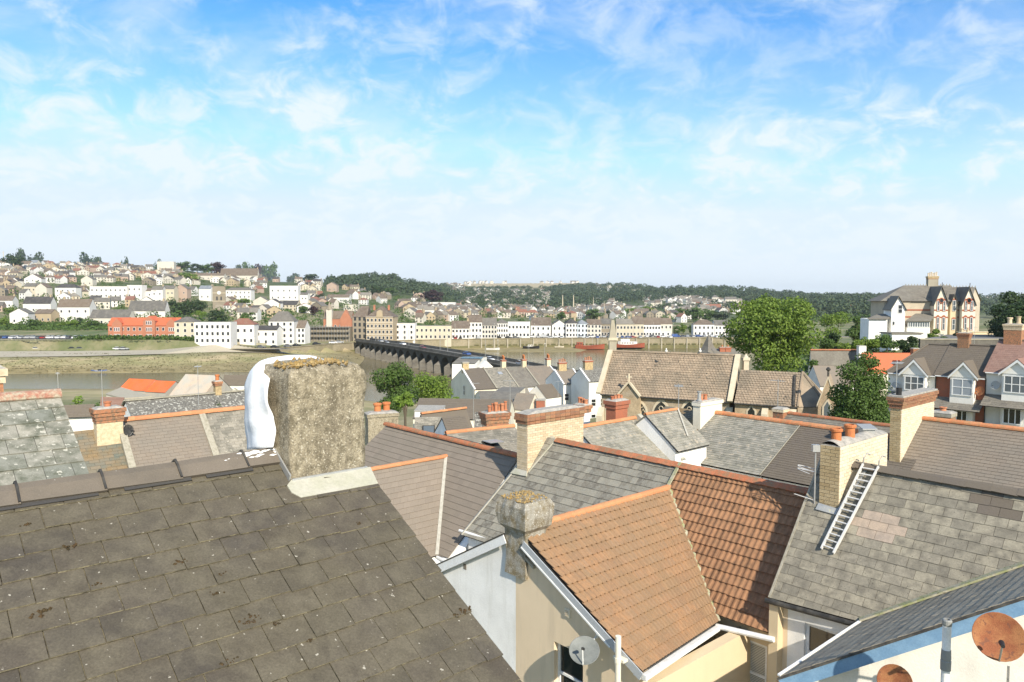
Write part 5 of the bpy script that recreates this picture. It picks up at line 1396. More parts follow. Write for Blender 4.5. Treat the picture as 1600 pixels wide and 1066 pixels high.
 bldg('white_gabled_shed', 'small white gabled shed in front of the grey corrugated shed', 'shed', (368, 606), 120, nrm(A3(.2, 1, 0)), 366, (383, 618), 0, 'path_pale', 'render_ivory', 8, 4, 1.2, cap=20)
mid_left()
def mid_centre():
 # rendered stack with two orange pots behind the big chimney
 c = HOUSE['A0']
 p0 = along(c[1], V, 600); r = [o for o in COL.objects if o.get('label', '').startswith('terraced house with smooth mauve')][0]
 P = along(p0, V, 573) + A3(0, .3, 0)
 stack(r, P - U * .0, nrm(A3(.92, .39, 0)), 1.35, .6, hit(575, 648, P, V)[2], P[2] - 1.2, 'render_rough', pots=0, capn=1, name='chimney')
 for i, px in enumerate((590, 604)):
  q = along(P + A3(0, .35, 0), U, px); pot(r, A3(q[0], q[1], hit(575, 648, P, V)[2]), .42, .17, MATS['terracotta'], style=0)
 D1 = nrm(A3(1, -.12, 0))
 bldg('brown_concrete_roof_house', 'broad low house with a brown pantiled roof in front of the white terrace', 'house', (655, 622), 66, D1, 800, ('p', 653, 30), 0, 'slate_brown_dark', 'render_ivory', 12, 12, .42, None, tname='roof_tile', cap=300, seed=4)
 # little white vents on it
 r, q = bldg('brown_wing_house', 'brown roofed wing with a red ridge left of the pot-crowned chimney', 'house', (694, 642), 52, nrm(A3(.75, .66, 0)), 728, (716, 668), 1, 'slate_brown_dark', 'render_white', 12, 12, .4, 'ridge_orange', tname='roof_tile', cap=120, exl=2)
 r = thing('white_parapet_house', 'white flat walled extension in front of the broad brown roof', 'house', W(670, 655, 58) * [1, 1, 0] + Z * 13)
 P = W(648, 655, 58); Q = along(P, D1, 690); m = MB(); m.box(A3(P[0], P[1], 13), Q - P, A3(0, 3, 0), Z * (W(648, 643, 58)[2] - 13)); m.build('wall', MATS['render_white'], r)
 m = MB(); m.box(A3(P[0], P[1], W(648, 643, 58)[2]) - A3(.05, .05, 0), (Q - P) + A3(.1, 0, 0), A3(0, 3.1, 0), Z * .08); m.build('coping', MATS['cement_cap'], r)
 r, q = bldg('rooflight_slate_house', 'pale slated roof with a dark rooflight behind the mauve roof ridge', 'house', (648, 652), 44, nrm(A3(1, .1, 0)), 690, ('p', 682, 34), 0, 'slate_pale', 'render_white', 13, 12, .36, None, cap=150)
 m = MB(); n = pnorm(q); p = onq(q, 660, 667) + n * .03; u = nrm(q[1] - q[0]); dd = nrm(q[2] - q[0]); m.box(p, u * .75, dd * .9, n * .08); f_ = m.build('rooflight', MATS['gutter_black'], r); m = MB(); m.box(p + u * .07 + dd * .07 + n * .05, u * .61, dd * .76, n * .05); m.build('pane', MATS['glass_mid'], f_)
 bldg('dark_slate_house', 'dark slated roof between the rooflight house and the triangular grey roof', 'house', (690, 652), 40, nrm(A3(.9, .4, 0)), 726, ('p', 695, 36), 0, 'slate_brown_dark', 'render_white', 13, 16, .34, None, cap=150)
 bldg('grey_hip_house', 'rough grey roof rising left of the pot-crowned chimney', 'house', (742, 644), 42, nrm(A3(1, .0, 0)), 790, ('p', 684, 38), 0, 'slate_moss', 'render_white', 13, 14, .36, None, cap=200, tk=.015)
 r, q = bldg('open_rooflight_house', 'pale slated roof with an open rooflight and red ridge behind the mauve roof', 'house', (696, 677), 30, nrm(A3(.86, .51, 0)), 803, (735, 728), 0, 'slate_pale', 'render_white', 16, 16, .34, 'ridge_orange', cap=300, rr=.11)
 n = pnorm(q); u = nrm(q[1] - q[0]); dd = nrm(q[2] - q[0]); p = onq(q, 752, 692) + n * .03
 m = MB(); m.box(p, u * .62, dd * .7, n * .07); f_ = m.build('rooflight', MATS['gutter_black'], r)
 m = MB(); m.box(p + dd * .05 + n * .08, u * .62, dd * .62 + n * .28, n * .03); m.build('open_sash', MATS['glass_curtain'], f_)
 m = MB(); a = onq(q, 700, 681) + n * .06; b = hit(806, 704, a, n) ; m.tube([W(700, 681, 28.9), W(806, 707, 25.5)], .012, 6); tag(m.build('cable', MATS['gutter_black']), 'thin black cable strung above the mauve roof ridge', 'cable')
 # chimney with a cluster of pots
 rc = r; P = W(761, 690, 33)
 stack(rc, A3(P[0], P[1], 0) , nrm(A3(.9, .43, 0)), 1.05, .6, W(761, 647, 33)[2], 21.5, 'brick_cream', capmat='brick_red', pots=0, band='brick_red', capn=3)
 rn = random.Random(8); zt = W(761, 645, 33)[2]
 for i in range(6):
  p = A3(P[0], P[1], zt) + nrm(A3(.9, .43, 0)) * (.12 + .16 * i) + A3(0, .15 + .18 * (i % 2), 0); pot(rc, p, .30 + .06 * (i % 3), .085, MATS['terracotta_dull'], style=i % 2)
 # roofs right of the cream stack
 r, q = bldg('dark_lichened_house', 'rear wing with dark lichened slates and a short orange ridge beside the long white flashing', 'house', (918, 666), 27, U, 992, (1052, 714), 1, 'slate_mix', 'render_white', 16, 19, .26, 'ridge_orange', cap=300, exl=.6, rr=.10, drop=1.15)
 n = pnorm(q)
 # raised white flashing strip
 a = onq(q, 1001, 650);
 m = MB(); a = q[1] + n * .05; b = q[3] + n * .05; m.box(a, b - a, U * .20, n * .16); m.build('party_wall', MATS['lead_light'], r)
 m = MB(); m.box(a + U * .20, b - a, U * .12, n * .10); m.build('flashing', MATS['lead'], r)
 stack(r, q[1] - U * .75 + V * .35 - Z * 0, U, .72, .5, hit(975, 629, q[1], V)[2], q[1][2] - .7, 'brick_red_far', capmat='brick_red_far', pots=4, ph=.16, pr=.07, capn=2)
 pp = W(913, 660, 30.5)
 stack(r, pp, U, .35, .5, W(913, 634, 30.5)[2], pp[2] - 1.2, 'render_white', capmat='brick_red', pots=3, ph=.22, pr=.09)
 r, q = bldg('lichened_wing_house', 'lichen-blotched slate wing between the white flashing and the white chimney', 'house', (1008, 648), 28, U, 1056, (1060, 706), 0, 'slate_mix', 'render_white', 16, 18, .26, 'ridge_orange', cap=250, rr=.07, ext=.1, seed=9)
 n = pnorm(q); strip(r, q[1] + n * .03, onq(q, 1074, 683) + n * .03, .06, .04, MATS['mortar_pale'], 'hip_flashing')
 # B terrace
 r, q = bldg('grey_slate_house', 'wide pale grey slate roof right of the white painted chimney', 'house', (1117, 645), 31, V, 1252, (1050, 716), 0, 'slate_mix', 'render_white', 16, 26, .20, 'ridge_orange', cap=300, rr=.13, ext=0, seed=2)
 r5 = thing('green_slate_house', 'narrow greenish slate roof left of the white painted chimney', 'house', q[2] * [1, 1, 0] + Z * 16)
 a = along(q[0], V, 1040); q5 = [a, q[0] + V * .02, q[2] + (a - q[0]), q[2] + V * .02]; tiled(r5, q5, 26, .20, MATS['slate_green'], cap=200, seed=8); body(r5, q5, 16, 'render_white', 'slate_far')
 stack(r, q[0] - U * 1.15 + V * .30, -V, .36, 1.6, hit(1101, 628, q[0], V)[2], q[0][2] - 2.0, 'render_ivory', capmat='render_ivory', pots=0, capn=1)
 zt = hit(1101, 628, q[0], V)[2]
 for i, (uu, h_, mm) in enumerate(((-.85, .26, 'terracotta_dull'), (-.55, .24, 'terracotta_dull'), (-.98, .4, 'galvanised'))): pot(r, q[0] + U * uu + V * .12 + Z * (zt - q[0][2] + .05), h_, .10, MATS[mm], style=1)
 rB = thing('plain_brown_house', 'terraced house with plain dark brown roof joined to the wide grey slate roof', 'house', q[1] * [1, 1, 0] + Z * 16)
 e = along(q[1], -V, 1450); q2 = [q[1] - V * .02, e, q[3] - V * .02, q[3] + (e - q[1])]
 tiled(rB, q2, 26, .25, MATS['slate_brown_dark'], cap=300, seed=6, jit=.001); ridge(rB, q2[0] + Z * .03, q2[1] + Z * .03, MATS['ridge_orange'], r=.13); body(rB, q2, 16, 'render_white', 'slate_brown_dark')
 n = pnorm(q); strip(rB, q[1] + n * .02, q[3] + n * .02, .04, .02, MATS['mortar'], 'verge_mortar')
 # farther parallel terrace: thin strip of roof and red ridge
 r, q = bldg('far_strip_house', 'grey slate roof with red ridge showing as a thin strip behind the orange ridge', 'house', (1224, 645), 37, V, 1620, (1190, 690), 0, 'slate_far', 'render_white', 15, 16, .3, 'ridge_red', cap=300, rr=.12)
 stack(r, q[0] - V * -.3 - U * .5, -V, .55, .55, hit(1209, 641, q[0], V)[2], q[0][2] - 1, 'brick_red', capmat='brick_cream', pots=0, capn=1)
 P = along(q[0], -V, 1482) - U * 2.2
 stack(r, P, -V, .75, .6, hit(1482, 636, P, V)[2], P[2] - 2, 'brick_red', capmat='mortar', pots=1, ph=.2, capn=1)
 # the roof behind the ladder house with its cream stack and red cap
 r, q = bldg('dun_slate_house', 'dun slate roof behind the ladder house, with a pale brick stack at its left end', 'house', (1437, 654), 25.6, V, 1640, (1392, 742), 0, 'slate_brown', 'render_white', 16, 20, .26, 'ridge_orange', cap=300, rr=.11)
 c0 = hit(1389, 720, q[0] + V * .25, V); s0 = c0
 wv = np.linalg.norm(along(s0, -V, 1406) - s0); cr = s0 - V * wv; L = np.linalg.norm(along(cr, U, 1457) - cr)
 zt = hit(1406, 640, cr, V)[2]; o = s0 - Z * .6; H = zt - o[2]
 brickwork(r, o, -V * wv, U * L, H, MATS['brick_buff'], MATS['mortar_dark'], faces='a'); brickwork(r, o + (U - V) * .002, -V * wv, U * L, H - .003, MATS['brick_buff_lit'], MATS['mortar_light'], faces='c')  # narrow face darker, long face lighter: sun and shade put into the brick colours
 zc = hit(1406, 622, cr, V)[2] - zt; k = o + Z * H
 for i in range(3):
  ee = .035 * (i + 1); hh = zc / 3
  brickwork(r, k + V * ee - U * ee + Z * hh * i, -V * (wv + 2 * ee), U * (L + 2 * ee), hh, MATS['brick_red'], MATS['mortar_dark'], faces='ac')
 m = MB(); m.box(k + V * .08 - U * .08 + Z * zc, -V * (wv + .16), U * (L + .16), Z * .05); m.build('cement_cap', MATS['cement_cap'], r)
 P = k - V * wv * .5 + U * .2 + Z * zc; m = MB(); m.tube([P, P + Z * .3], [.09, .09], 10); m.build('chimney_pot', MATS['black_plastic'], r)
mid_centre()
# ---- white terrace by the river bank
def terrace():
 DT = nrm(A3(.928, .371, 0))
 q = rq((722, 576), 150, DT, 858, (742, 609), 0); h = q[2] - q[0]
 mats = ['slate_brown_dark', 'slate_pale', 'slate_far', 'slate_brown']
 labs = ['end house of the white terrace with a blank cream gable and dark roof', 'second house from the gable end of the white terrace, pale brown roof', 'third house from the gable end of the white terrace, grey roof', 'fourth house from the gable end of the white terrace, brown-grey roof']
 xs = [722, 755, 788, 820, 858]; N = perp(DT)
 def facade(r, a, b, z0, z1, n=2, glass='glass_dark'):
  L = np.linalg.norm(b - a); u = nrm(b - a)
  for fl in (0, 1):
   for i in range(n):
    w = 1.0; x = L * (i + .5) / n - w / 2; z = z0 + .9 + fl * 2.7
    if z + 1.4 < z1: window(r, A3(a[0], a[1], z) + u * x, u, N, w, 1.35, MATS['white_plastic'], MATS[glass], cols=1, rows=2, depth=-.03, fw=.09)
 for i in range(4):
  a = along(q[0], DT, xs[i]); b = along(q[0], DT, xs[i + 1]); zo = Z * (-.0)
  r = thing('terraced_house', labs[i], 'house', (a + h) * [1, 1, 0] + Z * 6, group='houses of the white terrace')
  qq = [a, b, a + h, b + h]
  tiled(r, qq, 22, .45, MATS[mats[i]], stuffall=True); body(r, qq, 6, 'render_ivory' if i == 0 else 'render_white2', mats[i], inset=.2)
  n = pnorm(qq); strip(r, b + n * .05, b + h + n * .05, .28, .12, MATS['white_board' if i == 3 else 'mortar'], 'party_wall')
  if i == 0: strip(r, a + n * .05, a + h + n * .05, .35, .15, MATS['white_board'], 'verge')
  e = h * (1 - .2 / np.linalg.norm(h[:2])); facade(r, a + A3(e[0], e[1], 0), b + A3(e[0], e[1], 0), 6.2, q[2][2], 2)
  if i: stack(r, b - DT * .5 - A3(0, .5, 0), DT, .9, 1.1, b[2] + 1.5, b[2] - 1, 'brick_cream', capmat='brick_red_far', pots=4, ph=.8, pr=.17, potmat='terracotta')
  if i == 0:
   stack(r, a + DT * .2 - A3(0, .5, 0), DT, 1.3, .8, a[2] + 1.3, a[2] - 1, 'brick_buff', capmat='stone_grey', pots=0)
   gn = -DT
   ga = a + A3(h[0], h[1], 0) * .1 + DT * .02
   window(r, A3(*(a + A3(h[0], h[1], 0) * .12)[:2], 10.2) , perp(DT), -DT, .8, 2.0, MATS['white_plastic'], MATS['glass_dark'], cols=1, rows=2, depth=-.03, fw=.08)
  if i == 1:
   m = MB(); p = qq[0] + (qq[1] - qq[0]) * .5 + h * .25 + n * .03; m.box(p, DT * .9, nrm(h) * 1.0, n * .1); m.build('rooflight', MATS['glass_curtain'], r)
 # two more houses to the right
 for lab, l, Y, rx, e, mat in (('fifth house from the gable end of the white terrace, lower grey roof', (866, 578), 140, 895, (881, 601), 'slate_brown'), ('right-hand house of the white terrace, next to the church, mossy dark roof', (906, 576), 132, 948, (921, 597), 'slate_moss')):
  q5 = rq(l, Y, DT, rx, e, 0); r = thing('terraced_house', lab, 'house', q5[2] * [1, 1, 0] + Z * 7, group='houses of the white terrace')
  tiled(r, q5, 18, .45, MATS[mat], stuffall=True); body(r, q5, 7, 'render_white2', mat, inset=.2)
  n = pnorm(q5); strip(r, q5[1] + n * .05, q5[3] + n * .05, .3, .12, MATS['white_board'], 'party_wall'); strip(r, q5[0] + n * .05, q5[2] + n * .05, .3, .12, MATS['white_board'], 'verge')
  hh = q5[2] - q5[0]; k = 1 - .2 / np.linalg.norm(hh[:2]); facade(r, q5[0] + A3(hh[0], hh[1], 0) * k, q5[1] + A3(hh[0], hh[1], 0) * k, 7.2, q5[2][2], 3)
  stack(r, q5[0] + DT * 1 - A3(0, .5, 0), DT, 1.6, .8, q5[0][2] + 1.4, q5[0][2] - 1, 'brick_buff', capmat='brick_red_far', pots=4, ph=.6)
 # solar house
 r = thing('solar_roof_house', 'white house with solar panels on its roof beside the bridge', 'house', W(730, 585, 178) * [1, 1, 0] + Z * 6)
 q6 = rq((718, 558), 180, nrm(A3(1, -.1, 0)), 752, (706, 568), 0); tiled(r, q6, 8, 1.1, MATS['slate_far'], stuffall=True); body(r, q6, 6, 'render_white2', 'slate_far')
 n = pnorm(q6); u = nrm(q6[1] - q6[0]); dd = nrm(q6[2] - q6[0]);
 plain('solar', (.012, .02, .05), .15, spec=.7)
 for i in range(5):
  for j in range(2):
   m = MB(); p = q6[0] + u * (.8 + i * 1.05) + dd * (.3 + j * 1.5) + n * .08; m.box(p, u * 1.0, dd * 1.45, n * .05); m.build('solar_panel', MATS['solar'], r)
 q7 = rq((757, 562), 172, nrm(A3(.25, -1, 0)), 760, (768, 572), 0); tiled(r, q7, 8, 1.0, MATS['render_white2'], stuffall=True, name='roof_tile'); body(r, q7, 6, 'render_white2', 'render_white2', wallname='gable_wall')
 for px in (709, 716, 745, 752):
  P = q6[2] + A3(0, .3, 0); pxwin(r, P, A3(0, -1, 0), px, 574, px + 3.5, 581, 1, 1)
 # outbuildings in front
 for lab, l, Y, D, rx, e, end, mat, wl in (
  ('low grey lean-to at the foot of the blank cream gable', (748, 611), 132, nrm(A3(1, .1, 0)), 775, (738, 620), 0, 'slate_far', 'render_ivory'),
  ('long grey hipped outbuilding in front of the white terrace', (772, 612), 120, nrm(A3(1, -.1, 0)), 812, (757, 634), 0, 'slate_far', 'render_ivory'),
  ('brown-grey hipped outbuilding in front of the white terrace', (808, 614), 112, nrm(A3(1, -.35, 0)), 836, (797, 640), 0, 'slate_brown', 'render_ivory'),
  ('gabled white annex with brown slates projecting from the white terrace', (838, 602), 130, nrm(A3(.75, .66, 0)), 862, (878, 620), 1, 'slate_brown_dark', 'render_white2'),
  ('small grey roofed annex at the middle of the white terrace', (800, 606), 135, nrm(A3(1, .3, 0)), 824, (796, 614), 0, 'slate_far', 'render_white2')):
  q8 = rq(l, Y, D, rx, e, end); r = thing('outbuilding', lab, 'outbuilding', q8[2] * [1, 1, 0] + Z * 8, group='outbuildings below the white terrace')
  tiled(r, q8, 12, .5, MATS[mat], stuffall=True); body(r, q8, 8, wl, mat)
 r = thing('red_brick_stack_house', 'small flat roofed block with a bright red doorway in front of the white terrace', 'outbuilding', W(845, 634, 118) * [1, 1, 0] + Z * 9)
 P = W(838, 640, 110); m = MB(); m.box(A3(P[0], P[1], 9), A3(1.3, 0, 0), A3(0, 1, 0), Z * (W(838, 626, 110)[2] - 9)); m.build('wall', MATS['brick_red_far'], r)
 m = MB(); m.box(A3(P[0], P[1], W(838, 626, 110)[2]) - A3(.1, .1, 0), A3(1.5, 0, 0), A3(0, 1.2, 0), Z * .15); m.build('roof_slab', MATS['cement_cap'], r)
terrace()
# ---- the church
def church():
 D = nrm(A3(.884, -.467, 0)); N = perp(D)
 r = thing('stone_church', 'rubble stone church with long brown tiled nave, lower chancel and gothic windows', 'church', W(1100, 640, 80) * [1, 1, 0] + Z * 14)
 q = rq((957, 549), 86, D, 1152, (938, 616), 0)
 h = q[2] - q[0]
 tiled(r, q, 19, .33, MATS['tile_church'], name='roof_tile', stuffall=True, tk=.03, lift=.05, gap=.012, style='pan', rh=.03, jit=.01)
 zg = 13.5
 body(r, q, zg, 'stone_church', 'tile_church', inset=.3)
 ridge(r, q[0] + Z * .05, q[1] + Z * .05, MATS['tile_church'], r=.18, cap=4)
 n = pnorm(q)
 for a, b in ((q[0], q[2]), (q[1], q[3])): strip(r, a + n * .05 - D * (.2 if a is q[0] else -.1), b + n * .05 - D * (.2 if a is q[0] else -.1), .55, .25, MATS['stone_trim'], 'gable_coping')
 # gutter line
 m = MB(); m.tube([q[2] - Z * .05, q[3] - Z * .05], .09, 8); m.build('gutter', MATS['gutter_black'], r)
 # west gable turret
 P = W(957, 556, 86.6); m = MB(); b = A3(P[0], P[1], 0)
 zt = W(957, 500, 86.6)[2]; zb = q[0][2] - 1.5
 m.box(b + A3(-.42, -.35, zb), A3(.84, 0, 0), A3(0, .7, 0), Z * (zt - zb - 2)); m.add([b + A3(-.42, -.35, zt - 2), b + A3(.42, -.35, zt - 2), b + A3(.42, .35, zt - 2), b + A3(-.42, .35, zt - 2), b + A3(-.16, -.16, zt), b + A3(.16, -.16, zt), b + A3(.16, .16, zt), b + A3(-.16, .16, zt)], [(0, 1, 5, 4), (1, 2, 6, 5), (2, 3, 7, 6), (3, 0, 4, 7), (4, 5, 6, 7)])
 m.build('gable_turret', MATS['stone_grey'], r); m = MB(); m.box(b + A3(-.55, -.48, zt - 2.4), A3(1.1, 0, 0), A3(0, .96, 0), Z * .3); m.build('turret_string', MATS['stone_trim'], r)
 k = 1 - .3 / np.linalg.norm(h[:2]); wp = q[2] - A3(h[0], h[1], 0) * (1 - k);
 def gothic(cx, y0, y1, w, tracery=True):
  """pointed window: dressed surround, dark glass, bars"""
  a = hit(cx, y1, wp, N); t = hit(cx, y0, wp, N); H = t[2] - a[2]; hw = w / 2; sp = H - w * .85
  def outl(s, d):
   pts = [a + D * (-hw - s) - Z * 0 + N * d, a + D * (hw + s) + N * d]
   for i in range(0, 6):
    th = i / 5; ang = th * math.radians(62); pts.append(a + D * ((hw + s) - (w + 2 * s) * (1 - math.cos(ang))) * 1.0 + Z * (sp + (w + 2 * s) * math.sin(ang)) + N * d) if i < 5 else None
   pts.append(a + Z * (sp + (w + 2 * s) * math.sin(math.radians(60))) + N * d)
   for i in range(4, -1, -1):
    ang = i / 5 * math.radians(62); pts.append(a - D * ((hw + s) - (w + 2 * s) * (1 - math.cos(ang))) + Z * (sp + (w + 2 * s) * math.sin(ang)) + N * d)
   return pts
  m = MB(); m.prism(outl(.22, .06), -N * .12); wdw = m.build('gothic_window', MATS['stone_trim'], r)
  m = MB(); m.prism(outl(0, .08), -N * .1); m.build('glazing', MATS['glass_dark'], wdw)
  if tracery:
   m = MB(); m.box(a - D * .05 + N * .09, D * .1, N * .05, Z * sp);
   m.tube([a + Z * sp - D * hw * .9 + N * .11, a + Z * (sp + .35) - D * hw * .45 + N * .11, a + Z * sp + N * .11, a + Z * (sp + .35) + D * hw * .45 + N * .11, a + Z * sp + D * hw * .9 + N * .11], .05, 5)
   ring = [a + Z * (sp + .75) + D * .24 * math.cos(t) + Z * .24 * math.sin(t) + N * .11 for t in np.linspace(0, 2 * math.pi, 9)]; m.tube(ring, .045, 5)
   m.build('tracery', MATS['stone_trim'], wdw)
 gothic(956, 629, 668, 1.15); gothic(1033, 628, 660, 1.7); gothic(1077, 629, 660, 1.7); gothic(1002, 632, 660, 1.0)
 def buttress(px, ytop):
  a = hit(px, ytop, wp, N); a = A3(a[0], a[1], a[2]); m = MB()
  m.box(A3(a[0], a[1], zg) - D * .35, D * .7, N * .8, Z * (a[2] - 1.2 - zg)); m.prism([A3(a[0], a[1], a[2] - 1.2) - D * .35 + N * .8, A3(a[0], a[1], a[2] - 1.2) - D * .35, A3(a[0], a[1], a[2] - .3) - D * .35], D * .7)
  m.build('buttress', MATS['stone_trim'], r)
 for px in (940, 1054, 1099, 1140): buttress(px, 632)
 # small gable rising through the eaves
 a = hit(983, 600, wp + N * .5, N); zl = q[2][2] - .1; hw = 1.25
 m = MB(); m.prism([A3(a[0], a[1], zl) - D * hw, A3(a[0], a[1], zl) + D * hw, a], -N * .4); m.prism([A3(a[0], a[1], zg) - D * hw, A3(a[0], a[1], zg) + D * hw, A3(a[0], a[1], zl) + D * hw, A3(a[0], a[1], zl) - D * hw], -N * .9); m.build('porch_gable', MATS['stone_church'], r)
 for sgn in (-1, 1):
  f = A3(a[0], a[1], zl) + D * hw * sgn; m = MB(); m.prism([a + Z * .05, f + Z * .05, f - N * 3.2 + Z * .05, a - N * 3.2 + Z * .05], Z * .14); m.build('porch_roof', MATS['tile_church'], r)
  strip(r, a + Z * .1 + N * .08, f + Z * .1 + N * .08, .3, .2, MATS['stone_trim'], 'gable_coping', side=N)
 m = MB(); t = a + Z * .15 + N * .08; m.cbox(t[0], t[1], t[2], .16, .16, 1.0); m.box(t - D * .35 + Z * .55, D * .7, A3(0, .14, 0), Z * .16); m.build('stone_cross', MATS['stone_trim'], r)
 # chancel
 q2 = rq((1158, 578), 78, D, 1254, (1147, 630), 0)
 tiled(r, q2, 15, .33, MATS['tile_church'], name='roof_tile', stuffall=True, tk=.03, lift=.05, gap=.012, style='pan', rh=.03, jit=.01, seed=4, poly=None)
 body(r, q2, zg, 'stone_church', 'tile_church', inset=.3, wallname='chancel_wall')
 h2 = q2[2] - q2[0]; wp2 = q2[2] - A3(h2[0], h2[1], 0) * (.3 / np.linalg.norm(h2[:2]))
 # canted apse end
 e0 = q2[1]; ef = q2[3]; ea = e0 + D * 2.6 + A3(h2[0], h2[1], 0) * .45 + Z * h2[2]; eb = e0 + D * 2.6 - A3(h2[0], h2[1], 0) * .45 + Z * h2[2]; ec = q2[1] - A3(h2[0], h2[1], 0) + Z * h2[2]
 m = MB(); m.add([e0, ef, ea, eb, ec], [(0, 1, 2), (0, 2, 3), (0, 3, 4)]); m.build('apse_roof', MATS['tile_church'], r)
 m = MB(); P = [A3(p[0], p[1], zg) for p in (ef, ea, eb, ec)]; m.prism([p for p in P] , Z * (ef[2] - zg - .05)); m.build('apse_wall', MATS['stone_church'], r)
 for a_, b_ in ((e0, ef), (e0, ea), (e0, eb)):
  m = MB(); m.tube([a_ + Z * .06, b_ + Z * .06], .12, 6); m.build('hip_tile_run', MATS['tile_church'], r)
 wp_save = wp; wp = wp2;
 aa = hit(1174, 648, wp2, N)
 m = MB(); m.prism([aa - D * .5 + N * .05, aa + D * .5 + N * .05, aa + D * .5 + Z * .4 + N * .05, aa + Z * 1.1 + N * .05, aa - D * .5 + Z * .4 + N * .05], -N * .1); wq = m.build('gothic_window', MATS['stone_trim'], r)
 m = MB(); m.prism([aa - D * .33 + N * .07, aa + D * .33 + N * .07, aa + D * .33 + Z * .35 + N * .07, aa + Z * .8 + N * .07, aa - D * .33 + Z * .35 + N * .07], -N * .1); m.build('glazing', MATS['glass_dark'], wq)
 for px in (1196, 1240):
  a = hit(px, 638, wp2, N); m = MB(); m.box(A3(a[0], a[1], zg) - D * .3, D * .6, N * .7, Z * (a[2] - .5 - zg)); m.prism([A3(a[0], a[1], a[2] - .5) - D * .3 + N * .7, A3(a[0], a[1], a[2] - .5) - D * .3, A3(a[0], a[1], a[2] + .2) - D * .3], D * .6); m.build('buttress', MATS['stone_trim'], r)
 a = hit(1242, 588, q2[0], pnorm(q2)); b = hit(1240, 636, q2[0], pnorm(q2)); m = MB(); m.tube([a + pnorm(q2) * .12, b + pnorm(q2) * .12], .14, 6); m.build('lead_flashing', MATS['gutter_black'], r)
 m = MB(); m.tube([q2[2] - Z * .05, q2[3] - Z * .05], .09, 8); m.build('gutter', MATS['gutter_black'], r)
 P = W(1196, 645, 74); m = MB(); m.tube([P - Z * 2, P + Z * .9], .22, 8); m.build('vent_pipe', MATS['white_plastic'], r)
 # pinnacle at the junction
 P = q[1] + D * .5 + A3(0, .3, 0); m = MB(); m.cbox(P[0] + .5, P[1], P[2] - 2.2, .55, .55, 1.7); m.cbox(P[0] + .5, P[1], P[2] - .5, .75, .75, .3); m.lathe(A3(P[0] + .5, P[1], P[2] - .2), [(.3, 0), (.1, .3), (.1, .4)], 8); m.build('pinnacle', MATS['stone_trim'], r)
 # east gablet with lancet
 ap = W(1294, 590, 70); zl = W(1280, 634, 70)[2]; hw = np.linalg.norm(along(ap, D, 1309) - ap); o = A3(ap[0], ap[1], 0)
 m = MB(); m.prism([o - D * hw + Z * zg, o + D * hw + Z * zg, o + D * hw + Z * zl, o + Z * ap[2], o - D * hw + Z * zl], -N * .5); m.build('vestry_gable', MATS['stone_church'], r)
 for sgn in (-1, 1):
  f = o + D * (hw + .1) * sgn + Z * (zl - .1); m = MB(); m.prism([ap + Z * .02, f, f - N * 2.6, ap - N * 2.6 + Z * .02], Z * .15); m.build('vestry_roof', MATS['tile_church'], r)
  m = MB(); m.prism([ap + Z * .15 + N * .05, f + Z * .15 + N * .05, f + N * .05 - Z * .12, ap + N * .05 - Z * .12], -N * .3); m.build('gable_coping', MATS['stone_trim'], r)
 m = MB(); m.prism([o - D * .45 + Z * (zl - 2.0) + N * .02, o + D * .45 + Z * (zl - 2.0) + N * .02, o + D * .45 + Z * (zl - .1) + N * .02, o + Z * (zl + .7) + N * .02, o - D * .45 + Z * (zl - .1) + N * .02], N * .06); wq = m.build('lancet', MATS['stone_trim'], r)
 m = MB(); m.prism([o - D * .26 + Z * (zl - 1.9) + N * .05, o + D * .26 + Z * (zl - 1.9) + N * .05, o + D * .26 + Z * (zl - .1) + N * .05, o + Z * (zl + .4) + N * .05, o - D * .26 + Z * (zl - .1) + N * .05], N * .06); m.build('glazing', MATS['glass_mid'], wq)
 m = MB(); m.cbox(ap[0], ap[1], ap[2] + .1, .14, .14, .9); m.lathe(A3(ap[0], ap[1], ap[2] + .6), [(.05, 0), (.22, .12), (.22, .25), (.05, .38)], 8); m.build('finial', MATS['gutter_black'], r)
 # low wall before it
 # slate spire beyond the nave
 sp = thing('slate_spire', 'small pyramidal slate spire rising behind the church roof', 'spire', W(1107, 558, 130) * [1, 1, 0] + Z * 10)
 t = W(1107, 522, 130); b = W(1107, 556, 130)[2]; hw = 1.5
 m = MB(); c = A3(t[0], t[1], 0); R_ = Matrix.Rotation(.5, 3, 'Z'); cs = [A3(*(R_ @ Vector((x, y, 0)))) for x, y in ((-1, -1), (1, -1), (1, 1), (-1, 1))]
 m.add([c + p * hw + Z * b for p in cs] + [c + p * hw * .45 + Z * (b + (t[2] - b) * .45) for p in cs] + [t], [(0, 1, 5, 4), (1, 2, 6, 5), (2, 3, 7, 6), (3, 0, 4, 7), (4, 5, 8), (5, 6, 8), (6, 7, 8), (7, 4, 8)]); m.build('spire_roof', MATS['slate_far'], sp)
 m = MB(); m.prism([c + p * hw * .9 + Z * 10 for p in cs], Z * (b - 10)); m.build('base', MATS['stone_grey'], sp)
 rr = thing('red_chimney_house', 'house hidden behind the church with a pair of orange-red chimney stacks', 'house', W(1135, 560, 125) * [1, 1, 0] + Z * 10)
 P = W(1120, 560, 125); m = MB(); m.box(A3(P[0], P[1], 10), A3(4, 0, 0), A3(0, 5, 0), Z * (P[2] - 10 + .5)); m.build('wall', MATS['stone_grey'], rr)
 m = MB(); m.prism([A3(P[0] - .3, P[1] - .3, P[2] + .5), A3(P[0] + 4.3, P[1] - .3, P[2] + .5), A3(P[0] + 4.3, P[1] + 2.5, P[2] + 1.4), A3(P[0] - .3, P[1] + 2.5, P[2] + 1.4)], Z * .1); m.build('roof', MATS['slate_far'], rr)
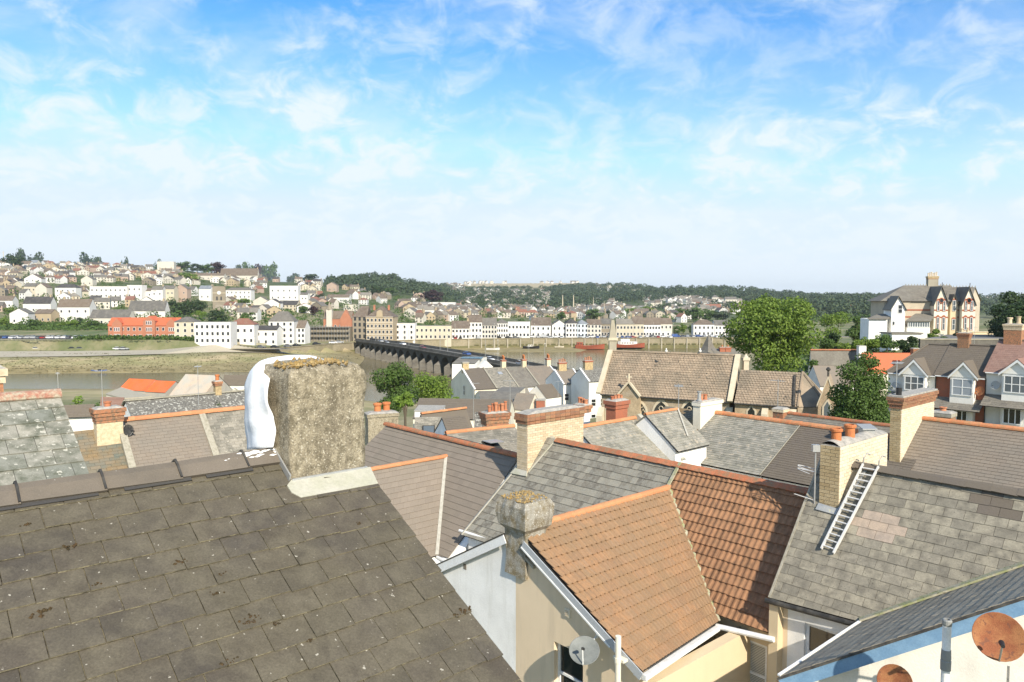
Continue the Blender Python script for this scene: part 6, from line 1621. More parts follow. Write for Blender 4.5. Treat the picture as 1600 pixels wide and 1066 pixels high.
 for px, w_ in ((1125, .9), (1134, .9)):
  p = W(px, 555, 126); stack(rr, p, A3(1, 0, 0), w_, .7, W(px, 543, 126)[2], p[2] - 2, 'brick_red_far', pots=1, ph=.4)
church()
# ---- right hand side
def right_side():
 X = A3(1, 0, 0)
 for lab, l, Y, D, rx, e, end, mat, wl, rm, rows in (
  ('low building with a blue-grey slate roof between the big tree and the red tiled roof', (1266, 547), 96, nrm(A3(1, -.06, 0)), 1346, (1262, 578), 0, 'slate_far', 'render_ivory', 'ridge_red', 14),
  ('low building with a bright orange-red tiled roof behind the round bush', (1346, 551), 94, nrm(A3(1, -.06, 0)), 1424, (1335, 578), 0, 'tile_red', 'render_ivory', None, 14),
  ('low house with a dull brown roof in front of the blue-grey roof', (1270, 571), 86, nrm(A3(1, -.1, 0)), 1350, (1258, 594), 0, 'slate_brown', 'render_white2', None, 12)):
  r, q = bldg('low_roofed_house', lab, 'house', l, Y, D, rx, e, end, mat, wl, 14, rows, .45, rm, stuff=True, rr=.16)
  if mat == 'tile_red':
   P = q[0]; stack(r, P - D * .3, D, .9, .8, W(1343, 541, 94)[2], P[2] - 1, 'render_white2', capn=0)
   n = pnorm(q); p = onq(q, 1359, 570) + n * .05; m = MB(); m.box(p, D * 1.0, nrm(q[2] - q[0]) * 1.0, n * .25); m.build('rooflight', MATS['gutter_black'], r)
   p = W(1427, 556, 90); stack(r, p, D, .85, .8, W(1427, 545, 90)[2], p[2] - 1.5, 'brick_red', capn=1)
 # bay windowed houses, facades along V, facing -U
 D = -V; N = -U
 def bayhouse(lab, xa, xb, Ya, yeave, yground, wall, roofm, apex, feet, win, wcols, ridge_y, roofpoly, rx0, hipleft=False):
  P = W(xa, yeave, Ya); Q = along(P, D, xb); L = np.linalg.norm(Q - P); ze = P[2]
  zgd = 16.3
  r = thing('bay_window_house', lab, 'house', A3(P[0], P[1], zgd), group='bay windowed terraced houses')
  m = MB(); m.box(A3(P[0], P[1], zgd), Q - P, U * 7, Z * (ze - zgd)); m.build('wall', MATS[wall], r)
  # main roof
  A = hit(rx0, ridge_y, P + U * 0, V) if False else None
  zr = W(1500, ridge_y, Ya + 2.0)[2]
  run = 3.4; e0 = P - D * .2 - U * .3 - Z * .02; e1 = Q + D * .0 - U * .3 - Z * .02
  rl = P + U * run; rrr = Q + U * run; zr = hit(xb - 2 if False else 1541, ridge_y, Q + U * run, V)[2] if False else ze + 2.9
  T0 = A3(rl[0], rl[1], zr) + (D * 2.6 if hipleft else D * 0); T1 = A3(rrr[0], rrr[1], zr)
  q = [A3(*T0[:2], zr), T1, e0, e1]
  tiled(r, q, 16, .4, MATS[roofm], stuffall=True)
  m = MB(); m.add([T0, T1, Q + U * 7.2 + Z * 0, P + U * 7.2], [(0, 1, 2, 3)])
  if hipleft: m.add([T0, e0, P + U * 7.2 - D * .2], [(0, 1, 2)])
  m.build('rear_roof', MATS[roofm], r)
  ridge(r, T0 + Z * .04, T1 + Z * .04, MATS['slate_brown_dark'], r=.13, cap=3)
  if hipleft: m = MB(); m.tube([T0 + Z * .05, e0 + Z * .05], .09, 6); m.build('hip_tile_run', MATS['slate_brown_dark'], r)
  # bay: box with gabled roof
  bp = P - U * .75
  fl = hit(win[0] - 2, win[1], bp, U); fr_ = hit(win[2] + 2, win[1], bp, U); w_ = (fr_ - fl) @ D
  zb = zgd
  m = MB(); m.box(A3(fl[0], fl[1], zb), D * w_, U * .75, Z * (ze - zb - .0)); m.build('bay', MATS['render_white2'], r)
  wa = hit(win[0], win[3], bp, U); wb = hit(win[2], win[3], bp, U); wt = hit(win[0], win[1] + 1, bp, U)
  window(r, wa, D, N, (wb - wa) @ D, ze - .12 - wa[2], MATS['white_plastic'], MATS['glass_curtain' if wcols == 2 else 'glass_mid'], cols=wcols, rows=2, depth=-.04, fw=.09)
  # lower window
  window(r, A3(wa[0], wa[1], wa[2] - 2.9), D, N, (wb - wa) @ D * .8, 1.5, MATS['white_plastic'], MATS['glass_dark'], cols=3, rows=1, depth=-.04, fw=.1)
  ap_ = hit(apex[0], apex[1], bp - U * .25, U); f0 = hit(feet[0], feet[1], bp - U * .25, U); f1 = hit(feet[2], feet[3], bp - U * .25, U)
  zf = ze + .02; f0[2] = zf; f1[2] = zf
  mid = (f0 + f1) / 2; ap_ = A3(mid[0], mid[1], ap_[2])
  m = MB(); m.prism([f0 + U * .2, f1 + U * .2, ap_ + U * .2 - Z * .1], U * .15); m.build('gable_panel', MATS['grey_board'] if False else MATS['render_white2'], r)
  for sgn, f in ((-1, f0), (1, f1)):
   d = f - ap_;
   m = MB(); m.prism([ap_, f, f - Z * .22, ap_ - Z * .26], U * .06); m.build('bargeboard', MATS['white_board'], r)
   back = U * 4.0
   m = MB(); m.prism([ap_ + Z * .03, f + Z * .03, f + U * 1.3 + Z * .03, ap_ + U * 3.6 + Z * .03], Z * .07); m.build('bay_roof', MATS[roofm], r)
  m = MB(); m.tube([f1 + U * 1.4 + Z * .12, ap_ + U * 3.6 + Z * .15], .09, 6); m.build('valley_flashing', MATS['mortar_pale'], r)
  # lean-to over the ground floor
  lp = A3(wa[0], wa[1], wa[2] - .5)
  a0 = A3(P[0], P[1], wa[2] - .35); a1 = a0 + D * L; of = -U * 1.7 - Z * .95
  tiled(r, [a0 - U * .02, a1 - U * .02, a0 + of, a1 + of], 6, .4, MATS['slate_far'], stuffall=True)
  m = MB(); m.tube([P - U * .38 - Z * .06, P + D * L - U * .38 - Z * .06], .06, 6); m.build('gutter', MATS['white_board'], r)
  m = MB(); m.tube([Q - U * .12, A3(Q[0], Q[1], zgd) - U * .12], .05, 6); m.build('downpipe', MATS['gutter_black'], r)
  return r, P, Q, ze, zr
 r1, P1, Q1, ze1, zr1 = bayhouse('left bay windowed house, grey-white walls and dark brown hipped roof', 1388, 1463, 76, 582, 0, 'render_white2', 'slate_brown_dark', (1428.5, 562), (1404, 582, 1450, 582), (1413, 583, 1444, 609), 3, 540, None, 0, hipleft=True)
 Yb = Q1[1]
 r2, P2, Q2, ze2, zr2 = bayhouse('middle bay windowed house, brick-red walls, blue curtains', 1463.5, 1541, Yb, 586, 0, 'brick_red_far', 'slate_brown_dark', (1504, 566), (1481, 587, 1528, 587), (1487, 587, 1520, 617), 2, 540, None, 0)
 Yc = Q2[1]
 r3, P3, Q3, ze3, zr3 = bayhouse('right bay windowed house, pale walls and reddish purple roof, at the right edge', 1541.5, 1640, Yc, 581, 0, 'render_white2', 'slate_violet', (1587, 562), (1560, 581, 1618, 584), (1568, 584, 1606, 613), 3, 532, None, 0)
 stack(r2, P2 + D * .8 + U * 3.0, D, 1.0, .8, hit(1478, 522, P2 + U * 3.2 + D * .8, V)[2], zr2 - .8, 'brick_red', capmat='brick_red', pots=2, potmat='brick_cream', ph=.5, capn=3)
 zt = hit(1556, 508, P3 + U * 3.2 + D * .7, V)[2]
 stack(r3, P3 + D * .5 + U * 2.9, D, 1.45, .9, zt, zr3 - .8, 'brick_red', capmat='brick_cream', pots=2, potmat='brick_cream', ph=.7, pr=.22, capn=3, band='brick_cream')
 dish('satellite_dish', 'grey satellite dish on the white wall of the left bay windowed house', hit(1398, 603, P1 - U * .5, U), N * .9 + V * .2 + Z * .3, .42, MATS['dish_grey_far'], MATS['galvanised'], anchor=hit(1398, 606, P1 - U * .05, U))
 dish('satellite_dish', 'orange-brown satellite dish on the red wall of the middle bay windowed house', hit(1530, 611, P2 - U * .5, U), N * .9 + V * .2 + Z * .3, .46, MATS['rust'], MATS['galvanised'], anchor=hit(1530, 615, P2 - U * .05, U))
 dish('satellite_dish', 'grey satellite dish on the pale wall of the right bay windowed house', hit(1555, 602, P3 - U * .5, U), N * .9 + V * .2 + Z * .3, .42, MATS['dish_grey_far'], MATS['galvanised'], anchor=hit(1555, 605, P3 - U * .05, U))
 # the large villa
 Yv = 138.; vp = A3(0, Yv, 0); NV = A3(0, -1, 0)
 G('villa_brick', [(.50, .43, .32), (.56, .48, .37)], grime=(.42, .36, .27), gs=.6, ga=.4, fine=.12, bs=6)
 r = thing('gabled_villa', 'large buff brick villa with steep slate roofs and two pointed gables on the hill', 'villa', A3(78, Yv, 22.5))
 def v(px, py, d=0.):
  p = W(px, py, Yv + d); return p
 zg = 21.8
 def vbox(x0, x1, ytop, mat, d0=0., dep=8, name='wall', zb=zg):
  a = v(x0, ytop, d0); b = v(x1, ytop, d0); m = MB(); m.box(A3(a[0], a[1], zb), A3(b[0] - a[0], 0, 0), A3(0, dep, 0), Z * (a[2] - zb)); return m.build(name, MATS[mat], r)
 vbox(1381, 1466, 471, 'villa_brick', 2, 9); vbox(1487, 1509, 471, 'villa_brick', 1.5, 9)
 zr = v(1440, 446, 6)[2]; ze = v(1440, 471, 2)[2]
 def px_at(px, d): return W(px, 465, Yv + d)[0]
 # hip roof left
 e = [A3(px_at(1376, 1.6), Yv + 1.6, ze), A3(px_at(1476, 1.6), Yv + 1.6, ze), A3(px_at(1406, 6.5), Yv + 6.5, zr), A3(px_at(1480, 6.5), Yv + 6.5, zr)]
 tiled(r, [e[2], e[3], A3(e[2][0], Yv + 1.6, ze), A3(e[3][0], Yv + 1.6, ze)], 20, .45, MATS['slate_far'], stuffall=True, tk=.012)
 m = MB(); m.add([e[2] + Z * .06, A3(e[2][0], Yv + 1.6, ze) + Z * .06, e[0] + Z * .06, A3(e[0][0], Yv + 12, ze)], [(0, 1, 2), (0, 2, 3)]); m.add([e[2], e[3], A3(e[1][0], Yv + 12, ze), A3(e[0][0], Yv + 12, ze)], [(0, 1, 2, 3)]); m.build('hip_roof', MATS['slate_far'], r)
 tiled(r, [A3(px_at(1478, 6), Yv + 6, v(1500, 449, 6)[2]), A3(px_at(1519, 6), Yv + 6, v(1500, 449, 6)[2]), A3(px_at(1478, 1), Yv + 1, ze), A3(px_at(1521, 1), Yv + 1, ze)], 20, .45, MATS['slate_far'], stuffall=True, tk=.012)
 m = MB(); zz = v(1500, 449, 6)[2]; m.add([A3(px_at(1478, 6), Yv + 6, zz), A3(px_at(1519, 6), Yv + 6, zz), A3(px_at(1521, 11), Yv + 11, ze), A3(px_at(1478, 11), Yv + 11, ze)], [(0, 1, 2, 3)]); m.build('rear_roof', MATS['slate_far'], r)
 for i in range(16):
  p = e[2] + (e[3] - e[2]) * (i + .5) / 16; m = MB(); m.cbox(p[0], p[1], p[2], .14, .1, .26); m.build('ridge_crest', MATS['stone_grey'], r)
 for i in range(9):
  p = A3(px_at(1480 + i * 4.8, 6), Yv + 6, zz); m = MB(); m.cbox(p[0], p[1], p[2], .14, .1, .26); m.build('ridge_crest', MATS['stone_grey'], r)
 for (xa, xb, xap, yap, d0) in ((1465, 1487, 1476, 450, 0), (1509, 1529.5, 1520, 451, 0)):
  a = v(xa, 476, d0); b = v(xb, 476, d0); t = v(xap, yap, d0); m = MB()
  m.prism([A3(a[0], a[1], zg), A3(b[0], b[1], zg), b, A3((a[0] + b[0]) / 2, a[1], t[2]), a], A3(0, 7, 0)); m.build('gable_wing', MATS['render_ivory'], r)
  mid = A3((a[0] + b[0]) / 2, a[1], t[2])
  for f in (a, b):
   o = f + (f - mid) * .12; m = MB(); m.prism([mid + A3(0, -.35, .18), o + A3(0, -.35, .12), o + A3(0, 6, .12), mid + A3(0, 6, .18)], Z * .14); m.build('gable_roof', MATS['slate_far'], r)
  m = MB(); m.cbox(mid[0], mid[1] - .2, mid[2], .1, .1, 1.0); m.build('finial', MATS['gutter_black'], r)
  cx = (a[0] + b[0]) / 2
  for zc, ww, hh in ((v(1476, 486)[2], .42, 1.9), (v(1476, 515)[2], .45, 2.3)):
   for dx in (-.55, .55):
    m = MB(); m.box(A3(cx + dx - ww / 2 - .12, a[1] - .05, zc - .1), A3(ww + .24, 0, 0), A3(0, .05, 0), Z * (hh + .1)); m.prism([A3(cx + dx + (ww / 2 + .16) * math.cos(t_), a[1] - .05, zc + hh + (ww / 2 + .2) * math.sin(t_)) for t_ in np.linspace(0, math.pi, 7)], A3(0, .05, 0)); m.build('brick_arch', MATS['brick_red_far'], r)
    window(r, A3(cx + dx - ww / 2, a[1] - .05, zc), A3(1, 0, 0), NV, ww, hh, MATS['white_plastic'], MATS['glass_mid'], cols=1, rows=2, depth=-.02, fw=.07)
  zc = v(1476, 470)[2]; ring = [A3(cx + .42 * math.cos(t_), a[1] - .08, zc + .5 * math.sin(t_)) for t_ in np.linspace(0, 2 * math.pi, 11)]
  m = MB(); m.tube(ring, .11, 5); m.build('roundel', MATS['brick_red_far'], r); m = MB(); m.prism(ring[:-1], A3(0, .1, 0)); m.build('glazing', MATS['glass_dark'], r)
 for py in (486, 497):
  m = MB(); z = v(1440, py)[2]
  for x0, x1, d0 in ((1381, 1466, 1.95), (1465, 1487, -.04), (1487, 1509, 1.45), (1509, 1529.5, -.04)):
   a = v(x0, py, d0); b = v(x1, py, d0); m.box(A3(a[0], a[1], z), A3(b[0] - a[0], 0, 0), A3(0, .05, 0), Z * .28)
  m.build('string_course', MATS['brick_red_far'], r)
 # middle gablet and windows in the recess
 a = v(1489, 476, 1.0); b = v(1500, 476, 1.0); t = v(1494.5, 462, 1.0); m = MB(); m.prism([A3(a[0], a[1], zg), A3(b[0], b[1], zg), b, A3((a[0] + b[0]) / 2, a[1], t[2]), a], A3(0, 4, 0)); m.build('gablet', MATS['render_cream'], r)
 mid = A3((a[0] + b[0]) / 2, a[1], t[2])
 for f in (a, b):
  o = f + (f - mid) * .15; m = MB(); m.prism([mid + A3(0, -.25, .15), o + A3(0, -.25, .1), o + A3(0, 4, .1), mid + A3(0, 4, .15)], Z * .12); m.build('gable_roof', MATS['slate_far'], r)
 for zc in (v(1494, 486, 1)[2], v(1494, 515, 1)[2]):
  m = MB(); m.prism([A3(mid[0] + .42 * math.cos(t_), a[1] - .05, zc + 2.0 + .35 * math.sin(t_)) for t_ in np.linspace(0, math.pi, 7)], A3(0, .05, 0)); m.build('brick_arch', MATS['brick_red_far'], r)
  window(r, A3(mid[0] - .3, a[1] - .05, zc), A3(1, 0, 0), NV, .6, 2.0, MATS['white_plastic'], MATS['glass_mid'], cols=1, rows=2, depth=-.02, fw=.07)
 # grey-white annex gable
 a = v(1402, 483, -3); b = v(1424, 483, -3); t = v(1414, 465, -3); m = MB(); m.prism([A3(a[0], a[1], zg), A3(b[0], b[1], zg), b, A3((a[0] + b[0]) / 2, a[1], t[2]), a], A3(0, 5, 0)); m.build('annex', MATS['render_white'], r); mid = A3((a[0] + b[0]) / 2, a[1], t[2])
 for f in (a, b):
  o = f + (f - mid) * .2; m = MB(); m.prism([mid + A3(0, -.35, .15), o + A3(0, -.35, .1), o + A3(0, 5, .1), mid + A3(0, 5, .15)], Z * .15); m.build('annex_roof', MATS['slate_far'], r)
 window(r, A3(mid[0] - .1, a[1] - .02, v(1410, 490, -3)[2]), A3(1, 0, 0), NV, .85, 1.6, MATS['white_plastic'], MATS['glass_dark'], 1, 2, depth=-.02, fw=.08)
 window(r, A3(mid[0] - 1.1, a[1] - .02, v(1410, 509, -3)[2]), A3(1, 0, 0), NV, .5, .8, MATS['white_plastic'], MATS['glass_dark'], 1, 1, depth=-.02, fw=.08)
 vbox(1367, 1397, 499, 'render_white', -4, 6, 'side_block', 20)
 a = v(1365, 499.5, -4.4); b = v(1398, 499.5, -4.4); c_ = v(1400, 492, 1); d = v(1374, 492, 1); m = MB(); m.prism([a, b, c_, d], Z * .15); m.build('side_block_roof', MATS['slate_far'], r)
 vbox(1426, 1463, 512, 'render_white2', -2.6, 4, 'conservatory_base')
 a = v(1424, 502.5, -3); b = v(1465, 502.5, -3); c_ = v(1464, 491, 1.9); d = v(1432, 491, 1.9); m = MB(); m.prism([a, b, c_, d], Z * .12); m.build('conservatory_roof', MATS['slate_far'], r)
 a = v(1427, 512, -2.6); b = v(1462, 512, -2.6); t = v(1427, 503, -2.6); window(r, a, A3(1, 0, 0), NV, b[0] - a[0], t[2] - a[2], MATS['white_plastic'], MATS['glass_mid'], cols=9, rows=1, depth=-.02, fw=.12, name='conservatory_window')
 r.rotation_euler = (0, 0, -.2); r.scale = (.9, 1, 1); r.location.x -= .6
 m = MB(); A_, B_, T_ = A3(px_at(1519, 1.2), Yv + 1.2, ze), A3(px_at(1519, 10.8), Yv + 10.8, ze), A3(px_at(1517, 6), Yv + 6, zz - .1); m.prism([A3(A_[0], A_[1], zg), A_, T_, B_, A3(B_[0], B_[1], zg)], (-.5, 0, 0)); m.build('end_wall', MATS['villa_brick'], r)
 # chimney with seven pots
 a = v(1445, 446, 6.2); b = v(1461, 446, 6.2)
 stack(r, A3(a[0], a[1], 0), A3(1, 0, 0), b[0] - a[0], 1.2, v(1445, 432, 6.2)[2], zr - .8, 'stone_grey', capmat='brick_buff', pots=6, potmat='brick_cream', ph=.7, pr=.14, capn=3, band='brick_red_far')
 gr = thing('white_garage', 'white flat roofed garage among the bushes below the villa', 'garage', v(1415, 535, -9))
 a = v(1394, 522, -9); b = v(1440, 522, -9); m = MB(); m.box(A3(a[0], a[1], 20.5), A3(b[0] - a[0], 0, 0), A3(0, 4, 0), Z * (a[2] - 20.5)); m.build('wall', MATS['render_white2'], gr); m = MB(); m.box(A3(a[0] - .2, a[1] - .2, a[2]), A3(b[0] - a[0] + .4, 0, 0), A3(0, 4.4, 0), Z * .2); m.build('roof_slab', MATS['slate_far'], gr)
 # yellow boundary wall and car park wall
 bw = thing('buff_garden_wall', 'low buff rendered wall at the foot of the villa', 'wall', v(1515, 526, -1)); a = v(1496, 519, -2.5); b = v(1552, 519, -2.5); m = MB(); m.box(A3(a[0], a[1], 21), A3(b[0] - a[0], 0, 0), A3(0, .4, 0), Z * (a[2] - 21)); m.build('wall_face', MATS['render_cream'], bw); m = MB(); m.box(A3(a[0] - .05, a[1] - .1, a[2]), A3(b[0] - a[0] + .1, 0, 0), A3(0, .6, 0), Z * .12); m.build('coping', MATS['stone_trim'], bw)
 rw = thing('dark_retaining_wall', 'dark stone retaining wall behind the chimneys of the bay windowed houses', 'wall', v(1490, 535, -22)); a = W(1438, 531, 112); b = W(1620, 531, 112); m = MB(); m.box(A3(a[0], a[1], 17), A3(b[0] - a[0], 0, 0), A3(0, .5, 0), Z * (a[2] - 17)); m.build('wall_face', MATS['stone_bridge'], rw)
 m = MB(); m.box(A3(a[0] - .05, a[1] - .08, a[2]), A3(b[0] - a[0] + .1, 0, 0), A3(0, .66, 0), Z * .15); m.build('coping', MATS['stone_grey'], rw)
 fl = MB(); fl.add([W(1440, 530, 113), W(1640, 530, 113), W(1640, 523, 132), W(1480, 523, 132)], [(0, 1, 2, 3)]); fl.build('villa_forecourt', MATS['asphalt'], kind='structure')
right_side()
# ================================================================== planting
RNG = np.random.default_rng(11)
def leafmesh(name, ctr, size, mat, up=.35, asp=.62, nrmdir=None):
 ctr = np.asarray(ctr, float); n = len(ctr)
 d = RNG.normal(size=(n, 3)); d[:, 2] += up
 if nrmdir is not None: d = d * .7 + nrmdir * 1.0
 d /= np.linalg.norm(d, axis=1)[:, None]
 r = RNG.normal(size=(n, 3)); a = np.cross(d, r); a /= np.linalg.norm(a, axis=1)[:, None] + 1e-9; b = np.cross(d, a)
 s = (np.asarray(size) * RNG.uniform(.6, 1.25, n))[:, None] * .5
 v = np.stack([ctr - a * s, ctr - b * s * asp, ctr + a * s, ctr + b * s * asp], 1).reshape(-1, 3)
 me = bpy.data.meshes.new(name); me.vertices.add(4 * n); me.vertices.foreach_set('co', v.ravel())
 me.loops.add(4 * n); me.loops.foreach_set('vertex_index', np.arange(4 * n, dtype=np.int32))
 me.polygons.add(n); me.polygons.foreach_set('loop_start', np.arange(0, 4 * n, 4, dtype=np.int32)); me.polygons.foreach_set('loop_total', np.full(n, 4, dtype=np.int32))
 me.materials.append(MATS[mat]); me.update(calc_edges=True); return me
def blobpts(blobs, n, hollow=.55):
 """leaf positions in lumpy clumps through the crown volume"""
 out = []; dirs = []
 vol = np.array([b[3] ** 2 for b in blobs]); vol = vol / vol.sum()
 for b, f in zip(blobs, vol):
  k = max(6, int(n * f)); d = RNG.normal(size=(k, 3)); d /= np.linalg.norm(d, axis=1)[:, None]
  rr = (RNG.uniform(hollow ** 3, 1, k)) ** (1 / 3)
  ph = RNG.uniform(0, 6.28, 3)
  lump = 1 + .16 * np.sin(d[:, 0] * 5 + ph[0]) * np.sin(d[:, 1] * 5 + ph[1]) + .12 * np.sin(d[:, 2] * 7 + ph[2])
  sc = b[4] if len(b) > 4 else .85
  p = d * (rr * lump)[:, None] * b[3] * np.array([1, 1, sc]) + np.array(b[:3]); out.append(p); dirs.append(d)
 return np.concatenate(out), np.concatenate(dirs)
def rblobs(w, h, n, seed, base=0.):
 """sub-crowns filling an ellipsoid w wide, h high whose foot is at base"""
 r = random.Random(seed); o = []
 for i in range(n):
  a = r.uniform(0, 6.28); q = math.sqrt(r.random()) * .80; z = r.uniform(.14, .88)
  k = math.sqrt(max(.1, 1 - (2 * z - 1) ** 2))
  rad = r.uniform(.17, .27) * min(w, h * 1.3) * (14 / max(n, 14)) ** .30
  o.append((math.cos(a) * q * w / 2 * k, math.sin(a) * q * w / 2 * k, base + z * h, rad, .8))
 return o
def tree(name, label, cat, P, w, h, n, leaf, mat, trunk=.18, group=None, seed=0, nb=14, hollow=.5):
 root = thing(name, label, cat, P, group=group); r = random.Random(seed)
 bl = rblobs(w, h * (1 - trunk), nb, seed, h * trunk)
 if hollow == .3: bl += [(0, 0, h * .42, w * .40, h / w * .95), (w * .12, 0, h * .6, w * .30, h / w * .9), (-w * .12, 0, h * .3, w * .36, h / w * .7)]
 m = MB(); tr = max(.12, w * .03); m.tube([(0, 0, -1.5), (0, 0, h * trunk), (r.uniform(-.3, .3), 0, h * .55)], [tr * 1.3, tr, tr * .5], 8); m.build('trunk', MATS['bark'], root, local=True)
 for b in bl[:6]:
  m = MB(); m.tube([(0, 0, h * trunk * .8), (b[0] * .4, b[1] * .4, (b[2] + h * trunk) * .5), b[:3]], [tr * .6, tr * .4, tr * .12], 6, cap=False); m.build('limb', MATS['bark'], root, local=True)
 p, d = blobpts(bl, n, hollow)
 put('crown', leafmesh('crown', p, leaf, mat, nrmdir=d), root, local=True); return root
def tree_px(name, label, cat, x0, x1, yt, yb, Y, n, leaf, mat, **k):
 a = at((x0 + x1) / 2, Y); w = (x1 - x0) * Y / FPX; zt = W((x0 + x1) / 2, yt, Y)[2]; zb = W((x0 + x1) / 2, yb, Y)[2]
 z0 = min(a[2], zb); k.setdefault('trunk', max(.05, (zb - z0) / (zt - z0)))
 return tree(name, label, cat, A3(a[0], a[1], z0), w, zt - z0, n, leaf, mat, **k)
tree_px('broadleaf_tree', 'large bright green broadleaf tree behind the church chancel', 'tree', 1132, 1274, 461, 584, 108, 26000, .42, 'leaf_bright', seed=3, nb=60, hollow=.72)
tree_px('dense_tree', 'dark green rounded tree by the river, behind the rendered chimney with two pots', 'tree', 578, 654, 571, 640, 104, 9000, .34, 'leaf_mid', seed=5, nb=16)
tree_px('light_tree', 'light green tree right of the dark rounded tree, next to the blank cream gable', 'tree', 636, 705, 584, 640, 112, 6500, .34, 'leaf_bright', seed=6, nb=16)
tree_px('low_bush', 'low bright bush below the dark rounded tree, above the brown roofs', 'bush', 612, 652, 612, 636, 84, 2200, .3, 'leaf_lime', seed=7, nb=8)
tree_px('low_bush', 'small lime bush at the foot of the blank cream gable', 'bush', 690, 722, 619, 632, 100, 1500, .3, 'leaf_lime', seed=17, nb=8)
tree_px('round_bush', 'tall dense round bush beside the church vestry and the bay windowed houses', 'bush', 1300, 1396, 548, 668, 62, 24000, .24, 'leaf_mid', seed=8, nb=14, hollow=.3, trunk=.04)
tree_px('dark_tree', 'spreading dark tree on the hill at the right edge beside the villa', 'tree', 1530, 1690, 456, 535, 122, 14000, .5, 'leaf_dark', seed=9, nb=24)
tree_px('lime_bush', 'bright lime bush by the river, left of the red corrugated sheds', 'bush', 95, 142, 604, 632, 100, 2600, .3, 'leaf_lime', seed=12, nb=9, trunk=.04)
tree_px('scrub_bush', 'straggly dull green scrub between the lime bush and the red sheds', 'bush', 135, 172, 612, 634, 96, 1200, .3, 'leaf_mid', seed=13, nb=7, trunk=.04)
for i, (x0, x1, yt, yb, Y, mt, lb) in enumerate((
 (1276, 1330, 490, 524, 190, 'leaf_bright', 'wide bright green tree right of the large broadleaf tree'), (1322, 1356, 492, 528, 200, 'leaf_mid', 'green tree left of the villa side block, nearer the bright tree'),
 (1345, 1390, 488, 534, 175, 'leaf_dark', 'dark tree just left of the villa side block'), (1278, 1322, 525, 552, 118, 'leaf_mid', 'hedge-like bush above the blue-grey roof, nearest the large broadleaf tree'),
 (1312, 1352, 528, 553, 112, 'leaf_bright', 'yellow-green bush above the red tiled roof'), (1340, 1388, 517, 552, 116, 'leaf_bright', 'bright garden bush below the villa side block'),
 (1376, 1412, 522, 556, 110, 'leaf_mid', 'green garden bush in front of the villa annex'), (1398, 1434, 520, 552, 112, 'leaf_dark', 'dark garden bush in front of the white garage'),
 (1426, 1446, 538, 556, 108, 'leaf_bright', 'small garden bush right of the white garage'), (1446, 1470, 514, 532, 124, 'leaf_bright', 'scrubby shrub before the conservatory'), (1482, 1508, 520, 530, 126, 'leaf_dark', 'small dark shrub at the foot of the nearer villa gable'),
 (1576, 1640, 546, 560, 100, 'leaf_lime', 'lime hedge behind the right-hand bay windowed house chimney'), (1290, 1312, 512, 530, 150, 'leaf_dark', 'dark shrub beside the lane left of the villa'),
 (1354, 1376, 535, 556, 108, 'leaf_dark', 'dark low shrub between the red tiled roof and the garden bushes'), (1462, 1488, 528, 540, 118, 'leaf_mid', 'green shrub on the bank under the conservatory'), (1256, 1284, 548, 575, 92, 'leaf_mid', 'shadowy bush at the foot of the large broadleaf tree'))):
 tree_px('garden_tree' if i < 3 else 'shrub', lb, 'tree' if i < 3 else 'bush', x0, x1, yt, yb, Y, int(2600 + 40 * (x1 - x0)), .30 if Y < 150 else .5, mt, seed=30 + i, nb=9, trunk=.05)
# prototypes for the far trees
PROTO = {}
def far_tree(px0, px1, yt, yb, mat, label, group=None, Y=None, seed=None):
 xc = (px0 + px1) / 2
 P = place(xc, yb) if Y is None else at(xc, Y)
 Y = P[1]; w = (px1 - px0) * Y / FPX; h = max((W(xc, yt, Y)[2] - P[2]), w * .45)
 key = (mat, (seed or int(px0)) % 4)
 if key not in PROTO:
  bl = rblobs(1, .86, 12, key[1] * 7 + 3, .14); p, d = blobpts(bl, 1000, .5); p[:, 2] *= 1
  PROTO[key] = leafmesh('crown', p, .12, mat, nrmdir=d)
  m = MB(); m.tube([(0, 0, -.2), (0, 0, .55)], [.03, .015], 5)
  PROTO[key, 't'] = m.mesh('trunk', MATS['bark'])
 r = thing('far_tree', label, 'tree', P, group=group)
 for nm, k in (('crown', key), ('trunk', (key, 't'))):
  o = put(nm, PROTO[k], r, local=True, m=Matrix.Rotation(px0 * .7, 4, 'Z') @ Matrix.Diagonal((w, w, h, 1)))
 return r
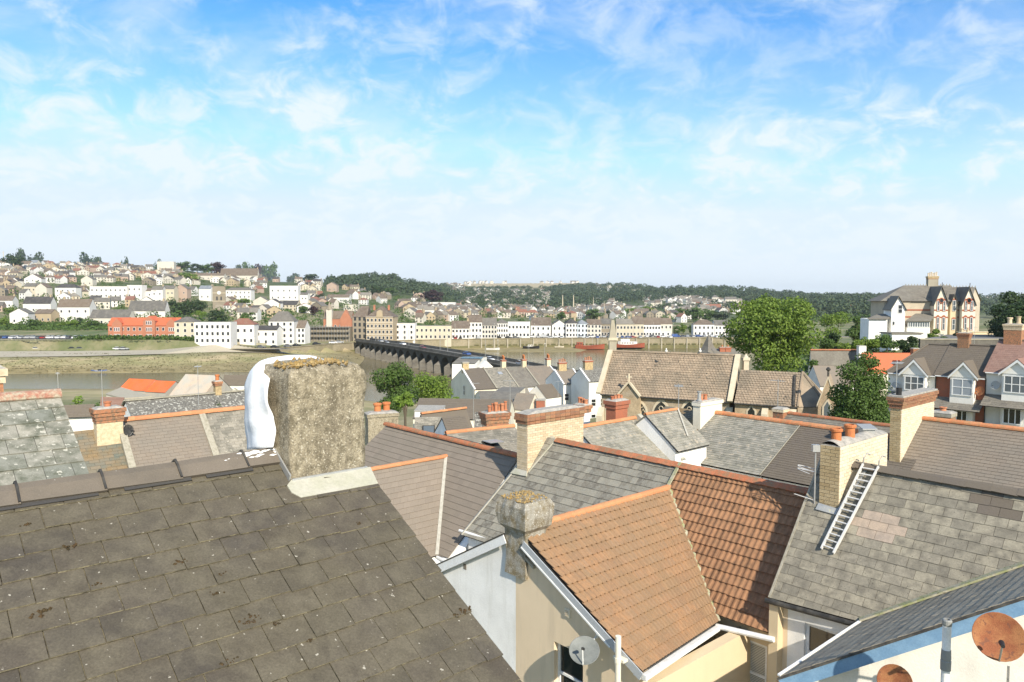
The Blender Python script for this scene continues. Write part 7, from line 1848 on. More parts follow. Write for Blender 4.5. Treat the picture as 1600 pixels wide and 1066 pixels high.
FT = [(5, 35, 397, 422, 'leaf_dark', 'dark skyline tree next to the left edge, in front of the taller crown'), (17, 46, 389, 404, 'leaf_dark', 'tallest rounded tree on the skyline near the left edge'), (44, 72, 396, 407, 'leaf_dark', 'lower dark skyline tree right of the tallest left crown'), (120, 150, 397, 413, 'leaf_dark', 'dark skyline tree above the upper left houses'), (146, 166, 402, 413, 'leaf_dark', 'smaller skyline tree touching the dark one above the upper left houses'),
 (189, 203, 402, 411, 'leaf_dark', 'small lone round tree on the skyline of the left hill'), (240, 254, 407, 416, 'leaf_dark', 'small skyline tree left of the square white house'), (276, 302, 409, 424, 'leaf_mid', 'green skyline tree, leftmost of the row above the cream terrace'), (298, 318, 412, 426, 'leaf_far', 'second skyline tree of the row above the cream terrace'), (312, 334, 413, 428, 'leaf_mid', 'third skyline tree of the row above the cream terrace'), (326, 353, 410, 430, 'leaf_copper', 'purplish skyline tree ending the row above the cream terrace'),
 (361, 384, 413, 430, 'leaf_far', 'pale skyline tree left of the hilltop grove'), (378, 402, 410, 432, 'leaf_mid', 'green tree in the middle of the hilltop grove'), (394, 420, 413, 436, 'leaf_copper', 'dark copper tree in the hilltop grove'), (412, 438, 412, 435, 'leaf_mid', 'right-hand tree of the hilltop grove'), (446, 470, 427, 440, 'leaf_dark', 'low skyline tree right of the hilltop grove'), (470, 500, 430, 442, 'leaf_far', 'low pale skyline tree above the tall white hotel'),
 (262, 290, 470, 494, 'leaf_dark', 'left yew of the dark clump above the red brick school'), (280, 308, 468, 497, 'leaf_dark', 'middle yew of the dark clump above the red brick school'), (300, 322, 469, 492, 'leaf_dark', 'right yew of the dark clump, left of the church tower'), (301, 322, 485, 498, 'leaf_lime', 'yellow-green round tree under the dark yews'), (322, 358, 485, 508, 'leaf_dark', 'very dark round tree below the church tower'), (355, 392, 467, 484, 'leaf_bright', 'green tree right of the church tower'), (374, 400, 487, 501, 'leaf_mid', 'mid green tree above the waterside white building'), (278, 312, 426, 444, 'leaf_bright', 'bright green tree on the upper hillside below the skyline row'),
 (480, 497, 478, 493, 'leaf_copper', 'dark copper tree right of the pyramid roofed hotel'), (466, 484, 478, 490, 'leaf_mid', 'green tree above the pyramid roofed hotel'), (492, 511, 459, 474, 'leaf_dark', 'dark round tree above the stone bank, to its left'), (505, 518, 471, 482, 'leaf_mid', 'small round tree above the red brick chapel'), (576, 602, 446, 467, 'leaf_dark', 'large dark oval tree above the stone bank'), (556, 580, 455, 465, 'leaf_mid', 'green tree left of the large dark oval tree'), (657, 693, 453, 474, 'leaf_copper', 'large dark copper beech above the town'), (670, 690, 465, 473, 'leaf_far', 'pale shrub in front of the copper beech'), (600, 622, 450, 462, 'leaf_mid', 'green tree right of the large dark oval tree'),
 (650, 679, 511, 533, 'leaf_lime', 'bright lime tree on the quay right of the stone bank'), (794, 808, 514, 527, 'leaf_mid', 'small clipped quay tree before the white quay houses, nearest the bridge'), (841, 856, 514, 526, 'leaf_mid', 'small round quay tree before the brown roofed inn'), (859, 874, 509, 526, 'leaf_copper', 'dark tree on the quay beside the wide green one'), (869, 889, 508, 526, 'leaf_mid', 'wide green tree on the quay beside the dark one'), (905, 918, 512, 524, 'leaf_mid', 'left one of two small quay trees near the red ship'), (916, 934, 512, 525, 'leaf_mid', 'right one of two small quay trees near the red ship'),
 (1046, 1062, 509, 523, 'leaf_mid', 'quay tree at the left end of the grove behind the nave'), (1060, 1074, 506, 522, 'leaf_bright', 'second quay tree of the grove behind the nave'), (1072, 1088, 508, 522, 'leaf_mid', 'third quay tree of the grove behind the nave'), (1089, 1110, 511, 523, 'leaf_mid', 'right-hand quay tree of the grove behind the nave'), (869, 887, 487, 503, 'leaf_mid', 'dark green town tree under the two tall masts'), (848, 862, 493, 503, 'leaf_bright', 'bright small town tree left of the tall masts'), (912, 942, 483, 501, 'leaf_mid', 'broad town tree right of the tall masts'), (940, 958, 486, 498, 'leaf_dark', 'dark town tree right of the broad one'), (976, 1000, 481, 493, 'leaf_lime', 'lime tree left of the long green belt'), (998, 1024, 479, 493, 'leaf_bright', 'bright tree beginning the long green belt'),
 (1052, 1080, 482, 502, 'leaf_mid', 'left tree of the thick green clump behind the quay'), (1072, 1100, 480, 503, 'leaf_mid', 'middle tree of the thick green clump behind the quay'), (1094, 1120, 483, 502, 'leaf_mid', 'right tree of the thick green clump behind the quay'), (1112, 1146, 486, 502, 'leaf_far', 'paler tree next to the thick green clump'),
 (0, 16, 496, 514, 'leaf_bright', 'bright tree at the left edge above the car park'), (8, 26, 480, 492, 'leaf_bright', 'bright tree at the left edge in front of the cream gables'), (40, 62, 499, 513, 'leaf_mid', 'garden tree above the car park, left of the wooden house'), (92, 108, 502, 514, 'leaf_bright', 'bright bush above the car park, nearest the big white house'), (108, 124, 500, 514, 'leaf_lime', 'lime bush above the car park'), (120, 132, 497, 510, 'leaf_dark', 'dark conifer above the car park'), (134, 160, 503, 516, 'leaf_mid', 'scrubby trees left of the red brick school'), (296, 312, 527, 542, 'leaf_mid', 'small tree before the long white waterside block'), (325, 340, 528, 540, 'leaf_lime', 'small light tree before the long white waterside block'), (350, 362, 528, 540, 'leaf_bright', 'small green tree by the white garage doors')]
for t in FT: far_tree(*t[:5], t[5])
def wood():
 """far woods: crowns too many to count"""
 pts = []; dirs = []; sz = []
 r = random.Random(77)
 regs = [((512, 700), [(512, 432), (560, 426), (610, 427), (660, 432), (700, 440)], [(512, 448), (600, 460), (700, 468)], 560, 7.5),
   ((690, 860), [(690, 443), (730, 452), (800, 458), (860, 450)], [(690, 478), (780, 480), (860, 492)], 330, 7),
   ((730, 905), [(730, 449), (905, 447)], [(730, 452), (905, 452)], 60, 6),
   ((860, 1200), [(860, 449), (900, 445), (1000, 442), (1060, 440), (1150, 443), (1200, 452)], [(860, 490), (950, 478), (1060, 470), (1200, 476)], 1150, 8.5),
   ((1020, 1200), [(1020, 478), (1200, 474)], [(1020, 488), (1200, 492)], 70, 6.),
   ((1190, 1400), [(1190, 458), (1300, 460), (1390, 456), (1400, 457)], [(1190, 500), (1400, 505)], 800, 8.),
   ((1520, 1620), [(1520, 461), (1620, 464)], [(1520, 500), (1620, 500)], 120, 7.0), ((700, 850), [(700, 466), (850, 470)], [(700, 488), (850, 492)], 110, 5.5)]
 for (x0, x1), top, bot, n, rad in regs:
  for _ in range(n):
   x = r.uniform(x0, x1); a = np.interp(x, [p[0] for p in top], [p[1] for p in top]); b = np.interp(x, [p[0] for p in bot], [p[1] for p in bot])
   t = r.random() ** 1.5; y = a + 4 + (b - a - 4) * t
   P = place(x, y, 470); R_ = rad * r.uniform(.6, 1.25); k = 70
   d = RNG.normal(size=(k, 3)); d /= np.linalg.norm(d, axis=1)[:, None]; d[:, 2] = np.abs(d[:, 2]) * 1.0 - .15
   q = 1 + .18 * np.sin(d[:, 0] * 5 + x) * np.sin(d[:, 1] * 6 + y)
   hgt = R_ * r.uniform(.75, 1.15)
   pts.append(d * q[:, None] * np.array([R_, R_, hgt]) * RNG.uniform(.8, 1, (k, 1)) + P + A3(0, 0, hgt * .75)); dirs.append(d); sz.append(np.full(k, R_ * .42))
 pts = np.concatenate(pts); dirs = np.concatenate(dirs); sz = np.concatenate(sz); kk = RNG.permutation(len(pts))
 o = put('woodland', leafmesh('woodland', pts, sz, 'leaf_far', nrmdir=dirs)); tag(o, 'wooded slopes covering the far hills beyond the town', 'woodland', None, 'stuff')
wood()
def scrub():
 pts = [];
 r = random.Random(5)
 for x0, x1, y0, y1, n in ((0, 175, 506, 517, 900), (120, 430, 531, 538, 700), (0, 430, 420, 515, 1500), (430, 730, 465, 522, 500), (1200, 1300, 505, 560, 300)):
  for _ in range(n):
   x = r.uniform(x0, x1); y = r.uniform(y0, y1)
   P = place(x, y, 347 if x < 440 else 440) if x1 < 1200 else at(x, r.uniform(120, 400)); k = 7; s = r.uniform(.7, 1.8)
   pts.append(RNG.normal(size=(k, 3)) * A3(s, s, .6) * .9 + P + A3(0, 0, .7))
 p = np.concatenate(pts); o = put('hedges', leafmesh('hedges', p, 1.3, 'leaf_mid')); tag(o, 'hedges and garden scrub between the hillside houses', 'hedges', None, 'stuff')
scrub()
def garden_trees():
 r = random.Random(21); pts = []; dirs = []; sz = []
 for x0, x1, y0, y1, n, rad in ((0, 505, 412, 515, 520, 3.2), (500, 735, 450, 515, 190, 3.4), (730, 1130, 470, 512, 230, 3.6), (690, 860, 455, 482, 120, 4.5), (1190, 1400, 480, 510, 120, 5)):
  for _ in range(n):
   x = r.uniform(x0, x1); y = r.uniform(y0, y1); P = place(x, y, 372 if x < 430 else 470); R_ = rad * r.uniform(.5, 1.3); k = 46
   d = RNG.normal(size=(k, 3)); d /= np.linalg.norm(d, axis=1)[:, None]; d[:, 2] = np.abs(d[:, 2]) - .1
   pts.append(d * np.array([R_, R_, R_ * r.uniform(.8, 1.3)]) * RNG.uniform(.75, 1.05, (k, 1)) + P + A3(0, 0, R_ * .7)); dirs.append(d); sz.append(np.full(k, R_ * .42))
 o = put('garden_trees', leafmesh('garden_trees', np.concatenate(pts), np.concatenate(sz), 'leaf_mid', nrmdir=np.concatenate(dirs))); tag(o, 'small garden trees filling the gaps between the houses across the river', 'trees', None, 'stuff')
garden_trees()
def foreshore():
 r = random.Random(8); pts = []
 for _ in range(2600):
  x = r.uniform(-20, 560); y = r.uniform(543, 584); Y = 245.
  P = place(x, y, 246, 395, 1.006)
  if P[2] < .25: continue
  pts.append(RNG.normal(size=(3, 3)) * A3(1.1, .5, .03) + P + A3(0, 0, .08))
 o = put('foreshore_weed', leafmesh('foreshore_weed', np.concatenate(pts), .75, 'quay_weed', up=4)); tag(o, 'dark weed, stones and debris strewn over the mud banks', 'seaweed', None, 'stuff')
foreshore()
# ================================================================== the town across the river
ORD = 'first second third fourth fifth sixth seventh eighth ninth tenth eleventh twelfth thirteenth fourteenth fifteenth sixteenth seventeenth eighteenth nineteenth'.split()
for t_ in ('twenty', 'thirty'): ORD += [t_[:-1] + 'ieth'] + [t_ + '-' + k for k in ORD[:9]]
for nm, cs, gr in (('rf_grey', [(.14, .13, .112), (.11, .104, .093)], (.18, .165, .14)), ('rf_brown', [(.15, .115, .085), (.12, .094, .073)], (.19, .155, .12)), ('rf_pale', [(.21, .19, .155), (.18, .165, .14)], (.25, .225, .185)), ('rf_red', [(.24, .10, .065), (.20, .09, .065)], (.22, .135, .095)), ('rf_dark', [(.07, .064, .06), (.055, .052, .05)], (.095, .088, .08)), ('rf_blue', [(.20, .225, .25), (.17, .19, .21)], (.26, .27, .28))):
 G(nm, cs, grime=gr, gs=.5, ga=.4, bs=2.5, fine=.2, bump=0)
for nm, c in (('w_white', (.70, .68, .64)), ('w_cream', (.56, .50, .38)), ('w_ivory', (.60, .555, .47)), ('w_pink', (.44, .33, .26)), ('w_stone', (.27, .23, .17)), ('w_buff', (.43, .345, .225)), ('w_blue', (.56, .63, .68)), ('w_brick', (.42, .18, .105))):
 G(nm, [c, scale_c(c, .92)], grime=scale_c(c, .78), gs=.25, ga=.25, bump=0, fine=.05, bs=2)
plain('win_far', (.03, .033, .036), .3, spec=.4)
WN = {'w_white': 'white', 'w_cream': 'cream', 'w_ivory': 'ivory', 'w_pink': 'pink', 'w_stone': 'grey stone', 'w_buff': 'buff', 'w_blue': 'pale blue', 'w_brick': 'brick'}
RN = {'rf_grey': 'grey', 'rf_brown': 'brown', 'rf_pale': 'pale grey', 'rf_red': 'reddish', 'rf_dark': 'dark', 'rf_blue': 'blue-grey'}
def hmesh(w, d, h, roof, rise, floors, ncol, chim, sep=True, win=1.0):
 """house in local coordinates, facade towards -y, base centre at the origin; returns dict of MB"""
 R_ = {}; wall = MB(); rf = MB(); wn = []; b = -4; x0, x1, y0, y1 = -w / 2, w / 2, -d / 2, d / 2; o = .25
 if roof == 'side':           # ridge along the facade
  wall.prism([(x0, y0, b), (x0, y0, h), (x0, 0, h + rise - .1), (x0, y1, h), (x0, y1, b)], (w, 0, 0))
  rf.prism([(x0 - .1, y0 - o, h - .12), (x0 - .1, 0, h + rise), (x0 - .1, y1 + o, h - .12), (x0 - .1, y1 + o, h + .08), (x0 - .1, 0, h + rise + .2), (x0 - .1, y0 - o, h + .08)], (w + .2, 0, 0))
 elif roof == 'front':
  wall.prism([(x0, y0, b), (x1, y0, b), (x1, y0, h), (0, y0, h + rise - .1), (x0, y0, h)], (0, d, 0))
  rf.prism([(x0 - o, y0 - .2, h - .12), (0, y0 - .2, h + rise), (x1 + o, y0 - .2, h - .12), (x1 + o, y0 - .2, h + .08), (0, y0 - .2, h + rise + .2), (x0 - o, y0 - .2, h + .08)], (0, d + .3, 0))
 elif roof == 'hip':
  wall.box((x0, y0, b), (w, 0, 0), (0, d, 0), (0, 0, h - b)); k = min(w, d) / 2; rx = max(0, w / 2 - k); ry = max(0, d / 2 - k)
  rf.add([(x0 - o, y0 - o, h), (x1 + o, y0 - o, h), (x1 + o, y1 + o, h), (x0 - o, y1 + o, h), (-rx, -ry, h + rise), (rx, -ry, h + rise), (rx, ry, h + rise), (-rx, ry, h + rise)], [(0, 1, 5, 4), (1, 2, 6, 5), (2, 3, 7, 6), (3, 0, 4, 7), (4, 5, 6, 7), (3, 2, 1, 0)])
 else:
  wall.box((x0, y0, b), (w, 0, 0), (0, d, 0), (0, 0, h - b + .5)); rf.box((x0 + .3, y0 + .3, h + .3), (w - .6, 0, 0), (0, d - .6, 0), (0, 0, .25))
 fh = h / max(floors, 1)
 for f in range(floors):
  for i in range(ncol):
   ww, hh = min(1.05 * win, w / ncol * .6), min(1.5 * win, fh * .62); wn.append((x0 + w * (i + .5) / ncol - ww / 2, f * fh + fh * .26, ww, hh))
 ch = []
 for cx in chim:
  m = MB(); zz = h + rise if roof in ('side', 'front') else h + rise * .8
  m.cbox(w * cx, .1, zz - 1.2, 1.1, .8, 2.3); m.cbox(w * cx, .1, zz + 1.1, 1.3, 1.0, .22)
  for k in (-.3, 0, .3): m.tube([(w * cx + k, .1, zz + 1.3), (w * cx + k, .1, zz + 1.8)], .12, 5)
  ch.append(m)
 return wall, rf, wn, ch
def winmb(mb, x, z, w, h, y0, fr=None):
 mb.box((x, y0 - .04, z), (w, 0, 0), (0, .05, 0), (0, 0, h))
def house(label, x0, x1, yb, ye, wall, rmat, roof='side', rise=2.6, floors=2, ncol=4, chim=(.4,), Y=None, d=8, yaw=0, name='town_house', cat='house', group=None, win=1.0, each=True, chm='w_buff', winm='win_far'):
 xc = (x0 + x1) / 2; P = place(xc, yb, 345 if xc < 430 else yq(xc) + 6) if Y is None else at(xc, Y)
 if Y is not None: P = A3(P[0], P[1], W(xc, yb, Y)[2])
 Y = P[1]; w = (x1 - x0) * Y / FPX; h = (yb - ye) * Y / FPX
 r = thing(name, label, cat, P, yaw, group)
 wl, rf, wn, ch = hmesh(w, d, h, roof, rise, floors, ncol, chim, win=win)
 wl.build('wall', MATS[wall], r, local=True); rf.build('roof', MATS[rmat], r, local=True)
 for m in ch: m.build('chimney', MATS[chm], r, local=True)
 for (x, z, ww, hh) in wn:
  m = MB(); m.box((x - .1, -d / 2 - .03, z - .1), (ww + .2, 0, 0), (0, .04, 0), (0, 0, hh + .2)); f = m.build('window', MATS['white_board'], r, local=True)
  m = MB(); m.box((x, -d / 2 - .05, z), (ww, 0, 0), (0, .04, 0), (0, 0, hh)); m.build('pane', MATS[winm], f, local=True)
 return r, w, h, d
LM = [
 ('long white flats with rows of dark windows in the middle of the left hillside', 145, 203, 475, 449, 'w_white', 'rf_grey', 'flat', 0, 3, 8, ()),
 ('square white block joined to the right end of the long white flats', 203, 227, 475, 447, 'w_white', 'rf_pale', 'flat', 0, 3, 3, ()),
 ('white house with brown roof right of the square white block', 227, 248, 474, 455, 'w_white', 'rf_brown', 'side', 2.5, 2, 3, (.4,)),
 ('large plain white house with two red chimneys above the car park', 96, 146, 503, 480, 'w_white', 'rf_brown', 'side', 5, 2, 4, (-.38, -.1)),
 ('long white house with dormer-lit dark roof, left of the large plain white house', 42, 84, 490, 475, 'w_white', 'rf_dark', 'side', 5, 1, 4, (.4,)),
 ('cream house beneath the long dark roof, above the wooden shed', 60, 87, 505, 490, 'w_buff', 'rf_brown', 'side', 2.5, 1, 3, ()),
 ('bright white gabled cottage above the car park at the left', 22, 49, 508, 490, 'w_white', 'rf_grey', 'front', 3, 1, 2, ()),
 ('white house with yellow side wall at the left edge', -6, 24, 482, 470, 'w_white', 'rf_brown', 'side', 3.5, 1, 3, (.45,)),
 ('cream two-storey house with a broad grey roof, left part of the hillside', 42, 60, 465, 448, 'w_cream', 'rf_grey', 'side', 3, 2, 3, ()),
 ('cream gable-ended house below the hipped dark roof, left part of the hillside', 60, 78, 466, 450, 'w_ivory', 'rf_brown', 'front', 4, 1, 2, ()),
 ('white house with a dark hipped roof left of the long white flats', 90, 124, 466, 450, 'w_white', 'rf_dark', 'hip', 3.5, 2, 4, ()),
 ('white gabled house on the upper slope with a dark triangle window', 42, 68, 447, 436, 'w_white', 'rf_brown', 'front', 5, 2, 3, ()),
 ('white gabled house with a dark pediment right of the upper gabled one', 130, 148, 447, 437, 'w_ivory', 'rf_grey', 'front', 4, 1, 2, ()),
 ('long grey roofed range just left of the red brick school', 146, 207, 508, 497, 'w_ivory', 'rf_grey', 'side', 5, 1, 5, ()),
 ('white gable end with grey slate roof above the red brick school', 205, 262, 496, 486, 'w_white', 'rf_grey', 'side', 7, 1, 2, (.4,)),
 ('cream house right of the red brick school', 278, 310, 530, 503, 'w_cream', 'rf_grey', 'hip', 2.5, 3, 3, ()),
 ('long white waterside block with a veranda', 310, 366, 540, 508, 'w_white', 'rf_pale', 'flat', 0, 3, 7, ()),
 ('white waterside block with big dark windows and a reddish hipped roof', 362, 401, 538, 507, 'w_white', 'rf_red', 'hip', 3, 2, 4, ()),
 ('lower white waterside house with dark mansard roof', 403, 438, 539, 515, 'w_white', 'rf_dark', 'side', 1.8, 2, 3, ()),
 ('tall white hotel with pyramidal grey-green roof by the water', 424, 463, 538, 502, 'w_white', 'rf_grey', 'hip', 5, 4, 4, ()),
 ('white house with brown roof at the right of the tall white hotel', 463, 481, 537, 512, 'w_white', 'rf_brown', 'side', 3.5, 3, 3, ()),
 ('row of white houses above the waterside block, right of the church tower', 355, 396, 474, 454, 'w_white', 'rf_grey', 'hip', 2.5, 3, 6, ()),
 ('large white flat-topped block high above the waterside hotel', 424, 468, 480, 448, 'w_white', 'rf_pale', 'flat', 0, 3, 5, ()),
 ('white wing attached to the right of the large flat-topped block', 467, 483, 480, 461, 'w_white', 'rf_grey', 'side', 2, 2, 3, ()),
 ('cream terrace row left of the dark yews', 257, 276, 473, 452, 'w_cream', 'rf_grey', 'side', 3, 2, 3, (.4,)),
 ('pinkish gabled house ending the cream terrace row', 276, 296, 472, 452, 'w_pink', 'rf_grey', 'front', 4, 2, 2, ()),
 ('white terrace house left of the cream terrace row', 240, 257, 474, 453, 'w_white', 'rf_grey', 'side', 3, 2, 2, (.4,)),
 ('blue-grey roofed building left of the church tower', 314, 333, 470, 452, 'w_white', 'rf_blue', 'side', 3, 1, 2, ()),
 ('white gabled cottage below the white row, right of the church tower', 398, 420, 484, 470, 'w_ivory', 'rf_grey', 'front', 3.5, 1, 1, ()),
 ('white cottage with a dark roof under the flat-topped block', 416, 440, 488, 474, 'w_white', 'rf_dark', 'front', 3.5, 1, 1, ()),
 ('large brown-roofed school with a steep roof on the hilltop', 346, 404, 437, 431, 'w_ivory', 'rf_brown', 'side', 10, 1, 5, (.48,)),
 ('long ivory terrace under the hilltop school', 296, 352, 438, 431, 'w_ivory', 'rf_brown', 'side', 3, 1, 8, (-.3, 0, .3)),
 ('square white modern house on the skyline', 248, 273, 424, 410, 'w_ivory', 'rf_grey', 'flat', 0, 1, 3, ()),
 ('white bungalow with brown roof near the left skyline', 32, 51, 420, 413, 'w_white', 'rf_brown', 'side', 4, 1, 3, ()),
 ('bungalow with a bright blue covered roof near the left skyline', 49, 61, 415, 411, 'w_ivory', 'rf_blue', 'side', 4, 1, 2, ()),
 ('white building with arches left of the pale yellow one, right of the stone bank', 618, 650, 532, 507, 'w_white', 'rf_grey', 'flat', 0, 3, 3, ()),
 ('pale yellow shop building behind the lime quay tree', 650, 706, 531, 511, 'w_cream', 'rf_pale', 'flat', 0, 2, 8, ()),
 ('white house with brown roof right of the pale yellow shops', 706, 734, 530, 513, 'w_white', 'rf_brown', 'side', 4, 2, 5, (.4,)),
 ('tall white quay house with a big chimney next to the brown roofed one', 731, 753, 529, 503, 'w_white', 'rf_brown', 'side', 4, 3, 4, (-.4,)),
 ('plain white quay house with grey roof, second left of the stuccoed one', 753, 776, 529, 508, 'w_ivory', 'rf_grey', 'side', 4, 3, 5, ()),
 ('white stuccoed quay building with tall arched windows', 775, 794, 528, 505, 'w_white', 'rf_grey', 'hip', 2.5, 3, 5, ()),
 ('wide white quay building with a plain upper wall', 794, 828, 528, 504, 'w_white', 'rf_pale', 'flat', 0, 2, 6, ()),
 ('white inn with a steep brown roof on the quay', 830, 861, 527, 508, 'w_white', 'rf_brown', 'side', 4.5, 2, 4, (-.3,)),
 ('white gabled house between the inn and the large grey quay house', 861, 884, 527, 508, 'w_white', 'rf_grey', 'front', 3, 2, 3, ()),
 ('large white quay house with dark grey roof', 882, 902, 527, 505, 'w_white', 'rf_dark', 'hip', 3, 3, 4, (.3,)),
 ('quay house with a blue-grey roof and bay windows', 900, 917, 527, 506, 'w_blue', 'rf_blue', 'hip', 2.5, 3, 3, ()),
 ('ivory quay house with brown roof behind the small quay trees', 916, 938, 527, 507, 'w_ivory', 'rf_brown', 'side', 3, 3, 4, (.4,)),
 ('grey stone quay building left of the church turret', 938, 956, 526, 506, 'w_stone', 'rf_grey', 'side', 3, 2, 4, ()),
 ('cream quay building right of the church turret', 962, 988, 526, 506, 'w_cream', 'rf_pale', 'side', 3, 2, 5, (.3,)),
 ('cream quay house with two arched doorways', 987, 1004, 526, 506, 'w_cream', 'rf_brown', 'side', 4.5, 2, 3, (-.4,)),
 ('white quay house with tall dark windows', 1003, 1030, 526, 507, 'w_white', 'rf_brown', 'side', 4, 2, 6, ()),
 ('ivory quay house left of the quay grove', 1029, 1048, 525, 506, 'w_ivory', 'rf_brown', 'side', 3.5, 2, 3, (.4,)),
 ('white house with brown hipped roof right of the quay grove', 1082, 1114, 525, 507, 'w_white', 'rf_brown', 'hip', 3, 2, 5, ()),
 ('white house partly hidden by the large broadleaf tree', 1114, 1136, 524, 508, 'w_white', 'rf_grey', 'side', 3, 2, 4, ()),
 ('house with an orange-red side wall in the middle of the town', 622, 642, 480, 470, 'w_buff', 'rf_brown', 'side', 2, 1, 2, ()),
 ('long white building right of the copper beech', 672, 712, 482, 473, 'w_white', 'rf_grey', 'flat', 0, 1, 6, ()),
 ('long white house in the town above the red brick chapel', 512, 548, 473, 465, 'w_white', 'rf_brown', 'side', 3, 1, 4, ()),
 ('pink gabled house on the slope above the stone bank', 512, 528, 456, 446, 'w_pink', 'rf_brown', 'front', 3.5, 1, 2, ()),
 ('broad low cream store behind the stone bank', 538, 560, 486, 477, 'w_ivory', 'rf_pale', 'flat', 0, 1, 3, ()),
 ('large white mansion at the foot of the far right woods', 1112, 1122, 474, 465, 'w_ivory', 'rf_grey', 'hip', 4, 2, 3, ()),
 ('wide ivory building right of the white mansion', 1132, 1150, 477, 468, 'w_ivory', 'rf_grey', 'side', 4, 2, 4, ()),
 ('white quay warehouse behind the moored ship', 998, 1046, 525, 519, 'w_white', 'rf_pale', 'flat', 0, 1, 6, ()),
 ('red roofed house among the far right town roofs', 1102, 1126, 486, 481, 'w_ivory', 'rf_red', 'side', 5, 1, 3, ()),
 ('pale house with a brown roof among the trees left of the villa', 1328, 1346, 492, 484, 'w_pink', 'rf_red', 'side', 5, 2, 3, (.3,)),
 ('white house among the trees right of the large broadleaf tree', 1267, 1279, 485, 477, 'w_white', 'rf_pale', 'hip', 3, 2, 2, ()),
 ('white house with a pink roof below the white one among the trees', 1272, 1294, 492, 486, 'w_white', 'rf_red', 'side', 4, 1, 3, ()),
]
for q in LM:
 lb, x0, x1, yb, ye, wl, rm, rf, rise, fl, nc, ch = q
 house(lb, x0, x1, yb, ye, wl, rm, rf, rise, fl, nc, ch, yaw=random.Random(x0).uniform(-.12, .12) if x1 - x0 < 45 else 0)
# the red brick school with gabled bays
def school():
 r, w, h, d = house('red brick school with gabled bays and white windows beside the car park', 175, 283, 530, 508, 'w_brick', 'tile_red', 'side', 3.6, 2, 12, (), name='brick_school', cat='school', Y=374)
 for cx, bw, ht, fl in ((-.36, 5, 2.0, 2), (.0, 0, 0, 0), (.10, 6, 4.5, 3), (.42, 5, 2.2, 2)):
  if not bw: continue
  m = MB(); x = w * cx; y = -d / 2; m.prism([(x - bw / 2, y - .9, -3), (x + bw / 2, y - .9, -3), (x + bw / 2, y - .9, h + ht * .45), (x, y - .9, h + ht * .45 + 2.6), (x - bw / 2, y - .9, h + ht * .45)], (0, 5, 0)); m.build('gabled_bay', MATS['w_brick'], r, local=True)
  m = MB(); z = h + ht * .45; m.prism([(x - bw / 2 - .2, y - .7, z), (x, y - .7, z + 2.55), (x + bw / 2 + .2, y - .7, z), (x + bw / 2 + .2, y - .7, z + .2), (x, y - .7, z + 2.75), (x - bw / 2 - .2, y - .7, z + .2)], (0, 7, 0)); m.build('bay_roof', MATS['tile_red'], r, local=True)
  for f in range(fl):
   for k in (-1, 0, 1):
    m = MB(); m.box((x + k * 1.05 - .42, y - .95, .9 + f * 3.3), (.84, 0, 0), (0, .04, 0), (0, 0, 1.9)); fr = m.build('window', MATS['white_board'], r, local=True)
    m = MB(); m.box((x + k * 1.05 - .28, y - .98, 1.05 + f * 3.3), (.56, 0, 0), (0, .04, 0), (0, 0, 1.6)); m.build('pane', MATS['win_far'], fr, local=True)
school()
def tower():
 P = place(343, 484, 440); Y = P[1]; r = thing('church_tower', 'square stone church tower with a pale clock face on the left hillside', 'church tower', P)
 w = 23 * Y / FPX; h = (484 - 448) * Y / FPX; yaw = .35
 m = MB(); m.cbox(0, 0, -3, w * .82, w * .82, h + 3); o = m.build('tower', MATS['w_stone'], r, local=True); r.rotation_euler = (0, 0, yaw); WM[r] = Matrix.Translation(Vector(P)) @ Matrix.Rotation(yaw, 4, 'Z')
 q = w * .41
 for z in (h * .35, h * .7): m = MB(); m.cbox(0, 0, z, w * .86, w * .86, .4); m.build('string_course', MATS['stone_trim'], r, local=True)
 for x in (-q, q):
  for y in (-q, q): m = MB(); m.cbox(x, y, h, 1.4, 1.4, 1.6); m.build('pinnacle', MATS['w_stone'], r, local=True)
 m = MB(); m.prism([(1.5 * math.cos(t), -q - .05, h * .72 + 1.5 * math.sin(t)) for t in np.linspace(0, 6.283, 13)[:-1]], (0, -.2, 0)); m.build('clock_face', MATS['w_white'], r, local=True)
 for x in (-1.6, 1.6): m = MB(); m.cbox(x, -q - .02, h * .40, 1.1, .2, 3); m.build('louvre', MATS['win_far'], r, local=True)
 m = MB(); m.cbox(8, 2, -3, 24, 9, 9); m.prism([(-4, -2.8, 6), (-4, 2, 10), (-4, 7, 6)], (24, 0, 0));
 n = thing('church_nave', 'low grey roofed church nave right of the clock tower among dark trees', 'church', P + A3(6, -14, -6)); m.build('nave', MATS['w_stone'], n, local=True)
tower()
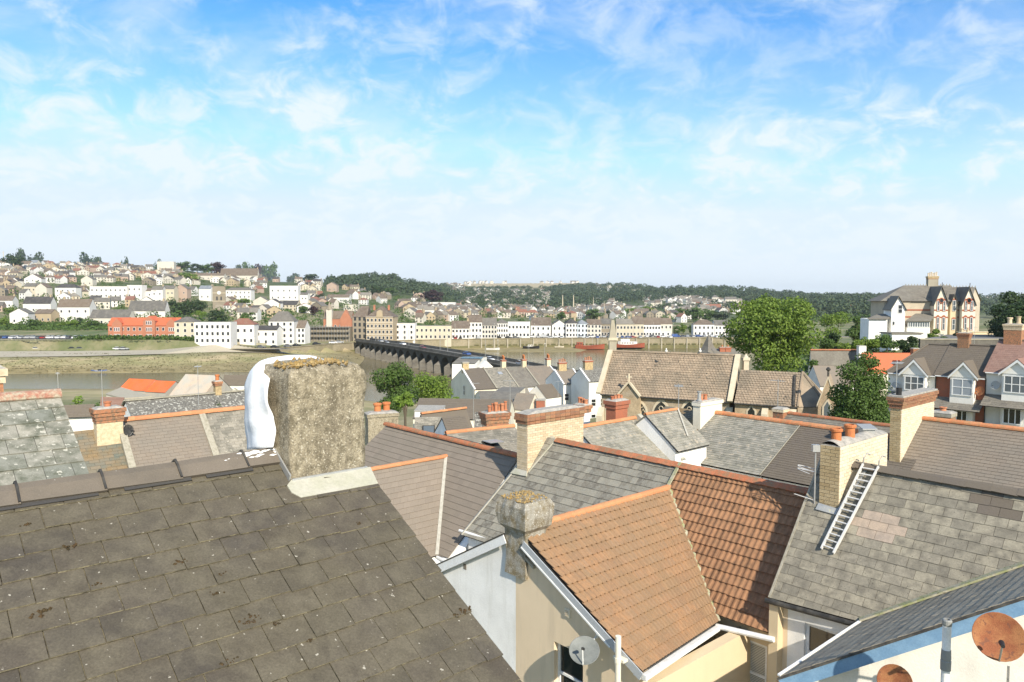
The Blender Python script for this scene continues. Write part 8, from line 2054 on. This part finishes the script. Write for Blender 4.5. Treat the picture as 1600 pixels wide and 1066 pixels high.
def bank():
 Y = 405.; P = A3((588 - 800) / FPX * Y, Y, 6); r, w, h, d = house('large buff stone bank with a tall slate mansard roof at the bridge end', 577, 618, 531, 495, 'w_buff', 'rf_brown', 'hip', 6, 4, 7, (-.3, .25), name='stone_bank', cat='bank', Y=408, d=18, yaw=.0, chm='w_brick')
 m = MB(); m.box((-w / 2 - 8, -d / 2 + 3, -3), (8, 0, 0), (0, d - 3, 0), (0, 0, h + 3)); m.build('shaded_wing', MATS['w_stone'], r, local=True)  # bank's side wing in darker stone, its shade put into the colour
 m = MB(); m.add([(-w / 2 - 8.3, -d / 2 + 2.7, h), (-w / 2 + .1, -d / 2 + 2.7, h), (-w / 2 + .1, d / 2 + .3, h), (-w / 2 - 8.3, d / 2 + .3, h), (-w / 2 - 4, -1, h + 6), (-w / 2 + .1, -1, h + 6)], [(0, 1, 5, 4), (1, 2, 5), (2, 3, 4, 5), (3, 0, 4)]); m.build('wing_roof', MATS['rf_brown'], r, local=True)
 for f in range(4):
  for k in range(3):
   m = MB(); m.box((-w / 2 - 7.2 + k * 2.5, -d / 2 + 2.95, 1.2 + f * 3.2), (1.2, 0, 0), (0, .05, 0), (0, 0, 2.0)); m.build('window', MATS['win_far'], r, local=True)
  m = MB(); m.box((-w / 2 - .1, -d / 2 - .2, (f + .98) * h / 4), (w + .2, 0, 0), (0, .3, 0), (0, 0, .3)); m.build('cornice', MATS['w_ivory'], r, local=True)
 m = MB(); m.prism([(-1.8, -d / 2 - .3, h), (1.8, -d / 2 - .3, h), (1.4, -d / 2 - .3, h + 3), (0, -d / 2 - .3, h + 4), (-1.4, -d / 2 - .3, h + 3)], (0, 4, 0)); m.build('gabled_dormer', MATS['w_buff'], r, local=True)
 r, w, h, d = house('red brick chapel with a stone turret left of the stone bank', 508, 552, 516, 498, 'w_brick', 'rf_brown', 'side', 5, 1, 6, (), name='brick_chapel', cat='chapel')
 m = MB(); m.cbox(-w * .28, -d / 2, -3, 3.6, 3.6, h + 9); m.build('turret', MATS['w_ivory'], r, local=True); m = MB(); m.lathe((-w * .28, -d / 2, h + 6), [(2.4, 0), (1.5, 2), (.1, 5)], 8); m.build('turret_cap', MATS['w_stone'], r, local=True)
 m = MB(); m.prism([(w * .1, -d / 2 - 1, -3), (w * .48, -d / 2 - 1, -3), (w * .48, -d / 2 - 1, h), (w * .29, -d / 2 - 1, h + 6), (w * .1, -d / 2 - 1, h)], (0, 5, 0)); m.build('gable_end', MATS['w_brick'], r, local=True)
 # scaffolded building
 Y = 396.; P = at(513, Y); P = A3(P[0], P[1], QZ); r = thing('scaffolded_building', 'stone building wrapped in scaffolding left of the stone bank', 'building', P); w = 64 * Y / FPX
 m = MB(); m.box((-w / 2, 1.5, -1), (w, 0, 0), (0, 7, 0), (0, 0, 9)); m.build('wall', MATS['w_stone'], r, local=True)
 for lv in (2.6, 5.2, 7.8): m = MB(); m.box((-w / 2, -.2, lv), (w, 0, 0), (0, 1.5, 0), (0, 0, .25)); m.build('scaffold_board', MATS['stone_bridge'], r, local=True)
 for i in range(15): m = MB(); x = -w / 2 + w * i / 14; m.tube([(x, -.1, -1), (x, -.1, 9)], .09, 5); m.build('scaffold_pole', MATS['galvanised'], r, local=True)
 for i in range(10): m = MB(); x = -w / 2 + w * (i + .5) / 10; m.box((x - .5, 1.44, 1 + 3 * (i % 2)), (1, 0, 0), (0, .08, 0), (0, 0, 1.6)); m.build('window', MATS['win_far'], r, local=True)
bank()
# ---- generic houses of the town, one of each kind first, then copies
def town():
 r = random.Random(31); specs = []
 occ = [(q[1], q[2], q[3], q[4] - 6) for q in LM] + [(175, 283, 530, 498), (331, 356, 484, 446), (508, 552, 516, 490), (560, 620, 531, 478), (262, 358, 508, 468)]
 def blocked(x, y, wpx, hpx):
  for a, b, yb, yt in occ:
   if a - 1 < x + wpx / 2 and x - wpx / 2 < b + 1 and yt < y < yb + 3: return True
  return False
 rows = [(-8, 250, 409, 5), (-8, 470, 424, 4), (-8, 500, 431, 3), (-8, 480, 417, 3), (-8, 505, 435, 2), (-8, 508, 450, 1), (-8, 508, 458, 1), (-8, 510, 467, 0), (-8, 512, 476, 0), (230, 512, 485, 0), (230, 440, 494, 0), (-8, 505, 439, 2), (-8, 508, 446, 1), (-8, 508, 454, 1), (-8, 510, 462, 0), (-8, 512, 471, 0), (-8, 514, 480, 0), (230, 515, 489, 0), (-8, 20, 490, 0), (230, 440, 498, 0), (380, 510, 505, 0), (300, 420, 513, 0),
   (505, 560, 452, 0), (520, 600, 462, 0), (505, 660, 469, 0), (505, 720, 476, 0), (520, 740, 483, 0), (540, 760, 490, 0), (610, 960, 497, 0), (620, 1130, 503, 0), (630, 960, 509, 0), (700, 900, 490, 0), (940, 1100, 497, 0), (800, 1000, 484, 0), (1020, 1150, 489, 0), (1080, 1150, 480, 0)]
 for x0, x1, y, _ in rows:
  x = x0
  while x < x1:
   yy = y + r.uniform(-3, 3); P = place(x, yy, 470 if x > 440 else 400); Y = P[1]
   wm = r.choice([7, 8, 9, 11, 13]); wpx = wm * FPX / Y
   if not blocked(x + wpx / 2, yy, wpx, 10) and r.random() < .93: specs.append((wpx, x + wpx / 2, yy, P, wm, Y))
   x += wpx * r.uniform(.62, .98)
 # distant white clusters
 far = []
 for x0, x1, y0, y1, n in ((690, 735, 444, 458, 46), (720, 860, 455, 480, 120), (735, 905, 440.5, 443, 90), (930, 1010, 443, 456, 26), (1000, 1100, 468, 480, 40), (1060, 1160, 468, 492, 60), (860, 960, 472, 484, 34), (1040, 1060, 478, 490, 8), (1230, 1400, 461, 482, 26), (1530, 1580, 462, 470, 6), (600, 640, 434, 438, 5), (1120, 1126, 447, 452, 3), (640, 860, 484, 494, 70), (870, 1010, 486, 498, 46)):
  for _ in range(n):
   x = r.uniform(x0, x1); y = r.uniform(y0, y1); P = place(x, y, 470); far.append((x, y, P, r.choice([7, 8, 10, 12]), P[1]))
 specs.sort(key=lambda s: -s[0])
 NI = 270; ind = specs[:NI]; rest = specs[NI:]
 walls = ['w_white', 'w_white', 'w_ivory', 'w_cream', 'w_ivory', 'w_pink', 'w_white', 'w_stone', 'w_buff']; roofs = ['rf_grey', 'rf_brown', 'rf_brown', 'rf_pale', 'rf_dark', 'rf_grey', 'rf_red', 'rf_brown']; kinds = ['side', 'side', 'front', 'hip', 'side', 'front']
 protos = {}
 used = {}
 ords = ORD
 ind.sort(key=lambda s: s[1])
 for (wpx, x, y, P, wm, Y) in ind:
  wl = r.choice(walls); rm = r.choice(roofs); kd = r.choice(kinds)
  key = (wm, wl, rm, kd)
  zone = ('on the skyline' if y < 414 else 'high on the left hill' if y < 435 else 'on the left hill' if y < 458 else 'low on the left hill') if x < 505 else ('behind the bank' if x < 735 else 'behind the quay houses')
  k2 = (wl, rm, kd, zone); used[k2] = used.get(k2, 0) + 1; i = used[k2] - 1
  nm = {'side': 'house', 'front': 'gable-fronted house', 'hip': 'hipped house'}[kd]
  lab = f"{ords[i]} {WN[wl]} {nm} with {RN[rm]} roof from left {zone}"
  if key not in protos:
   w_, rf, wn, ch = hmesh(wm, r.choice([7, 8, 9]), r.choice([4.5, 5.2, 5.6]), kd, r.uniform(2.6, 3.6), 2, max(2, wm // 3), (r.choice([-.4, .4]),) if r.random() < .75 else (), win=.95)
   mw = MB()
   for (a, z, ww, hh) in wn: winmb(mw, a, z, ww, hh, -4.5)
   ms = [('wall', w_.mesh('wall', MATS[wl])), ('roof', rf.mesh('roof', MATS[rm]))] + [('chimney', m.mesh('chimney', MATS['w_buff'])) for m in ch]
   dep = -min(v[1] for v in w_.v);
   mw = MB(); [winmb(mw, a, z, ww, hh, -dep) for (a, z, ww, hh) in wn]
   if mw.v: ms.append(('windows', mw.mesh('windows', MATS['win_far'])))
   protos[key] = ms
  t = thing('hillside_house', lab, 'house', P, r.uniform(-.55, .55) if x < 500 else r.uniform(-.9, .9), 'houses of the town across the river')
  for nm_, me in protos[key]:
   o = put(nm_, me, t, local=True)
   if nm_ == 'windows': o['kind'] = 'stuff'
 # the rest as one mass per material
 parts = {}
 def dump(x, y, P, wm, wl, rm, kd, k=1.0):
  w_, rf, wn, ch = hmesh(wm, 8, 5 * k, kd, 3 * k, 1, 2, (), win=1)
  R_ = Matrix.Rotation(r.uniform(-.8, .8), 4, 'Z'); T = Matrix.Translation(Vector(P))
  mw = MB(); [winmb(mw, a, z, ww, hh, -4) for (a, z, ww, hh) in wn]
  for mm, mt in ((w_, wl), (rf, rm), (mw, 'win_far')):
   q = parts.setdefault(mt, MB()); q.add([tuple(T @ R_ @ Vector(v)) for v in mm.v], mm.f)
 for (wpx, x, y, P, wm, Y) in rest: dump(x, y, P, wm, r.choice(walls), r.choice(roofs), r.choice(kinds))
 for (x, y, P, wm, Y) in far: dump(x, y, P, wm, r.choice(['w_white', 'w_ivory', 'w_white']), r.choice(['rf_grey', 'rf_brown', 'rf_pale']), r.choice(kinds), 1.1)
 vs = []; fs = []; mi = []; mats = list(parts)
 for i, mt in enumerate(mats):
  k = len(vs); vs += parts[mt].v; fs += [tuple(a + k for a in f) for f in parts[mt].f]; mi += [i] * len(parts[mt].f)
 me = bpy.data.meshes.new('distant_houses'); me.from_pydata(vs, [], fs)
 for mt in mats: me.materials.append(MATS[mt])
 me.polygons.foreach_set('material_index', mi); me.update()
 tag(put('distant_houses', me), 'mass of small distant houses scattered over the far slopes', 'houses', None, 'stuff')
town()
# ---- cars
CARC = {'white': (.75, .75, .75), 'black': (.02, .02, .022), 'silver': (.42, .43, .44), 'red': (.30, .03, .025), 'blue': (.05, .10, .28), 'grey': (.12, .125, .13)}
for k, c in CARC.items(): plain('car_' + k, c, .3, spec=.6)
CP = {}
def car(kind, P, rz, label, group, van=False):
 key = (kind, van)
 t = thing('parked_van' if van else 'parked_car', label, 'van' if van else 'car', P, rz, group)
 if key not in CP:
  b = MB(); L, w, h = (4.8, 1.9, 2.0) if van else (4.2, 1.75, .82)
  if van: b.prism([(-L / 2, -w / 2, .35), (L / 2, -w / 2, .35), (L / 2, -w / 2, 1.1), (L / 2 - .8, -w / 2, 1.95), (-L / 2, -w / 2, 2.0)], (0, w, 0))
  else:
   b.prism([(-L / 2, -w / 2, .28), (L / 2, -w / 2, .28), (L / 2, -w / 2, .72), (L / 2 - 1.1, -w / 2, .88), (-L / 2 + .3, -w / 2, .92), (-L / 2, -w / 2, .8)], (0, w, 0))
   b.prism([(-L / 2 + .9, -w / 2 + .15, 1.38), (L / 2 - 1.9, -w / 2 + .15, 1.38), (L / 2 - 2.0, -w / 2 + .15, 1.43), (-L / 2 + 1.0, -w / 2 + .15, 1.43)], (0, w - .3, 0))
  g = MB()
  if van: g.prism([(L / 2 - .02, -w / 2 - .01, 1.15), (L / 2 - .78, -w / 2 - .01, 1.85), (L / 2 - 1.5, -w / 2 - .01, 1.85), (L / 2 - 1.5, -w / 2 - .01, 1.15)], (0, w + .02, 0))
  else: g.prism([(-L / 2 + .35, -w / 2 + .1, .9), (L / 2 - 1.15, -w / 2 + .1, .88), (L / 2 - 1.9, -w / 2 + .16, 1.38), (-L / 2 + .9, -w / 2 + .16, 1.38)], (0, w - .2, 0))
  wh = []
  for x in (-L * .32, L * .32):
   for y in (-w / 2, w / 2 - .2):
    m = MB(); m.tube([(x, y, .31), (x, y + .2, .31)], .31, 10); wh.append(m.mesh('wheel', MATS['black_plastic']))
  CP[key] = [('body', b.mesh('body', MATS['car_' + kind])), ('glazing', g.mesh('glazing', MATS['glass_dark']))] + [('wheel', m) for m in wh]
 for nm, me in CP[key]: put(nm, me, t, local=True)
def cars():
 r = random.Random(9); cnt = {}
 ks = ['white', 'silver', 'black', 'grey', 'red', 'blue', 'white', 'silver']
 wds = ORD
 def add(px, Y, z, kind, rz, where, van=False, dy=0):
  k = (kind, where, van); cnt[k] = cnt.get(k, 0) + 1
  x = (px - 800) / FPX * Y
  car(kind, A3(x, Y, z), rz, f"{wds[cnt[k] - 1]} {kind} {'van' if van else 'car'} from the left {where}", 'cars ' + where, van)
 for i in range(20):
  px = 2 + i * 8.2 + r.uniform(-1, 1)
  add(px, 352 + r.uniform(0, 3), 10.36, r.choice(ks) if i not in (17, 18) else 'black', math.pi / 2 + r.uniform(-.1, .1) if i % 3 else .1, 'in the car park above the embankment')
 for px, k in ((17, 'red'), (24, 'red'), (43, 'white'), (56, 'white'), (113, 'black'), (125, 'grey'), (183, 'white'), (192, 'silver')): add(px, 336.5, 6.08, k, .03, 'on the lower embankment road')
 for px, k in ((325, 'black'), (334, 'grey'), (375, 'black'), (407, 'grey'), (429, 'black'), (449, 'grey'), (463, 'black'), (494, 'black'), (520, 'white'), (530, 'silver'), (362, 'white')): add(px, yq(px) + 4, QZ + .06, k, .05 + (.25 if px > 440 else 0), 'before the white waterside buildings')
 for i in range(58):
  px = 600 + i * 9.3 + r.uniform(-2, 2)
  if 640 < px < 655: continue
  add(px, yq(px) + r.choice([3.2, 9, 14]), QZ + .06, r.choice(ks), math.pi / 2 + r.uniform(-.1, .1) if r.random() < .6 else .05, 'along the quay', van=(i % 11 == 5))
 an = math.atan2(BD[1], BD[0])
 for i, (t, k) in enumerate(((.12, 'silver'), (.2, 'white'), (.27, 'white'), (.42, 'red'), (.6, 'blue'), (.72, 'white'), (.8, 'silver'))):
  P = BA + BD * t - BS * (2.2 if i % 2 else 5.2) + Z * (BZT(t) + .02); car(k, P, an, f"{k} car driving on the stone bridge, {['nearest the far bank', 'second from the far bank', 'third from the far bank', 'near the middle', 'right of the middle', 'second nearest the near bank', 'nearest the near bank'][i]}", 'cars on the bridge')
 # buses / awning
 t = thing('blue_marquee', 'pale blue awning stall among the parked cars on the quay', 'stall', at(825, 446)); m = MB(); m.cbox(0, 0, 0, 5.6, 3, 2.6); m.build('body', MATS['w_blue'], t, local=True); m = MB(); m.prism([(-3, -1.7, 2.6), (3, -1.7, 2.6), (2.6, 0, 3.4), (-2.6, 0, 3.4)], (0, .1, .0)); m.prism([(-3, 1.7, 2.6), (3, 1.7, 2.6), (2.6, 0, 3.4), (-2.6, 0, 3.4)], (0, .1, .0)); m.build('canopy', MATS['rf_blue'], t, local=True)
cars()
def posts():
 # lamps on quay and bridge, masts
 L = MB(); L.tube([(0, 0, 0), (0, 0, 7.6), (0, -.9, 8)], [.09, .06, .05], 6); pole = L.mesh('pole', MATS['galvanised']); h = MB(); h.cbox(0, -1.1, 7.9, .25, .7, .14); head = h.mesh('lamp_head', MATS['white_board'])
 r = random.Random(3); n = 0
 w = ORD
 for i in range(17):
  px = 618 + i * 31; t = thing('street_lamp', f'{w[i]} lamp post from the bridge along the quay', 'street lamp', A3((px - 800) / FPX * (yq(px) + 2), yq(px) + 2, QZ + .9), group='lamp posts on the quay')
  put('pole', pole, t, local=True); put('lamp_head', head, t, local=True)
 for i in range(9):
  f = .06 + i * .1; P = BA + BD * f - BS * (1.0 if i % 2 else 6.8) + Z * BZT(f); t = thing('street_lamp', f'{w[i]} lamp post on the stone bridge from the far bank', 'street lamp', P, group='lamp posts on the bridge')
  put('pole', pole, t, local=True); put('lamp_head', head, t, local=True)
 for i, (px, yt, yb, rr) in enumerate(((879, 462, 488, 1.1), (896, 462, 490, 1.1), (927, 465, 486, .5), (944, 472, 492, .5), (735, 486, 502, 1.2))):
  P = place(px, yb, 470); hh = (yb - yt) * P[1] / FPX; lb = ['left one of two tall pale masts above the town', 'right one of two tall pale masts above the town', 'thin mast right of the two tall ones', 'shortest thin mast farthest right above the town', 'tall square brick chimney behind the quay houses'][i]
  t = thing('tall_mast' if i < 4 else 'brick_chimney', lb, 'mast' if i < 4 else 'chimney', P); m = MB(); m.tube([(0, 0, -2), (0, 0, hh * .5), (0, 0, hh)], [rr, rr * .8, rr * .45], 8); m.build('shaft', MATS['stone_trim' if i < 4 else 'w_buff'], t, local=True)
  m = MB(); m.tube([(0, 0, hh), (0, 0, hh + 1)], [rr * .7, rr * .3], 8); m.build('cap', MATS['stone_grey'], t, local=True)
 P = at(6, 440); P = place(6, 419, 600); t = thing('telegraph_pole', 'pale pole beside the dark tree at the left edge', 'pole', P); m = MB(); m.tube([(0, 0, 0), (0, 0, 26 * P[1] / FPX)], .35, 6); m.build('shaft', MATS['stone_trim'], t, local=True); m = MB(); m.cbox(0, 0, 24 * P[1] / FPX, 3, .3, .3); m.build('crossarm', MATS['stone_trim'], t, local=True)
posts()
def boats():
 def boat(label, px, py, L, rz, hull, top=None, z=None, Y=None, mast=0, cabin=None, name='moored_boat', cat='boat', boot=None):
  P = onz(px, py, .0) if Y is None else A3((px - 800) / FPX * Y, Y, z)
  if z is not None: P[2] = z
  t = thing(name, label, cat, P, rz); b = L * .16; H = L * .13; st = 9; V_ = []; F_ = []
  for i in range(st):
   f = i / (st - 1); w = b * (math.sin(math.pi * min(.5, f * .75 + .2)) if f < .5 else math.cos((f - .5) * math.pi * .98)); w = max(w, .03); z0 = H * (1 + .5 * abs(f - .4) ** 1.5 * 2); x = (f - .5) * L
   V_ += [(x, 0, -.15 * H + (f > .9) * H * .4), (x, -w * .75, .15 * H), (x, -w, z0), (x, -w * .86, z0), (x, w * .86, z0), (x, w, z0), (x, w * .75, .15 * H)]
  for i in range(st - 1):
   for k in range(7): a = i * 7 + k; c = i * 7 + (k + 1) % 7; F_.append((a, c, c + 7, a + 7))
  F_ += [tuple(range(7))[::-1], tuple(range((st - 1) * 7, st * 7))]
  m = MB(); m.add(V_, F_); m.build('hull', MATS[hull], t, local=True)
  m = MB(); m.box((-L * .42, -b * .6, H * 1.02), (L * .7, 0, 0), (0, b * 1.2, 0), (0, 0, .06)); m.build('deck', MATS[top or 'w_ivory'], t, local=True)
  if boot: m = MB(); m.add([(v[0], v[1] * 1.03, min(v[2], .28 * H) ) for v in V_], F_); m.build('boot_topping', MATS[boot], t, local=True)
  if cabin:
   x, l, h_, mt = cabin; m = MB(); m.box((x * L, -b * .55, H), (l * L, 0, 0), (0, b * 1.1, 0), (0, 0, h_)); c = m.build('cabin', MATS[mt], t, local=True)
   for k in range(max(2, int(l * L / 1.6))): m = MB(); m.box((x * L + .4 + k * 1.5, -b * .58, H + h_ * .45), (.8, 0, 0), (0, .05, 0), (0, 0, h_ * .3)); m.build('window', MATS['win_far'], c, local=True)
  if mast: m = MB(); m.tube([(L * .08, 0, H), (L * .08, 0, H + mast)], .09, 5); m.build('mast', MATS['galvanised'], t, local=True)
  return t, L, b, H
 boat('small blue and white open boat floating on the left of the river', 155, 582, 6.2, .0, 'car_blue', 'w_white', cabin=(-.05, .16, .5, 'car_black'))
 boat('small white yacht aground on the mud below the quay', 770, 547, 7.5, .05, 'w_white', 'w_ivory', z=.5, Y=412, mast=9)
 boat('dark blue motor boat aground on the mud below the quay', 830, 545, 9.5, -.05, 'car_black', 'w_blue', z=.8, Y=420, cabin=(-.2, .3, 1.0, 'w_ivory'))
 boat('small cream boat aground left of the red vessel', 874, 543, 5.5, .1, 'w_cream', 'w_cream', z=1.0, Y=425, cabin=(-.1, .2, .6, 'w_cream'))
 t, L, b, H = boat('red-hulled working vessel moored at the quay left of the church turret', 922, 543, 17, .04, 'ship_red', 'w_brick', z=.0, Y=424, cabin=(-.45, .2, 2.0, 'ship_red'), mast=7, name='red_vessel')
 t, L, b, H = boat('larger ship with orange-red hull and white deckhouse moored behind the nave', 984, 541, 17.5, .0, 'ship_red', 'w_white', z=.6, Y=424, cabin=(-.38, .62, 1.7, 'w_white'), name='moored_ship', cat='ship', boot='car_black')
 m = MB(); m.box((-.3 * L, -b * .4, H + 1.7), (.3 * L, 0, 0), (0, b * .8, 0), (0, 0, 1.5)); m.build('bridge_deck', MATS['w_white'], t, local=True); m = MB(); m.tube([(-1, 0, H + 3), (-1, 0, H + 7)], .12, 5); m.build('mast', MATS['galvanised'], t, local=True)
 for i, (px, py) in enumerate(((183, 579), (1040, 549))):
  P = onz(px, py, 0); t = tag(MB().lathe(P, [(.25, -.1), (.4, .15), (.3, .45), (.05, .55)], 8).build('mooring_buoy', MATS['tile_red']), ['small orange buoy right of the blue and white boat', 'small orange buoy near the foot of the quay behind the nave'][i], 'buoy')
 P = onz(91, 610, 1.5); t = thing('channel_marker', 'thin grey marker post standing at the near river edge, far left', 'post', P); m = MB(); m.tube([(0, 0, -1), (0, 0, 5.6)], .1, 6); m.build('post', MATS['galvanised'], t, local=True); m = MB(); m.cbox(0, 0, 5, 1.1, .1, .5); m.build('top_mark', MATS['galvanised'], t, local=True)
 # gulls on the church ridge
 for i, px in enumerate((1041, 1094)):
  P = W(px, 552, 81); t = thing('gull', ['white gull perched on the middle of the nave ridge', 'white gull perched on the nave ridge near the slate spire'][i], 'bird', P); m = MB(); m.lathe((0, 0, .05), [(.02, 0), (.14, .1), (.16, .22), (.06, .34), (.09, .42), (.05, .5)], 8); m.build('body', MATS['w_white'], t, local=True); m = MB(); m.prism([(.05, -.05, .2), (.5, 0, .22), (.05, .05, .2)], (0, 0, .04)); m.build('wing', MATS['dish_grey'], t, local=True)
boats()
def aerials():
 """rooftop television aerials"""
 for i, (px, py, Y, h, lb) in enumerate(((541, 640, 40, 2.2, 'tall thin aerial mast behind the rendered chimney with two pots'), (740, 638, 56, 2.0, 'aerial mast left of the pot-crowned chimney'), (797, 652, 46, 2.4, 'aerial mast right of the pot-crowned chimney'), (872, 640, 60, 2.4, 'aerial mast above the roofs behind the tall cream stack'), (160, 624, 44, 1.8, 'aerial near the brown lean-to at the left'), (310, 620, 46, 2.0, 'aerial on the mossy roof right of the grey shed'), (1215, 640, 38, 1.6, 'aerial beside the small brick stack behind the orange ridge'), (1400, 618, 27, 1.3, 'short aerial on the red capped stack near the bay windowed houses'), (1522, 538, 82, 2.0, 'aerial on the roof of the middle bay windowed house'), (1060, 650, 34, 1.5, 'aerial between the white flashing and the white chimney'), (826, 566, 150, 3.0, 'aerial on the white terrace ridge'))):
  P = W(px, py, Y); t = thing('roof_aerial', lb, 'aerial', P); m = MB(); m.tube([(0, 0, -1.2), (0, 0, h)], [.02, .016], 6); m.build('pole', MATS['galvanised'], t, local=True)
  a = random.Random(i).uniform(0, 3); c, s_ = math.cos(a), math.sin(a)
  m = MB(); m.tube([(-.35 * c, -.35 * s_, h - .1), (.45 * c, .45 * s_, h - .1)], .012, 5); m.build('boom', MATS['galvanised'], t, local=True)
  for k in range(7):
   q = -.3 + k * .12; m = MB(); m.tube([(q * c - .2 * s_, q * s_ + .2 * c, h - .1), (q * c + .2 * s_, q * s_ - .2 * c, h - .1)], .007, 4); m.build('element', MATS['galvanised'], t, local=True)
aerials()
# ---- thin summer haze over the whole scene
def haze():
 m = bpy.data.materials.new('haze'); m.use_nodes = True; nt = m.node_tree; nt.nodes.clear()
 out = nt.nodes.new('ShaderNodeOutputMaterial'); v = nt.nodes.new('ShaderNodeVolumePrincipled')
 v.inputs['Color'].default_value = (.86, .93, 1, 1); v.inputs['Density'].default_value = .00008; v.inputs['Anisotropy'].default_value = .2
 nt.links.new(v.outputs[0], out.inputs['Volume'])
 m_ = MB(); m_.box((-14000, -140, -3.2), (28000, 0, 0), (0, 6300, 0), (0, 0, 135)); m_.build('haze', m, kind='stuff', label='thin pale haze')
haze()
